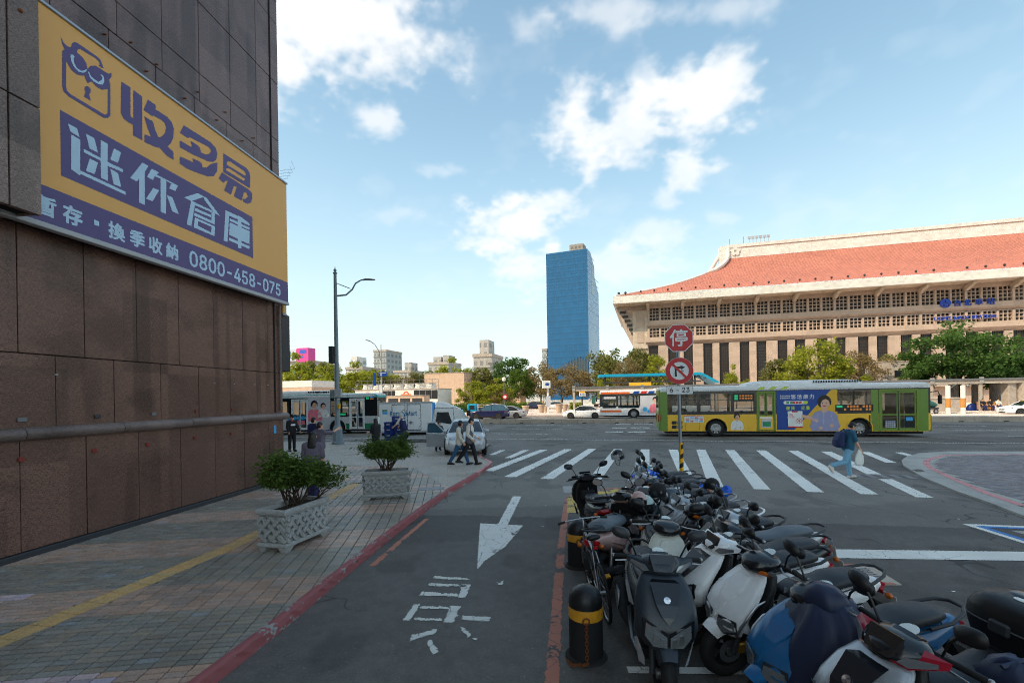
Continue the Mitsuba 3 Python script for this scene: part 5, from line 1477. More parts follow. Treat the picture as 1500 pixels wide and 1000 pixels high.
def car_kit(L, W, H, kind, paint, detail=False):
    """x forward, y left, z up; origin on the ground under the middle."""
    k = Kit()
    h = L / 2
    if kind == 'sedan':
        X = np.array([-1, -.985, -.93, -.80, -.62, -.3, .1, .42, .62, .82, .93, .985, 1.0]) * h
        ZT = np.array([.66, .86, .93, .96, .965, .94, .93, .945, .93, .84, .76, .66, .52]) * H / 1.46
        ZB = np.array([.40, .28, .22, .20, .19, .18, .18, .18, .19, .2, .2, .22, .30])
    else:
        X = np.array([-1, -.985, -.94, -.84, -.62, -.3, .1, .42, .60, .80, .92, .985, 1.0]) * h
        ZT = np.array([.80, 1.02, 1.06, 1.08, 1.08, 1.06, 1.05, 1.05, 1.04, .97, .90, .76, .62]) * H / 1.68
        ZB = np.array([.46, .34, .28, .26, .25, .24, .24, .24, .25, .26, .27, .30, .38])
    WW = np.array([.70, .84, .92, .97, .99, 1., 1., 1., .995, .96, .90, .80, .66]) * W / 2
    rings = []
    for x, zt, zb, w in zip(X, ZT, ZB, WW):
        zm = zb + (zt - zb) * .55
        half = [(0, zb), (w * .82, zb), (w * .97, zb + .08), (w, zb + .2), (w * 1.0, zm), (w * .975, zt - .12), (w * .93, zt - .035), (w * .84, zt), (w * .5, zt + .02), (0, zt + .03)]
        ring = [(x, -y, z) for y, z in half] + [(x, y, z) for y, z in half[-2:0:-1]]
        rings.append(ring)
    body = k.add('body', loft(rings), paint, 32)
    # cabin: glass loft with roof and pillars
    if kind == 'sedan':
        st = [(-.70, -.46), (.47, .14)]; zr = H
        cab = [(-.76, .93), (-.62, 1.16), (-.42, zr - .06), (-.28, zr - .015), (0., zr), (.10, zr - .02), (.20, zr - .08), (.36, 1.18 * H / 1.46), (.52, .95)]
    else:
        zr = H
        cab = [(-.95, 1.10), (-.90, 1.35), (-.82, zr - .09), (-.66, zr - .03), (-.2, zr), (.06, zr - .03), (.16, zr - .1), (.30, 1.36), (.44, 1.07)]
    rings, roof = [], []
    zbelt = (.90 if kind == 'sedan' else 1.04) * H / (1.46 if kind == 'sedan' else 1.68)
    for xf_, z in cab:
        x = xf_ * h
        wt = W / 2 * (.90 - .26 * (z - zbelt) / (H - zbelt))
        wb = W / 2 * .90
        rings.append([(x, -wb, zbelt - .02), (x, -wb + (wb - wt) * .55, zbelt + (z - zbelt) * .55), (x, -wt, z - .03), (x, -wt * .85, z), (x, 0, z + .015), (x, wt * .85, z), (x, wt, z - .03), (x, wb - (wb - wt) * .55, zbelt + (z - zbelt) * .55), (x, wb, zbelt - .02)])
    cabin = k.add('cabin', loft(rings), 'm_window_dark', 30)
    def strip(i0, i1, js, off=.008):
        out = []
        for i in range(i0, i1 + 1):
            row = [np.array(rings[i][j]) for j in js]
            c = np.array([row[0][0], 0, zbelt])
            out.append([p + (np.array([p[0], p[1], p[2]]) - c) / np.linalg.norm(p - c) * off for p in row])
        A = np.array(out); n0_, n1_ = A.shape[:2]
        i, j = np.meshgrid(np.arange(n0_ - 1), np.arange(n1_ - 1), indexing='ij')
        q = np.stack([i * n1_ + j, i * n1_ + j + 1, (i + 1) * n1_ + j + 1, (i + 1) * n1_ + j], -1).reshape(-1, 4)
        return tri(A.reshape(-1, 3), q)
    k.add('roof', strip(2, 6, [2, 3, 4, 5, 6]), paint, 30)
    for s, js in ((-1, (0, 1, 2)), (1, (8, 7, 6))):
        for i0, i1 in ((0, 2), (6, 8)):
            P0 = [np.array(rings[i][j]) + [0, s * .008, .004] for i in range(i0, i1 + 1) for j in (2 if s < 0 else 6,)]
            k.add('pillar', tube(P0, .035, 6), paint)
        for i in (4,):
            a, b, c = (np.array(rings[i][j]) + [0, s * .006, 0] for j in js)
            k.add('pillar', tube([a, b, c], .032, 6), 'm_black_gloss')
        zz = zbelt
        k.add('window_trim', tube([[X[2] * .9, s * W / 2 * .905, zz - .005], [0, s * W / 2 * .91, zz], [h * .45, s * W / 2 * .905, zz - .01]], .012, 5), 'm_chrome')
        for dx in (-.18, .16):
            k.add('door_handle', bbox(dx * h - .1, dx * h + .1, s * W / 2 * .985 - .02, s * W / 2 * .985 + .025, zz - .16, zz - .12, .01), paint)
        for dx in (.36, -.03, -.40):
            k.add('door_gap', box(dx * h - .006, dx * h + .006, s * W / 2 * .99 - .03, s * W / 2 * .99 + .012, .32, zz - .04), 'm_black')
        mx, my = h * .40, s * (W / 2 * .93 + .10)
        k.add('mirror', loft([ringpts([mx + t, my, zz + .07], [0, .11 * q, 0], [0, 0, .075 * q], 12, 2.6) for t, q in ((-.06, .9), (-.02, 1.), (.04, .8), (.07, .35))]), paint, 50)
    R = .33 if kind == 'sedan' else .365
    for x in (-.565 * h if kind == 'sedan' else -.58 * h, .60 * h):
        for s in (-1, 1):
            k.add('wheel_arch', cyl([x, s * (W / 2 - .12), R], [x, s * (W / 2 + .004), R], R + .065, 22), 'm_black_matte')
            wheel_parts(k, 'wheel', x, s * (W / 2 - .085), R, R, .215, s)
    for s in (-1, 1):
        k.add('headlight', hull([[h * .985, s * W * .22, ZT[-2] - .02], [h * .985, s * W * .22, ZT[-2] - .14], [h * .84, s * W * .475, ZT[-4] - .04], [h * .84, s * W * .47, ZT[-4] - .17], [h * .95, s * W * .36, ZT[-3] + .01], [h * .97, s * W * .38, ZT[-3] - .17], [h * .9, s * W * .3, ZT[-3] - .1]]), 'm_clear_lamp')
        k.add('tail_light', hull([[-h * .992, s * W * .26, ZT[1] - .04], [-h * .992, s * W * .26, ZT[1] - .17], [-h * .90, s * W * .478, ZT[2] - .04], [-h * .90, s * W * .475, ZT[2] - .2], [-h * .97, s * W * .42, ZT[1] - .02], [-h * .97, s * W * .43, ZT[1] - .2]]), 'm_red_lamp')
    k.add('grille', bbox(h * .95, h * 1.003, -W * .19, W * .19, ZT[-2] - .17, ZT[-2] - .03, .02), 'm_black_gloss')
    for z in (.05, .08, .11, .14):
        k.add('grille_bar', box(h * .99, h * 1.008, -W * .185, W * .185, ZT[-2] - z - .006, ZT[-2] - z + .006), 'm_chrome')
    k.add('bumper_intake', bbox(h * .93, h * 1.004, -W * .25, W * .25, .27, .37, .02), 'm_black_matte')
    k.add('number_plate', box(h * .99, h * 1.012, -.19, .19, .40, .53), 'm_number_plate')
    k.add('rear_plate', box(-h * 1.008, -h * .98, -.19, .19, ZT[0] - .1, ZT[0] + .03), 'm_number_plate')
    if kind != 'sedan':
        for s in (-1, 1):
            k.add('roof_rail', tube([[-h * .75, s * W * .36, H - .06], [-h * .6, s * W * .36, H + .035], [-h * .1, s * W * .36, H + .045], [h * .05, s * W * .36, H - .02]], .018, 6), 'm_steel')
        k.add('sill', box(-h * .5, h * .5, -W / 2 * 1.003, W / 2 * 1.003, .24, .36), 'm_black_matte')
    return k


def heading_M(x, y, z, dirx, diry):
    d = np.array([dirx, diry]) / math.hypot(dirx, diry)
    return frame([x, y, z], [d[0], d[1], 0], [-d[1], d[0], 0])


SEDAN = car_kit(4.7, 1.82, 1.46, 'sedan', 'm_silver_paint')
# silver saloon stopped on the corner, facing us, its near door open
gx, gy = ground(673, 668, .1)
CARM = heading_M(gx + .1, gy + 2.3, .1, .06, -1.)
CAR = SEDAN.place('silver_car', 'silver saloon car stopped on the corner with its passenger door wide open', 'car', CARM)
# open door (hinged at the front, on the car's right side), with its own glass and mirror
D = Kit()
D.add('panel', bbox(-1.05, 0, -.05, .05, .26, .90, .03), 'm_silver_paint')
D.add('pane', hull([[-1.0, -.012, .92], [-1.0, .012, .92], [-.05, -.012, .92], [-.05, .012, .92], [-.62, .0, 1.36], [-.95, 0, 1.34], [-.95, .01, 1.33], [-.62, .01, 1.35]]), 'm_window_blue')
D.add('frame', tube([[-1.02, 0, .9], [-1.0, 0, 1.34], [-.62, 0, 1.39], [-.02, 0, .93]], .022, 6), 'm_silver_paint')
D.add('handle', bbox(-.95, -.78, -.085, -.05, .74, .78, .01), 'm_silver_paint')
D.add('armrest', bbox(-.9, -.2, .05, .12, .55, .66, .02), 'm_black_matte')
DM = CARM @ Mt(1.0, -.90, 0) @ Mr('z', 62)
for p in D.parts:
    path, mesh, m_, sm = p[:4]
    key = numbered(CAR + '__open_door' + ('' if path == 'panel' else '__' + path))
    scene[key] = mikit.ply(xf(mesh, DM), m_, sm)
labels[CAR + '__open_door'] = {'label': 'passenger door swung wide open'}

SUV = car_kit(4.55, 1.85, 1.70, 'suv', 'm_navy_paint')
x, y = ground(718, 613.2, .0)
SUV.place('parked_car', 'dark blue sport utility car waiting beyond the median', 'car', heading_M(x, 56, 0, -1, .22), mats={'cabin': 'm_window_blue', 'm_alloy': 'm_steel'})
SILV = SEDAN
SEDAN.place('parked_car', 'silver saloon car part hidden behind the dark blue car', 'car', heading_M(at(743, 610, 58.5)[0], 58.6, 0, -1, .24), mats={})
SEDAN.place('parked_car', 'white saloon car alone beyond the median, nose to the red kerb', 'car', heading_M(at(854, 610, 55.5)[0], 55.0, 0, -1, .22), mats={'m_silver_paint': 'm_white_gloss'})
TAXI = SEDAN.place('taxi', 'yellow roofed taxi entering at the right edge beyond the median', 'taxi', heading_M(at(1506, 606, 46.5)[0], 46.2, 0, -1, .25), mats={'m_silver_paint': 'm_white_gloss', 'roof': 'm_taxi'})
SEDAN.place('parked_car', 'white car far off on the forecourt behind the metro sign', 'car', heading_M(at(812, 590, 92)[0], 92, .1, -1, .1), mats={'m_silver_paint': 'm_white_gloss'})
SEDAN.place('parked_car', 'dark car far off on the forecourt beside the distant pots', 'car', heading_M(at(786, 590, 93)[0], 94, .1, 1, .1), mats={'m_silver_paint': 'm_navy_paint'})


# ---- buses: x forward, the kerb side (doors) at y = 0 facing -y, body 2.5 m wide behind it
def bus_kit(L, H, lower, roof, door, ends, arches, windows, doors, sill=1.42, head=2.62, floor=.34, R=.49, ac=(.35, .78), top_mat=None):
    k = Kit()
    W = 2.5
    shell = rrect(0, L, floor, H, .16)
    holes = [rrect(a, b, z0, z1, .05) for a, b, z0, z1 in windows] + [sbox(a, floor + .02, b, head - .02) for a, b in doors]
    cut = union_all([Point(x, R).buffer(R + .13, 14) for x in arches])
    side = shell.difference(cut)
    band = side.intersection(sbox(-1, sill - .08, L + 1, head + .12))
    low = side.intersection(sbox(-1, 0, L + 1, sill - .08))
    top = side.intersection(sbox(-1, head + .12, L + 1, 9))
    hl = union_all(holes)
    k.add('lower_side', xzf(low.difference(hl), .05), lower)
    k.add('window_band', xzf(band.difference(hl), .045), 'm_black_gloss')
    k.add('cornice', xzf(top, .055), roof)
    other = side.difference(union_all([rrect(a, b, sill, head, .05) for a, b in [(L * q + .08, L * (q + .125) - .08) for q in np.arange(.06, .9, .125)]]))
    k.add('far_side', xf(xzf(other, .05), Mt(0, W - .0, 0)), lower)
    # roof, floor, ends
    rr = [ringpts([x, W / 2, 0], [0, 1, 0], [0, 0, 1], 4) for x in (0, 1)]
    prof = [(-.03, H - .14), (.0, H - .05), (.25, H + .05), (W / 2, H + .09), (W - .25, H + .05), (W, H - .05), (W + .03, H - .14), (W - .02, H - .3), (.02, H - .3)]
    rings = [[(x, W / 2 + (y - W / 2) * q, H + (z - H) * q - (1 - q) * .12) for y, z in prof] for x, q in ((.0, .93), (.12, .99), (.5, 1), (L - .5, 1), (L - .12, .985), (L, .9))]
    k.add('roof', loft(rings), top_mat or roof, 35)
    a0, a1 = ac[0] * L, ac[1] * L
    k.add('roof_unit', loft([ringpts([x, W / 2, H + .12], [0, W * .42 * q, 0], [0, 0, .2 * q2], 16, 4) for x, q, q2 in ((a0, .8, .3), (a0 + .35, .95, .8), (a0 + .9, 1, 1), (a1 - .9, 1, 1), (a1 - .3, .95, .85), (a1, .8, .3))]), 'm_bus_white', 35)
    for i in range(3):
        s0 = a0 + (a1 - a0) * (.58 + .13 * i)
        for j in range(7):
            k.add('roof_vent', box(s0 + j * .13, s0 + j * .13 + .07, W * .07, W * .09, H + .14, H + .26), 'm_dark_grey')
    k.add('floor', box(.1, L - .1, .05, W - .05, floor, floor + .05), 'm_dark_grey')
    k.add('underside', box(.3, L - .3, .12, W - .12, .2, floor), 'm_black_matte')
    k.add('rear', bbox(-.09, .02, .02, W - .02, floor + .02, H - .1, .06), ends)
    k.add('rear_window', bbox(-.10, -.085, .3, W - .3, 1.6, 2.5, .02), 'm_window_dark')
    k.add('front', bbox(L - .02, L + .10, .02, W - .02, floor, 1.25, .08), ends)
    k.add('windscreen', hull([[L - .01, .08, 1.2], [L + .12, .25, 1.2], [L + .12, W - .25, 1.2], [L - .01, W - .08, 1.2], [L - .08, .08, H - .3], [L + .02, .25, H - .3], [L + .02, W - .25, H - .3], [L - .08, W - .08, H - .3]]), 'm_window_dark')
    k.add('front_top', bbox(L - .12, L + .04, .04, W - .04, H - .32, H - .06, .05), roof)
    for y in (.12, W - .42):
        k.add('headlight', bbox(L + .08, L + .13, y, y + .3, .62, .82, .03), 'm_clear_lamp')
        k.add('tail_light', bbox(-.13, -.08, y, y + .22, .9, 1.35, .03), 'm_red_lamp')
    k.add('side_marker', bbox(.0, .06, -.012, .02, .95, 1.35, .01), 'm_red_lamp')
    k.add('mirror', join(tube([[L + .02, .1, H - .5], [L + .3, -.1, H - .45], [L + .38, -.12, H - .7]], .03, 6), bbox(L + .30, L + .44, -.24, -.04, H - 1.15, H - .65, .04)), 'm_black')
    # seats and poles inside
    for x in np.arange(1.2, L - 1.6, .95):
        for y in (.35, 1.75):
            k.add('seat', join(bbox(x, x + .42, y, y + .42, .78, .86, .03), bbox(x - .04, x + .06, y, y + .42, .86, 1.5, .03), box(x + .15, x + .25, y + .1, y + .3, floor, .78)), 'm_canopy_blue')
    for x in np.arange(1.6, L - 1, 1.9):
        k.add('hand_pole', cyl([x, 1.05, floor], [x, 1.05, H - .2], .018, 6), 'm_sign_yellow')
    for x in arches:
        k.add('wheel_housing', xf(xz(ext(Point(x, R).buffer(R + .125, 14).intersection(sbox(-9, .22, 99, 9)), .03)), Mt(0, .32, 0)), 'm_black_matte')
        k.add('arch_lip', xf(xz(ext(Point(x, R).buffer(R + .17, 14).difference(Point(x, R).buffer(R + .125, 14)).intersection(sbox(-9, floor, 99, 9)), .02)), Mt(0, -.012, 0)), lower)
        for y, s in ((.17, -1), (W - .17, 1)):
            wheel_parts(k, 'wheel', x, y, R, R, .27, s, 'm_steel', 10)
    for a, b, z0, z1 in windows:
        p = k.add('window_pane', xz(flat(rrect(a - .01, b + .01, z0 - .01, z1 + .01, .05))), 'm_pane')
        k.parts[-1][1] = (k.parts[-1][1][0] + [0, .022, 0], k.parts[-1][1][1])
        for m in range(1, int((b - a) / 1.3) + 1):
            xm = a + (b - a) * m / (int((b - a) / 1.3) + 1)
            k.add('window_bar', box(xm - .025, xm + .025, .005, .04, z0, z1), 'm_black')
        k.add('window_bar', box(a, b, .005, .035, z1 - .38, z1 - .35), 'm_black') if z1 - z0 > .8 and b - a > 1 else None
    for a, b in doors:
        d = k.add('door', xzf(sbox(a, floor + .03, b, head - .03).difference(union_all([rrect(x0, x0 + (b - a) / 2 - .16, z0, z1, .04) for x0 in (a + .08, (a + b) / 2 + .08) for z0, z1 in ((floor + .18, 1.22), (1.30, head - .16))])), .04), door)
        k.parts[-1][1] = (k.parts[-1][1][0] + [0, .015, 0], k.parts[-1][1][1])
        for x0 in (a + .08, (a + b) / 2 + .08):
            for z0, z1 in ((floor + .18, 1.22), (1.30, head - .16)):
                m = xz(flat(sbox(x0, z0, x0 + (b - a) / 2 - .16, z1)))
                k.add(d + '/pane', (m[0] + [0, .03, 0], m[1]), 'm_pane')
        k.add(d + '/seal', box((a + b) / 2 - .02, (a + b) / 2 + .02, -.004, .02, floor + .05, head - .06), 'm_black')
        k.add(d + '/frame', xz(ext(sbox(a - .09, floor, b + .09, head + .06).difference(sbox(a, floor - .1, b, head - .03)), .02)), door)
        k.parts[-1][1] = (k.parts[-1][1][0] + [0, -.008, 0], k.parts[-1][1][1])
    return k


def pr(k, poly, m, lift=.004, name='print'):
    """Flat print on the near side."""
    v, f = xz(flat(poly))
    k.add(name, (v - [0, lift, 0], f), m)


def hz(text, h, x, z):
    return affinity.translate(hanzi(text, h), x, z)


def figure_print(k, x, z, s, coat, lift=.006):
    """A printed half-length portrait, arms folded: coat, face, hair."""
    o = lambda p: affinity.translate(affinity.scale(p, s, s, origin=(0, 0)), x, z)
    body = Polygon([(-.42, 0), (-.44, .25), (-.40, .52), (-.30, .66), (-.12, .72), (.12, .72), (.30, .66), (.40, .52), (.45, .25), (.43, 0)])
    pr(k, o(body), coat, lift)
    pr(k, o(union_all([Polygon([(-.09, .66), (.09, .66), (.08, .84), (-.08, .84)]), affinity.scale(Point(0, .98).buffer(.17), .92, 1.2)])), 'm_print_skin', lift + .002)
    hair = affinity.scale(Point(0, 1.02).buffer(.215), 1.0, 1.12).difference(affinity.scale(Point(0.03, .92).buffer(.158), .92, 1.25))
    pr(k, o(hair.difference(sbox(-.3, .6, .3, .84))), 'm_print_hair', lift + .004)
    pr(k, o(union_all([Point(-.06, .99).buffer(.018), Point(.06, .99).buffer(.018)])), 'm_print_hair', lift + .004)
    pr(k, o(LineString([(-.05, .885), (0, .87), (.05, .885)]).buffer(.013)), 'm_print_red', lift + .004)
    pr(k, o(union_all([LineString([(-.40, .16), (-.1, .12), (.22, .18)]).buffer(.07), LineString([(.42, .18), (.1, .08), (-.1, .14)]).buffer(.07)])), coat, lift + .002)
    pr(k, o(union_all([Point(.22, .19).buffer(.06), Point(-.13, .10).buffer(.06)])), 'm_print_skin', lift + .004)
    pr(k, o(union_all([LineString([(-.02, .68), (-.03, .25)]).buffer(.008), LineString([(-.2, .6), (-.26, .3)]).buffer(.006), LineString([(.2, .6), (.27, .3)]).buffer(.006)])), 'm_print_pale', lift + .003)


# yellow and green bus crossing to the right, in the shade of the street
bx0, by0 = ground(968, 639.5); bx1, by1 = ground(1356, 640.5)
BL = 14.15
BH = 2.98
x_ = lambda u: (u - 968) / (1356 - 968) * BL           # picture column to length along the flank
Y1 = bus_kit(BL, BH, 'm_yellow_paint', 'm_bus_white', 'm_olive_trim', 'm_lime_paint', [x_(1055), x_(1262)],
             [(x_(977), x_(1026), 1.52, 2.58), (x_(1030), x_(1078), 1.52, 2.58), (x_(1083), x_(1112), 1.42, 2.10), (x_(1229), x_(1281), 1.86, 2.62)],
             [(x_(1119), x_(1142)), (x_(1291), x_(1338))])
pr(Y1, sbox(-.02, .36, .42, 2.75), 'm_lime_paint', .003, 'corner_paint')
pr(Y1, sbox(x_(1281), .36, BL - .08, 1.36), 'm_lime_paint', .003, 'corner_paint') if False else None
pr(Y1, union_all([sbox(x_(1278), .36, x_(1288), 2.66), sbox(x_(1340), .36, BL - .1, 2.66)]), 'm_lime_paint', .003, 'corner_paint')
pr(Y1, sbox(x_(1146), .42, x_(1229), 2.70).difference(Polygon([(x_(1203), .3), (x_(1168), .3), (x_(1228), 2.9), (x_(1240), 2.9), (x_(1240), .3)])), 'm_print_blue', .004, 'advert')
pr(Y1, sbox(x_(1146), .42, x_(1232), 2.70).intersection(Polygon([(x_(1203), .3), (x_(1160), .3), (x_(1228), 2.9), (x_(1240), 2.9), (x_(1240), .3)])), 'm_print_gold', .0035, 'advert')
pr(Y1, hz('悠活原力', .30, x_(1166), 2.18), 'm_print_white', .008, 'lettering')
pr(Y1, union_all([sbox(x_(1151) + i * .11, 2.22 + j * .12, x_(1151) + i * .11 + .085, 2.30 + j * .12) for i in range(5) for j in range(2)]), 'm_print_pale', .008, 'lettering')
pr(Y1, rrect(x_(1156), x_(1191), 1.90, 2.09, .09), 'm_print_white', .008)
pr(Y1, rrect(x_(1184), x_(1191), 1.91, 2.08, .08), 'm_print_lime', .010)
pr(Y1, union_all([sbox(x_(1160) + i * .2, 1.94, x_(1160) + i * .2 + .14, 2.05) for i in range(2)]), 'm_print_green', .010)
pr(Y1, union_all([sbox(x_(1169) + i * .17, 1.94, x_(1169) + i * .17 + .13, 2.05) for i in range(3)]), 'm_print_red', .010)
pr(Y1, hz('優質 足量', .24, x_(1159), 1.56), 'm_print_lime', .008, 'lettering')
pr(Y1, sbox(x_(1190), 1.58, x_(1190) + .05, 1.80), 'm_print_lime', .008, 'lettering')
pr(Y1, sbox(x_(1162), .55, x_(1183), 1.50), 'm_print_white', .009)
pr(Y1, sbox(x_(1162), .55, x_(1183), .62), 'm_print_red', .011)
pr(Y1, sbox(x_(1168), 1.43, x_(1176), 1.5), 'm_print_red', .011)
pr(Y1, union_all([affinity.rotate(sbox(x_(1178) + .08, .93, x_(1178) + .19, .97), a, origin=(x_(1178), .95)) for a in range(0, 360, 45)] + [Point(x_(1178), .95).buffer(.05)]), 'm_print_red', .011)
for j in range(4):
    pr(Y1, sbox(x_(1164), 1.12 + j * .07, x_(1172 - j), 1.15 + j * .07), 'm_print_pink', .011)
figure_print(Y1, x_(1214), .36, 1.62, 'm_print_lilac', .012)
pr(Y1, LineString([(x_(1203), .95), (x_(1193), 1.12), (x_(1184), 1.2)]).buffer(.09), 'm_print_skin', .012)
figure_print(Y1, x_(1087), .42, .78, 'm_print_white', .006)
pr(Y1, sbox(x_(1006), 1.02, x_(1036), 1.42) if False else sbox(x_(1006), .86, x_(1036), 1.30), 'm_print_white', .006)
pr(Y1, sbox(x_(1006), 1.25, x_(1036), 1.30), 'm_print_red', .008)
for i in range(4):
    for j in range(3):
        pr(Y1, sbox(x_(1008) + i * .26, .90 + j * .11, x_(1008) + i * .26 + .2, .97 + j * .11), ['m_print_sky', 'm_print_red', 'm_print_pale'][(i + j) % 3], .008)
pr(Y1, sbox(x_(1122), .52, x_(1140), 1.16), 'm_print_green', .014) if False else None
for j in range(2):
    for i in range(2):
        Y1.add('engine_vent', xz(ext(rrect(x_(986) + i * .33, x_(986) + i * .33 + .28, .5 + j * .26, .70 + j * .26, .03), .02)), 'm_black')
for u in (1007, 1029):
    Y1.add('panel_gap', box(x_(u) - .008, x_(u) + .008, -.003, .01, .4, .86), 'm_dark_grey')
for u0, u1 in ((975, 1055), (1080, 1116), (1283, 1290)):
    Y1.add('panel_gap', box(x_(u0), x_(u1), -.003, .01, 1.36, 1.375), 'm_dark_grey')
Y1.add('advert_board', bbox(x_(1120), x_(1141), -.02, .03, .42, 1.22, .02), 'm_yellow_paint')
pr(Y1, sbox(x_(1124), .55, x_(1138), 1.05), 'm_print_pale', .024)
pr(Y1, sbox(x_(1125), .62, x_(1137), .90), 'm_print_green', .026)
pr(Y1, sbox(x_(1121), 1.08, x_(1139), 1.18), 'm_print_white', .024)
Y1.add('route_board', bbox(x_(1081), x_(1113), -.012, .03, 2.16, 2.58, .01), 'm_black')
Y1.add('route_board', bbox(x_(1229), x_(1281), -.012, .03, 1.46, 1.84, .01), 'm_black')
for i in range(2):
    pr(Y1, sbox(x_(1083) + .02, 2.36 - i * .16, x_(1089), 2.49 - i * .16), 'm_led_green', .016, 'route_letters')
for i in range(5):
    for j in range(2):
        pr(Y1, sbox(x_(1091) + i * .15, 2.38 - j * .15, x_(1091) + i * .15 + .11, 2.48 - j * .15), 'm_led_amber', .016, 'route_letters')
pr(Y1, sbox(x_(1231), 1.68, x_(1239), 1.8), 'm_led_green', .016, 'route_letters')
for i in range(9):
    for j in range(2):
        if (i * 7 + j * 3) % 5:
            pr(Y1, sbox(x_(1241) + i * .155, 1.68 - j * .17, x_(1241) + i * .155 + .11, 1.80 - j * .17), 'm_led_amber', .016, 'route_letters')
for i in range(3):
    pr(Y1, affinity.skew(sbox(x_(1120) + i * .62, BH - .20, x_(1120) + i * .62 + .28, BH - .05), 50), 'm_print_lime', .034, 'roof_stripe')
pr(Y1, union_all([sbox(x_(1297) + i * .1, .55 + j * .1, x_(1297) + i * .1 + .075, .62 + j * .1) for i in range(5) for j in range(4)]), 'm_print_pale', .0, 'door_notice')
pr(Y1, rrect(x_(1324), x_(1333), .92, 1.12, .03), 'm_print_sky', .0, 'door_notice')
Y1.add('side_lamp', bbox(x_(1279), x_(1281.5), -.03, .01, .55, .75, .01), 'm_amber_lamp')
Y1.add('door_pole', cyl([x_(1276), -.02, .62], [x_(1276), -.02, 1.25], .03, 8), 'm_black')
Y1.place('city_bus', 'yellow and green city bus with a blue advertisement crossing in front of the station', 'bus', heading_M(bx0, by0, 0, bx1 - bx0, by1 - by0))

# grey white bus with a green skirt at the left, nose to the right
gx0, gy0 = ground(424, 636.5); gx1, gy1 = ground(553, 634.5)
gd = np.array([gx1 - gx0, gy1 - gy0]); gl = np.linalg.norm(gd)
GL = 11.6
w_ = lambda u: GL - .1 - (553 - u) * gl / 129.
B2 = bus_kit(GL, 3.0, 'm_bus_grey', 'm_teal_roof', 'm_bus_white', 'm_bus_white', [GL - 3.05, 2.9],
             [(w_(487), w_(513), 1.3, 2.5), (w_(408), w_(426), 1.3, 2.5), (2.0, 4.0, 1.4, 2.5)], [(w_(516), w_(535)), (w_(431), w_(452))], ac=(.32, .70), top_mat='m_bus_white')
pr(B2, sbox(w_(507), .36, GL - .08, .78).difference(union_all([sbox(w_(514), 0, w_(536), 3), Point(GL - 3.05, .49).buffer(.68)])), 'm_green_dark', .004, 'skirt_paint')
pr(B2, sbox(w_(453.5), .55, w_(486.5), 2.86).difference(Point(GL - 3.05, .49).buffer(.7)), 'm_print_pale', .004, 'advert')
figure_print(B2, w_(463), 1.0, 1.25, 'm_print_pink', .006)
figure_print(B2, w_(476), 1.25, .9, 'm_print_white', .006)
for i in range(4):
    pr(B2, sbox(w_(424) + i * .34, 1.12, w_(424) + i * .34 + .27, 1.40), 'm_print_sky', .01, 'lettering')
    pr(B2, sbox(w_(424) + i * .34, .76, w_(424) + i * .34 + .27, 1.04), 'm_print_pink', .01, 'lettering')
B2.add('route_board', bbox(w_(489), w_(511), -.012, .03, 1.34, 1.62, .01), 'm_black')
pr(B2, sbox(w_(491), 1.40, w_(498), 1.56), 'm_led_amber', .016, 'route_letters')
pr(B2, sbox(w_(499), 1.40, w_(509), 1.56), 'm_led_green', .016, 'route_letters')
B2.add('route_board', bbox(w_(538), w_(551), -.012, .03, 2.52, 2.86, .01), 'm_black')
pr(B2, sbox(w_(539), 2.58, w_(543.5), 2.80), 'm_led_green', .016, 'route_letters')
pr(B2, sbox(w_(544.5), 2.58, w_(550), 2.66), 'm_led_amber', .016, 'route_letters')
pr(B2, sbox(w_(544.5), 2.70, w_(550), 2.80), 'm_led_blue', .016, 'route_letters')
B2.place('city_bus', 'grey white city bus with a green skirt standing behind the lamp post', 'bus', heading_M(gx0 - gd[0] / gl * (GL - gl), gy0 - gd[1] / gl * (GL - gl), 0, *gd))

# white bus with an orange stripe beyond the median, nose to the left: its near side is the driver's side
OL, OH = 11.5, 3.05
B3 = bus_kit(OL, OH, 'm_bus_white', 'm_bus_white', 'm_bus_white', 'm_bus_white', [OL - 3.6, 2.9], [(OL - 1.75, OL - .25, 1.15, 2.45), (OL - 4.2, OL - 1.95, 1.15, 2.5), (.6, 2.4, 1.4, 2.5), (2.6, 4.4, 1.4, 2.5)], [], ac=(.1, .5))
flipM = np.diag([1, -1, 1, 1.])
pr(B3, sbox(OL - 2.3, .70, OL - .05, .94), 'm_orange_paint', .004, 'stripe')
pr(B3, union_all([sbox(OL - 3.2, OH - .33, OL - .1, OH - .12)]), 'm_orange_paint', .034, 'roof_stripe')
for i, m in enumerate(('m_print_blue', 'm_print_red', 'm_print_blue')):
    pr(B3, affinity.skew(sbox(OL - 4.2 - i * .8, OH - .34, OL - 3.6 - i * .8, OH - .06), -30), m, .036, 'roof_stripe')
pr(B3, sbox(4.6, .5, OL - 4.3, 2.5), 'm_print_pale', .004, 'advert')
figure_print(B3, 5.6, .6, 1.4, 'm_print_pink', .006)
pr(B3, union_all([Point(6.7, 1.0).buffer(.25), Point(6.3, .8).buffer(.18)]), 'm_print_sky', .006)
pr(B3, sbox(OL - 1.7, 2.18, OL - .4, 2.42), 'm_print_pale', .0, 'route_board')
fx, fy = at(879.5, 613, 53.2)[0], 53.2
DIR3 = np.array([-.972, .236])
tail = np.array([fx, fy]) - DIR3 * OL
Mb = frame([tail[0], tail[1], 0], [DIR3[0], DIR3[1], 0], [.236, .972, 0], [0, 0, 1.])
B3.place('city_bus', 'white city bus with an orange stripe, part hidden behind the yellow bus', 'bus', Mb)

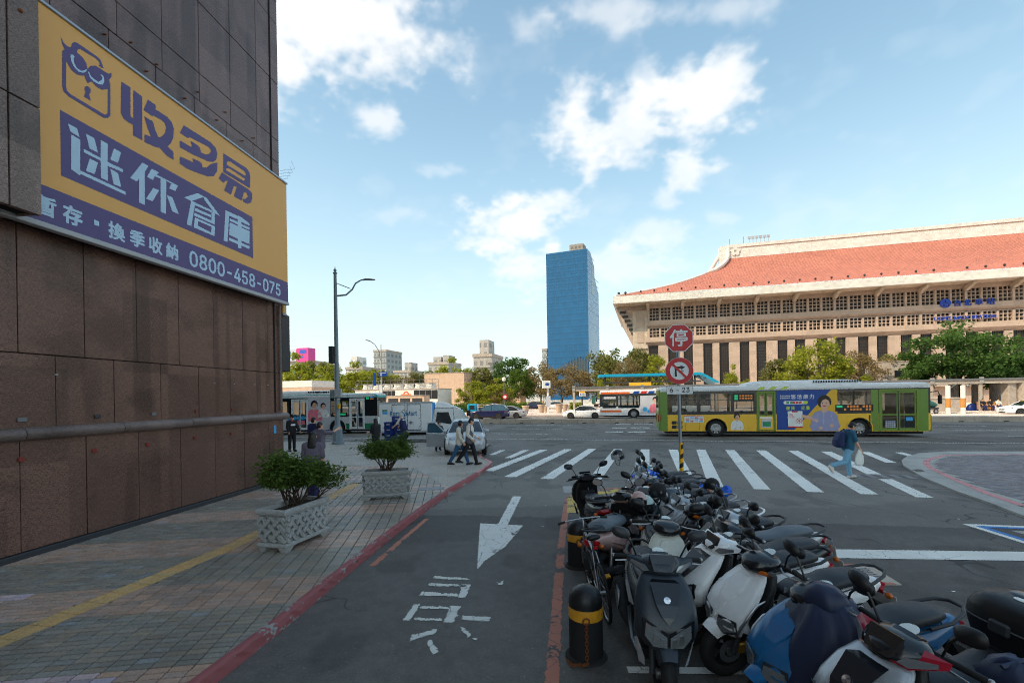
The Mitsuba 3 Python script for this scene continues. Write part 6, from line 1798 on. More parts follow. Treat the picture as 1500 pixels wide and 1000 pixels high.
# delivery truck with the open cargo box, side on, nose to the right
tx0, ty0 = ground(556, 648.5); tx1, ty1 = ground(690, 645)
TD = np.array([tx1 - tx0, ty1 - ty0]); TL = np.linalg.norm(TD)
ts = TL / 134.
K = Kit()
q = lambda u: (u - 556) * ts
tz_ = lambda v: max(.1, (647 - v) * ts * 1.02)
bx_, cb = q(633), q(638)
K.add('cargo_box', bbox(0, bx_, 0, 1.9, .62, tz_(589), .05), 'm_bus_white')
K.add('cargo_box/edge_rail', join(box(-.02, bx_ + .02, -.02, .05, tz_(589) - .08, tz_(589) + .02), box(-.02, bx_ + .02, -.02, .05, .58, .70)), 'm_light_grey')
for a, b in ((575, 593), (597, 616)):
    d = K.add('side_door', bbox(q(a), q(b), -.035, .0, .74, tz_(593), .02), 'm_bus_white')
    K.add(d + '/seal', xz(ext(sbox(q(a) - .03, .70, q(b) + .03, tz_(592)).difference(sbox(q(a) + .02, .76, q(b) - .02, tz_(594))), .012)), 'm_dark_grey')
    for z in (.9, 1.4, 1.9):
        K.add(d + '/hinge', box(q(b) - .1, q(b) + .03, -.06, -.03, z, z + .05), 'm_steel')
    K.add(d + '/latch', join(box(q(a) + .1, q(a) + .3, -.06, -.035, 1.15, 1.2), box(q(a) + .18, q(a) + .22, -.06, -.035, 1.05, 1.3)), 'm_dark_grey')
wm = word('FamilyMart', 1.)
a0_, a1_ = wm[0].min(0), wm[0].max(0)
s_ = (q(611) - q(572)) / (a1_[0] - a0_[0])
K.add('lettering', (np.c_[q(572) + (wm[0][:, 0] - a0_[0]) * s_, -.045 - wm[0][:, 2] * 0 - .002, tz_(608.5) + wm[0][:, 1] * s_ * 1.2], wm[1]), 'm_letter_teal')
K.add('emblem', xz(ext(sbox(q(560.5), tz_(601.8), q(568), tz_(599.5)), .01)), 'm_green_dark')
K.add('emblem', xz(ext(sbox(q(560.5), tz_(606), q(568), tz_(602.3)), .01)), 'm_print_sky')
K.add('chassis', box(.1, q(686), .3, 1.6, .38, .62), 'm_black_matte')
cab = Polygon([(q(634), .42), (q(687), .42), (q(689), 1.0), (q(686), 1.25), (q(676), tz_(601)), (q(668), tz_(597)), (q(640), tz_(597)), (q(636), tz_(600)), (q(634), 1.2)])
K.add('cab', xf(xz(ext(cab, 1.75)), Mt(0, 1.85, 0)), 'm_bus_white')
K.add('roof_deflector', hull([[q(637), y, tz_(597)] for y in (.15, 1.75)] + [[q(674), y, tz_(600)] for y in (.2, 1.7)] + [[q(640), y, tz_(589)] for y in (.25, 1.65)] + [[q(652), y, tz_(591)] for y in (.25, 1.65)]), 'm_bus_white')
K.add('cab_gap', box(bx_ - .01, q(636), .2, 1.7, .62, tz_(590)), 'm_print_sky')
K.add('side_window', xz(ext(Polygon([(q(638), 1.16), (q(660), 1.02), (q(662), 1.15), (q(657), tz_(604.5)), (q(640), tz_(604.5))]).buffer(.0), .015)), 'm_window_dark')
K.parts[-1][1] = (K.parts[-1][1][0] + [0, .095, 0], K.parts[-1][1][1])
K.add('windscreen', hull([[q(687.5), .25, 1.16], [q(687.5), 1.7, 1.16], [q(678.6), .25, tz_(602)], [q(678.6), 1.7, tz_(602)], [q(686), .25, 1.2], [q(676.5), .25, tz_(602)], [q(686), 1.7, 1.2], [q(676.5), 1.7, tz_(602)]]), 'm_truck_teal')
K.add('wiper', tube([[q(688), .5, 1.18], [q(684.5), .9, 1.5]], .015, 5), 'm_black')
K.add('door_gap', xz(ext(LineString([(q(637), .5), (q(637), 2.0), (q(664), 2.0), (q(666), 1.0), (q(664), .5)]).buffer(.012), .01)), 'm_dark_grey')
K.parts[-1][1] = (K.parts[-1][1][0] + [0, .097, 0], K.parts[-1][1][1])
K.add('mirror', join(bbox(q(684), q(690), -.25, -.1, 1.5, 1.85, .03), tube([[q(676), .1, 1.9], [q(686), -.15, 1.9]], .02, 5)), 'm_black')
K.add('headlight', bbox(q(685), q(690.3), .18, .5, .72, .92, .04), 'm_clear_lamp')
K.add('bumper', bbox(q(682), q(691), .08, 1.85, .35, .62, .05), 'm_light_grey')
K.add('tail_light', bbox(-.03, .03, .05, .3, .5, .62, .01), 'm_red_lamp')
for u in (585, 664):
    for y, s in ((.18, -1), (1.7, 1)):
        wheel_parts(K, 'wheel', q(u), y, .38, .38, .24, s, 'm_steel', 6)
    K.add('wheel_arch', xz(ext(Point(q(u), .38).buffer(.46).intersection(sbox(-9, .3, 99, 2)), .02)), 'm_black_matte')
    K.parts[-1][1] = (K.parts[-1][1][0] + [0, .11, 0], K.parts[-1][1][1])
K.place('delivery_truck', 'white box delivery truck with blue lettering parked behind the silver car', 'truck', heading_M(tx0, ty0, 0, *TD))

# little blue flatbed truck beyond the median
K = Kit()
K.add('cab', bbox(0, 1.25, 0, 1.5, .35, 1.75, .12), 'm_canopy_blue')
K.add('side_window', box(.3, 1.0, -.012, .0, 1.05, 1.6), 'm_window_dark')
K.add('windscreen', box(-.012, 0, .15, 1.35, 1.05, 1.6), 'm_window_dark')
K.add('bed', join(box(1.35, 3.9, 0, 1.5, .6, .72), box(1.35, 3.9, 0, .05, .72, 1.0), box(1.35, 3.9, 1.45, 1.5, .72, 1.0)), 'm_canopy_blue')
for x in (1.4, 2.2, 3.0, 3.85):
    K.add('stake', box(x, x + .05, .0, .06, 1.0, 1.7), 'm_tan_wall')
K.add('rail', join(box(1.35, 3.9, .0, .05, 1.35, 1.42), box(1.35, 3.9, .0, .05, 1.63, 1.7)), 'm_tan_wall')
K.add('cargo', join(bbox(2.9, 3.7, .3, 1.2, .72, 1.9, .2), bbox(1.5, 2.6, .2, 1.2, .72, 1.3, .05)), 'm_dark_grey')
for u in (.65, 3.1):
    for y, s in ((.12, -1), (1.38, 1)):
        wheel_parts(K, 'wheel', u, y, .3, .3, .2, s, 'm_steel', 5)
x = at(683.5, 600, 60)[0]
K.place('flatbed_truck', 'small bright blue flatbed truck behind the dark blue car', 'truck', heading_M(x, 60.5, 0, 1, -.2))
# ---------------------------------------------------------------- street furniture
lx, ly = -9.88, 27.0
K = Kit()
K.add('pedestal', xf(lathe([(.36, 0), (.36, .12), (.30, .16), (.27, .85), (.2, 1.0), (.16, 1.08)], 8), Mt(lx, ly, .1)), 'm_lamp_post')
K.add('shaft', tube([[lx, ly, 1.1], [lx, ly, 5], [lx, ly, 9.75]], [.15, .12, .085], 12), 'm_lamp_post', 50)
K.add('finial', xf(lathe([(.1, 0), (.13, .05), (.05, .12), (.1, .2), (.03, .3), (.005, .42)], 10), Mt(lx, ly, 9.7)), 'm_lamp_post', 40)
K.add('arm', tube([[lx, ly, 8.45], [lx + .6, ly, 8.5], [lx + .95, ly, 8.8], [lx + 1.15, ly, 9.15], [lx + 1.45, ly, 9.32], [lx + 1.8, ly, 9.35]], [.05, .05, .05, .045, .04, .04], 8), 'm_lamp_post', 50)
K.add('stay', tube([[lx, ly, 9.2], [lx + .85, ly, 8.85]], .025, 6), 'm_lamp_post')
K.add('lamp_head', loft([ringpts([lx + x, ly, 9.35 + z], [0, w_, 0], [0, 0, h_], 12) for x, z, w_, h_ in ((1.55, 0, .05, .03), (1.7, .01, .12, .05), (2.0, .0, .13, .05), (2.25, -.02, .06, .03))]), 'm_lamp_post', 40)
K.add('sign_back', bbox(lx - .36, lx - .10, ly - .25, ly + .25, 4.65, 5.6, .02), 'm_dark_grey')
K.add('bracket', box(lx - .12, lx, ly - .04, ly + .04, 5.0, 5.1), 'm_steel')
K.add('control_box', bbox(lx - .05, lx + .33, ly - .3, ly - .1, 2.72, 3.2, .02), 'm_light_grey')
K.add('control_box', bbox(lx - .34, lx - .05, ly - .2, ly + .1, 2.74, 3.16, .02), 'm_lamp_post')
K.add('push_button', bbox(lx + .12, lx + .24, ly - .28, ly - .14, 2.1, 2.36, .02), 'm_sign_yellow')
K.add('collar', cyl([lx, ly, 2.6], [lx, ly, 2.66], .17, 12), 'm_steel', 50)
K.place('street_lamp', 'tall blue grey street lamp with a curved arm beside the green bus', 'street lamp')
K = Kit()
x, y = at(559, 570, 70)[:2]
K.add('shaft', tube([[x, y, .1], [x, y, 6], [x, y, 10.6]], [.13, .1, .06], 8), 'm_light_grey')
K.add('arm', tube([[x - .1, y, 8.2], [x - .3, y, 9.6], [x - .9, y, 10.6], [x - 1.6, y, 11.1]], .06, 6), 'm_mid_grey')
K.add('lamp_head', loft([ringpts([x - 1.5 - t, y, 11.05 + t * .35], [0, .13 * q, 0], [0, 0, .08 * q], 10) for t, q in ((0, .4), (.15, 1), (.5, 1), (.75, .5))]), 'm_mid_grey', 40)
K.add('street_sign', box(x - .35, x + .85, y - .2, y - .14, 5.9, 6.55), 'm_print_blue')
K.add('street_sign', box(x - 1.15, x - .75, y - .2, y - .14, 4.5, 6.4), 'm_print_blue')
K.add('sign_print', join(box(x - .2, x + .7, y - .21, y - .205, 6.3, 6.38), box(x - .1, x + .1, y - .21, y - .205, 6.0, 6.22)), 'm_print_white')
K.add('direction_sign', box(x - .28, x + .12, y - .2, y - .14, 3.3, 4.6), 'm_print_white')
K.add('post_wrap', box(x - .2, x + .5, y - .18, y - .1, 1.6, 3.2), 'm_print_red')
K.place('street_lamp', 'far street lamp with blue street signs, leaning out over the forecourt', 'street lamp')
# forecourt masts
K = Kit()
x, y = ground(803, 606, .14)
K.add('mast', bbox(x - .12, x + .12, y - .1, y + .1, .14, 3.7, .02), 'm_print_white')
K.add('lamp_box', bbox(x - .75, x + .35, y - .45, y + .45, 3.7, 4.75, .04), 'm_print_white')
K.add('emblem', xf(xz(ext(union_all([LineString([(-.25, 0), (.25, 0)]).buffer(.07), LineString([(-.18, .14), (.18, .14)]).buffer(.05), LineString([(-.18, -.14), (.18, -.14)]).buffer(.05)]), .02)), Mt(x - .1, y - .46, 4.25)), 'm_print_blue')
K.add('map_panel', box(x - .3, x + .35, y - .14, y - .1, 1.2, 2.6), 'm_print_pale')
K.place('metro_sign', 'white box sign with a blue mark on a white mast on the forecourt', 'sign')
K = Kit()
x, y = ground(739, 606.5, .14)
K.add('mast', cyl([x, y, .14], [x, y, 4.9], .06, 6), 'm_mid_grey')
K.add('lamp_head', lathe([(.05, 0), (.3, .1), (.32, .45), (.1, .6)], 10), 'm_white_wall') if False else K.add('lamp_head', xf(lathe([(.05, 0), (.26, .1), (.3, .45), (.1, .6)], 10), Mt(x, y, 4.8)), 'm_white_wall')
K.add('sign_disc', xf(xz(ext(Point(0, 0).buffer(.36, 10), .04)), Mt(x + .1, y - .1, 2.6)), 'm_print_red')
K.add('sign_disc_face', xf(xz(ext(Point(0, 0).buffer(.22, 10), .02)), Mt(x + .1, y - .15, 2.6)), 'm_print_white')
K.place('forecourt_lamp', 'slim lamp mast with a round red sign on the forecourt', 'lamp')
K = Kit()
x, y = ground(841, 599, .14)
K.add('post', bbox(x - .15, x + .15, y - .15, y + .15, .14, 3.2, .02), 'm_white_wall')
x2 = x + 1.45
K.add('board', box(x2 - .55, x2 + .65, y - .4, y - .34, 2.5, 3.1), 'm_print_white')
K.add('board_top', box(x2 - .55, x2 + .55, y - .4, y - .34, 3.1, 3.5), 'm_sign_yellow')
w = word('M8', .42)
K.add('lettering', xf(xz(w), Mt(x2 - .42, y - .405, 2.6)), 'm_print_blue')
K.add('hanger', box(x2 - .05, x2 + .05, y - .38, y - .3, 3.5, 3.6), 'm_mid_grey')
K.place('exit_sign', 'white and orange board reading M8 hanging under the walkway', 'sign')
K = Kit()
x, y = ground(868, 592, .14)
K.add('board', bbox(x - .2, x + .9, y, y + .15, .3, 2.6, .02), 'm_green_net')
K.add('legs', box(x - .1, x + .8, y + .02, y + .1, .14, .3), 'm_mid_grey')
K.place('notice_board', 'green notice board under the walkway left of the white bus', 'notice board')
for u, v, lab in [(874, 595, 'low dark bench on the forecourt left of the white bus'), (717, 590, 'low tan bench box by the hedge')]:
    x, y = ground(u, v, .14)
    K = Kit()
    K.add('seat', bbox(x - .7, x + .7, y, y + .6, .55, .72, .03), 'm_concrete_warm')
    K.add('base', bbox(x - .5, x + .5, y + .1, y + .5, .14, .55, .03), 'm_dark_grey')
    K.place('bench', lab, 'bench')
for k_, u in enumerate((833, 839, 845)):
    x, y = ground(u, 602, .14)
    thing('railing', ['dark railing hoop farthest from the white bus', 'middle one of three dark railing hoops under the walkway', 'dark railing hoop next to the walkway post'][k_], 'railing', tube([[x, y, .14], [x, y, 1.0], [x + .55, y, 1.0], [x + .55, y, .14]], .03, 6), 'm_dark_grey', group='railing hoops')
# cart with a green cover, goods and sitters' bags under the arcade
K = Kit()
x, y = ground(1354, 606, .14)
K.add('cover', loft([ringpts([x - .5 + t, y, 1.15 + .1 * math.sin(t * 3)], [0, .5 * q, 0], [0, 0, .35 * q], 12) for t, q in ((0, .5), (.2, 1), (.8, 1.1), (1.4, .9), (1.7, .4))]), 'm_green_net', 40)
K.add('tray', box(x - .4, x + 1.1, y - .45, y + .45, .6, .8), 'm_dark_grey')
for dx in (-.1, .8):
    wheel_parts(K, 'wheel', x + dx, y - .45, .4, .26, .08, -1, 'm_steel', 6)
K.place('hand_cart', 'hand cart under a dark green cover by the front of the yellow bus', 'cart')
for k_, (u, w_, h_, m_, lab) in enumerate([(1425, 1.3, .8, 'm_crate_blue', 'dark blue bundle on the ground at the first round column'), (1436, .9, .6, 'm_cloth_navy', 'navy bag on the ground between the columns'), (1447, 2.4, .85, 'm_pole_orange', 'orange brown board barrier between the columns'),
                                           (1464, 1.1, .7, 'm_print_pale', 'white bundle on the ground beside the square column'), (1490, .6, 1.1, 'm_dark_grey', 'dark upright bin by the square column')]):
    x, y = ground(u, 601, .14)
    K = Kit()
    if k_ == 2:
        K.add('board', bbox(x - w_ / 2, x + w_ / 2, y, y + .06, .3, .3 + h_, .01), m_)
        K.add('leg', join(box(x - w_ * .4, x - w_ * .36, y - .1, y + .2, .14, .9), box(x + w_ * .36, x + w_ * .4, y - .1, y + .2, .14, .9)), 'm_dark_grey')
    else:
        K.add('cloth', loft([ringpts([x, y, .14 + h_ * t], [w_ / 2 * q, 0, 0], [0, .35 * q, 0], 12, 2.6) for t, q in ((0, .95), (.35, 1), (.75, .8), (1, .35))]), m_, 45)
        K.add('strap', tube([[x - w_ * .3, y - .3, .14 + h_ * .5], [x, y - .2, .2 + h_], [x + w_ * .3, y - .3, .14 + h_ * .5]], .03, 5), 'm_black')
    K.place(['bundle', 'bag', 'barrier', 'bundle', 'bin'][k_], lab, ['bundle', 'bag', 'barrier', 'bundle', 'bin'][k_])

# ---- sign pole in the scooter park
py_ = 11.0
px_ = ray(996, 640)[0] * py_
K = Kit()
K.add('shaft', tube([[px_ + .03, py_, 0], [px_, py_, 2], [px_ - .02, py_, 4.15]], .038, 12), 'm_galv', 50)
K.add('sleeve', cyl([px_ + .03, py_, .45], [px_ + .02, py_, 1.48], .047, 14), 'm_sign_yellow', 50)
for i in range(5):
    z0 = .50 + i * .21
    rings = []
    for t in np.linspace(-PI, PI, 17):
        zc = z0 + .08 * (t / PI)
        rings.append([[px_ + .025 + .0485 * math.sin(t), py_ - .0485 * math.cos(t), zc + d] for d in (0, .1)])
    A = np.array(rings); n0, n1 = A.shape[:2]
    i_, j_ = np.meshgrid(np.arange(n0 - 1), np.arange(n1 - 1), indexing='ij')
    qd = np.stack([i_ * n1 + j_, (i_ + 1) * n1 + j_, (i_ + 1) * n1 + j_ + 1, i_ * n1 + j_ + 1], -1).reshape(-1, 4)
    K.add('black_stripe', tri(A.reshape(-1, 3), qd), 'm_sign_black')
yaw = 14
SM = Mt(px_ - .01, py_ - .06, 0) @ Mr('z', -yaw)


def plate(poly, z, m, lift, t=.004):
    v, f = xz(ext(affinity.translate(poly, 0, z), t))
    return xf((v - [0, lift, 0], f), SM)


oc = affinity.rotate(Polygon([(.338 * math.cos(a), .338 * math.sin(a)) for a in np.arange(8) * PI / 4]), 22.5, origin=(0, 0))
p = K.add('stop_sign', plate(oc, 3.88, '', 0, .004), 'm_sign_white')
K.add(p + '/face', plate(oc.buffer(-.016, join_style='mitre'), 3.88, '', .004), 'm_sign_red')
g = affinity.translate(affinity.scale(glyph('停'), .44, .44, origin=(0, 0)), -.22, -.215)
K.add(p + '/lettering', plate(g, 3.88, '', .008), 'm_sign_white')
p = K.add('no_turn_sign', plate(Point(0, 0).buffer(.305, 20), 3.13, '', 0, .004), 'm_sign_white')
ring = Point(0, 0).buffer(.300, 20).difference(Point(0, 0).buffer(.205, 20))
arrow = union_all([sbox(-.10, -.13, -.055, .10), sbox(-.10, .055, .05, .10), Polygon([(.03, .125), (.13, .078), (.03, .03)]), sbox(.05, -.03, .066, .05), sbox(.02, -.02, .1, -.008)])
K.add(p + '/arrow', plate(arrow, 3.13, '', .004), 'm_sign_black')
K.add(p + '/ring', plate(union_all([ring, LineString([(-.16, .17), (.16, -.17)]).buffer(.026)]), 3.13, '', .008), 'm_sign_red')
p = K.add('time_plate', plate(rrect(-.29, .29, -.10, .10, .02), 2.69, '', 0, .006), 'm_sign_black')
K.add(p + '/face', plate(rrect(-.283, .283, -.093, .093, .018), 2.69, '', .004), 'm_sign_white')
w = word('6 - 23', .105)
v = xz(w)[0]
v = v - [v[:, 0].mean(), 0, 0]
v[:, 0] -= (v[:, 0].max() + v[:, 0].min()) / 2
K.add(p + '/lettering', xf((v - [0, .008, 0] + [0, 0, 2.64], w[1]), SM), 'm_sign_black')
for z in (3.95, 3.8, 3.2, 3.05, 2.69):
    K.add('clamp', cyl([px_ - .012, py_, z - .02], [px_ - .012, py_, z + .02], .046, 10), 'm_steel')
K.place('sign_post', 'sign post with a red octagon, a no turn disc and a time plate among scooters', 'sign')

# ---- bollards with a rusty chain
BOL = Kit()
BOL.add('post', lathe([(.168, 0), (.168, .40)], 24), 'm_black_matte', 50)
BOL.add('band', lathe([(.169, .40), (.1715, .405), (.1715, .505), (.169, .51)], 24), 'm_amber_plastic', 50)
BOL.add('dome', lathe([(.168, .51)] + [(.168 * math.cos(t), .56 + .155 * math.sin(t)) for t in np.linspace(0, PI / 2, 8)], 24), 'm_black', 50)
BOL.add('base', lathe([(.21, 0), (.205, .02), (.17, .03)], 20), 'm_bedding', 50)
BOL.add('eye', xf(ring_torus(.03, .009, 12, 6), Mt(-.02, -.172, .42)), 'm_chain_rust', 50)
for (x, y, lab) in [(.70, 4.78, 'black domed bollard with a yellow band and rusty chain, nearest the camera'), (.98, 7.3, 'black domed bollard with a yellow band standing behind the bicycle')]:
    BOL.place('bollard', lab, 'bollard', Mt(x, y, 0))
links = []
path = [np.array([.68, 4.60, .40 - i * .034]) for i in range(11)] + [np.array([.68 - .01 * i, 4.585 - .005 * i, .025]) for i in range(4)] + [np.array([.63 - .03 * i, 4.575 + .012 * math.sin(i), .02]) for i in range(4)] + [np.array([.53 - .004 * i * i, 4.58 + .03 * i, .02]) for i in range(4)]
for i in range(len(path) - 1):
    d = path[i + 1] - path[i]
    d, a, b = basis(d)
    if i % 2:
        a, b = b, a
    M = np.eye(4); M[:3, 0] = d * .024; M[:3, 2] = a * .015; M[:3, 1] = b * .015; M[:3, 3] = (path[i] + path[i + 1]) / 2
    links.append(xf(ring_torus(1., .28, 10, 5), M))
K = Kit()
for m in links:
    K.add('link', m, 'm_chain_rust', 50)
K.place('chain', 'rusty chain hanging from the nearest bollard and trailing on the ground', 'chain')

# ---- stone planters with shrubs
def planter_kit(L, W, H):
    k = Kit()
    tp = lambda s, z, o=0: [[x * (L / 2 * s + o), y * (W / 2 * s + o), z] for x, y in ((-1, -1), (1, -1), (1, 1), (-1, 1))]
    k.add('trough', loft([tp(.90, .10), tp(.90, .14), tp(.86, .15), tp(.90, H - .10), tp(.90, H - .09)], True), 'm_planter_stone')
    k.add('base_moulding', loft([tp(.96, .085), tp(.985, .10), tp(.985, .13), tp(.95, .155)], True), 'm_planter_stone')
    outer = [tp(.95, H - .10), tp(1.0, H - .075), tp(1.02, H - .05), tp(1.02, H - .02), tp(1.0, H), tp(1.0, H, -.055), tp(1., H - .07, -.06)]
    k.add('rim', loft(outer, False), 'm_planter_stone')
    k.add('soil', loft([tp(.93, H - .09), tp(.93, H - .07)], True), 'm_soil')
    for x in (-1, 1):
        for y in (-1, 1):
            k.add('foot', hull([[x * (L / 2 * .95 - a), y * (W / 2 * .95 - b), z] for a, b, z in ((0, 0, .10), (.22, 0, .10), (0, .16, .10), (.22, .16, .10), (.02, .02, 0), (.13, .02, 0), (.02, .11, 0), (.13, .11, 0))]), 'm_planter_stone')
    # basket weave: broad bands crossing over and under
    for side, (ln, off) in {'front': (L, W / 2), 'end': (W, L / 2)}.items():
        for sgn in (-1, 1):
            m = []
            z0, z1 = .165, H - .115
            s_ = .125
            for i in range(-8, 20):
                for j in range(-8, 12):
                    u0, v0 = (i + j) * s_ * .7071, (i - j) * s_ * .7071
                    cx, cz = u0 - ln * .3, v0 + .4
                    if not (-ln * .46 < cx < ln * .46 and z0 - .02 < cz < z1 + .02):
                        continue
                    ang = 45 if (i + j) % 2 else -45
                    r_ = affinity.rotate(rrect(-.086, .086, -.031, .031, .008), ang, origin=(0, 0))
                    r_ = affinity.translate(r_, cx, cz).intersection(sbox(-ln * .455, z0, ln * .455, z1))
                    if r_.is_empty or r_.area < 1e-4:
                        continue
                    v, f = xz(ext(r_, .05 if (i + j) % 2 else .038))
                    dep = off * (.90 + .04 * (v[:, 2] - .15) / (H - .25))
                    v = v + np.c_[np.zeros(len(v)), -dep + .006, np.zeros(len(v))]
                    m.append((v, f))
            m = join(*m)
            if sgn > 0: m = xf(m, Mr('z', 180))
            if side == 'end': m = xf(m, Mr('z', 90))
            k.add('weave', m, 'm_planter_stone', kind='stuff')
    return k


def shrub_kit(seed, stems, spread, height, lean=(0, 0), n=2300):
    r = np.random.default_rng(seed)
    k = Kit()
    tips = []
    for i in range(stems):
        a = r.uniform(0, 2 * PI)
        rr = spread * math.sqrt(r.uniform(.02, 1))
        tip = np.array([math.cos(a) * rr + lean[0], math.sin(a) * rr * .7 + lean[1], height * r.uniform(.72, 1.0) * (1 - .25 * (rr / spread) ** 2)])
        base = np.array([r.normal(0, .07), r.normal(0, .05), 0])
        mid = base * .5 + tip * np.array([.45, .45, .5]) + r.normal(0, .03, 3)
        k.add('stem', tube([base, base + (mid - base) * .5 + r.normal(0, .015, 3), mid, tip], [.016, .013, .010, .004], 6), 'm_bark_dark', 50)
        tips.append((mid, tip))
        for b in range(3):
            q = mid + (tip - mid) * r.uniform(.2, .7)
            t2 = q + r.normal(0, .12, 3) + [0, 0, .08]
            k.add('stem', tube([q, (q + t2) / 2 + r.normal(0, .01, 3), t2], [.008, .006, .003], 5), 'm_bark_dark')
            tips.append((q, t2))
    pts = []
    for i in range(n):
        q, t = tips[r.integers(len(tips))]
        p = q + (t - q) * r.uniform(.40, 1.1) + r.normal(0, .062, 3)
        pts.append(p)
    pts = np.array(pts)
    pts = pts[pts[:, 2] > height * .42]
    # leaves: folded, pointed, six corners each
    m = len(pts)
    a = r.normal(size=(m, 3)); a[:, 2] = a[:, 2] * .4 - .05; a /= np.linalg.norm(a, axis=1, keepdims=True)
    up = np.array([0, 0, 1.]) + r.normal(0, .45, (m, 3))
    b = np.cross(up, a); b /= np.linalg.norm(b, axis=1, keepdims=True); nn = np.cross(a, b)
    L_ = r.uniform(.06, .125, (m, 1)); W_ = L_ * r.uniform(.34, .46, (m, 1))
    P = [pts, pts + a * L_ * .45 + b * W_ * .5 + nn * W_ * .18, pts + a * L_ - nn * L_ * .10, pts + a * L_ * .45 - b * W_ * .5 + nn * W_ * .18, pts + a * L_ * .45]
    v = np.stack(P, 1).reshape(-1, 3)
    o = np.arange(m)[:, None] * 5
    f = np.vstack([o + [0, 4, 1], o + [4, 2, 1], o + [0, 3, 4], o + [4, 3, 2]])
    k.add('foliage', (v, f), 'm_leaf_shrub')
    return k


PK = planter_kit(1.16, .56, .70)
a1 = math.degrees(math.atan2(.968, .25))
PK.place('stone_planter', 'grey stone planter with basket weave sides, the nearer one to the camera', 'planter', Mt(-3.82, 8.33, .12) @ Mr('z', a1))
PK.place('stone_planter', 'grey stone planter with basket weave sides, the one farther up the pavement', 'planter', Mt(-3.18, 12.02, .12) @ Mr('z', 12))
shrub_kit(3, 22, .62, .90, (-.02, .0), 8500).place('shrub', 'dark green shrub growing in the nearer stone planter', 'shrub', Mt(-3.86, 8.45, .73) @ Mr('z', a1 + 90))
shrub_kit(14, 4, .22, .62, (.42, .0), 420).place('shrub', 'thin side shoot with sparse leaves at the far end of the nearer stone planter', 'shrub', Mt(-3.72, 8.78, .73))
shrub_kit(5, 22, .62, .92, (-.02, 0), 8500).place('shrub', 'dark green shrub with a flat top growing in the farther stone planter', 'shrub', Mt(-3.16, 12.05, .73) @ Mr('z', 12))

# ---- stacked blue crates beside the truck
CR = Kit()
CR.add('shell', join(box(-.24, .24, -.17, .17, 0, .03), box(-.24, .24, -.17, -.15, .03, .28), box(-.24, .24, .15, .17, .03, .28), box(-.24, -.22, -.15, .15, .03, .28), box(.22, .24, -.15, .15, .03, .28)), 'm_crate_blue')
CR.add('rim', join(box(-.26, .26, -.19, -.165, .24, .30), box(-.26, .26, .165, .19, .24, .30), box(-.26, -.235, -.165, .165, .24, .30), box(.235, .26, -.165, .165, .24, .30)), 'm_crate_blue')
CR.add('handle', box(-.09, .09, -.195, -.17, .15, .2), 'm_print_pale')
CR.add('goods', bbox(-.2, .2, -.13, .13, .05, .27, .03), 'm_cloth_khaki')
cx, cy = ground(571, 650, .1)
pos = ['lowest', 'second from the ground', 'third from the ground', 'fourth from the ground']
for c in range(2):
    for l in range(4):
        CR.place('crate', f'blue plastic crate, {pos[l]} in the {"stack nearer the truck lettering" if c else "stack nearer the waiting woman"}', 'crate', Mt(cx + c * .56, cy + .02 * c, .1 + l * .305) @ Mr('z', -8 + 4 * ((l * 3 + c) % 3)), group='blue crates by the truck')
CR.place('crate', 'single blue crate on top of the two crate stacks', 'crate', Mt(cx + .42, cy, .1 + 4 * .305) @ Mr('z', 6), group='blue crates by the truck')

# ---- bicycle parked between the bollards
K = Kit()
for nm, x in (('front_wheel', .52), ('rear_wheel', -.50)):
    w_ = K.add(nm, xf(ring_torus(.315, .019, 32, 8), Mt(x, 0, .335)), 'm_rubber', 50)
    K.add(w_ + '/rim', xf(ring_torus(.295, .012, 32, 6), Mt(x, 0, .335)), 'm_alloy', 50)
    K.add(w_ + '/hub', cyl([x, -.045, .335], [x, .045, .335], .022, 10), 'm_steel', 50)
    for i in range(18):
        a = i * PI / 9
        K.add(w_ + '/spoke', tube([[x + .02 * math.cos(a + .5), .03 * (-1) ** i, .335 + .02 * math.sin(a + .5)], [x + .29 * math.cos(a), 0, .335 + .29 * math.sin(a)]], .0018, 3), 'm_steel')
bb_, st, hd, sd = [-.06, 0, .30], [-.22, 0, .78], [.36, 0, .82], [.40, 0, .70]
for a, b, r_ in ((bb_, st, .016), (bb_, sd, .019), ([-.20, 0, .72], hd, .017), (hd, sd, .02)):
    K.add('frame_tube', tube([a, b], r_, 10), 'm_steel', 50)
for s in (-1, 1):
    K.add('frame_tube', tube([[-.06, .02 * s, .30], [-.50, .055 * s, .335]], .010, 8), 'm_steel', 50)
    K.add('frame_tube', tube([[-.21, .02 * s, .72], [-.50, .055 * s, .335]], .009, 8), 'm_steel', 50)
    K.add('fork_blade', tube([[.41, .03 * s, .66], [.46, .05 * s, .5], [.52, .05 * s, .335]], .011, 8), 'm_steel', 50)
    K.add('crank', tube([[-.06, .06 * s, .30], [-.06 + .13 * s, .07 * s, .30 - .09 * s]], .010, 6), 'm_steel')
    K.add('pedal', bbox(-.06 + .13 * s - .045, -.06 + .13 * s + .045, .07 * s, .07 * s + .09 * s, .30 - .09 * s - .012, .30 - .09 * s + .012, .004) if s > 0 else bbox(-.19 - .045, -.19 + .045, -.16, -.07, .378, .402, .004), 'm_amber_plastic')
K.add('chain_ring', xf(ring_torus(.085, .006, 20, 5), Mt(-.06, -.05, .30)), 'm_dark_grey')
K.add('chain', tube([[-.06, -.05, .385], [-.50, -.05, .37], [-.535, -.05, .335], [-.50, -.05, .30], [-.06, -.05, .215]], .005, 5), 'm_chain_rust')
K.add('seat_post', tube([st, [-.24, 0, .88]], .013, 8), 'm_steel', 50)
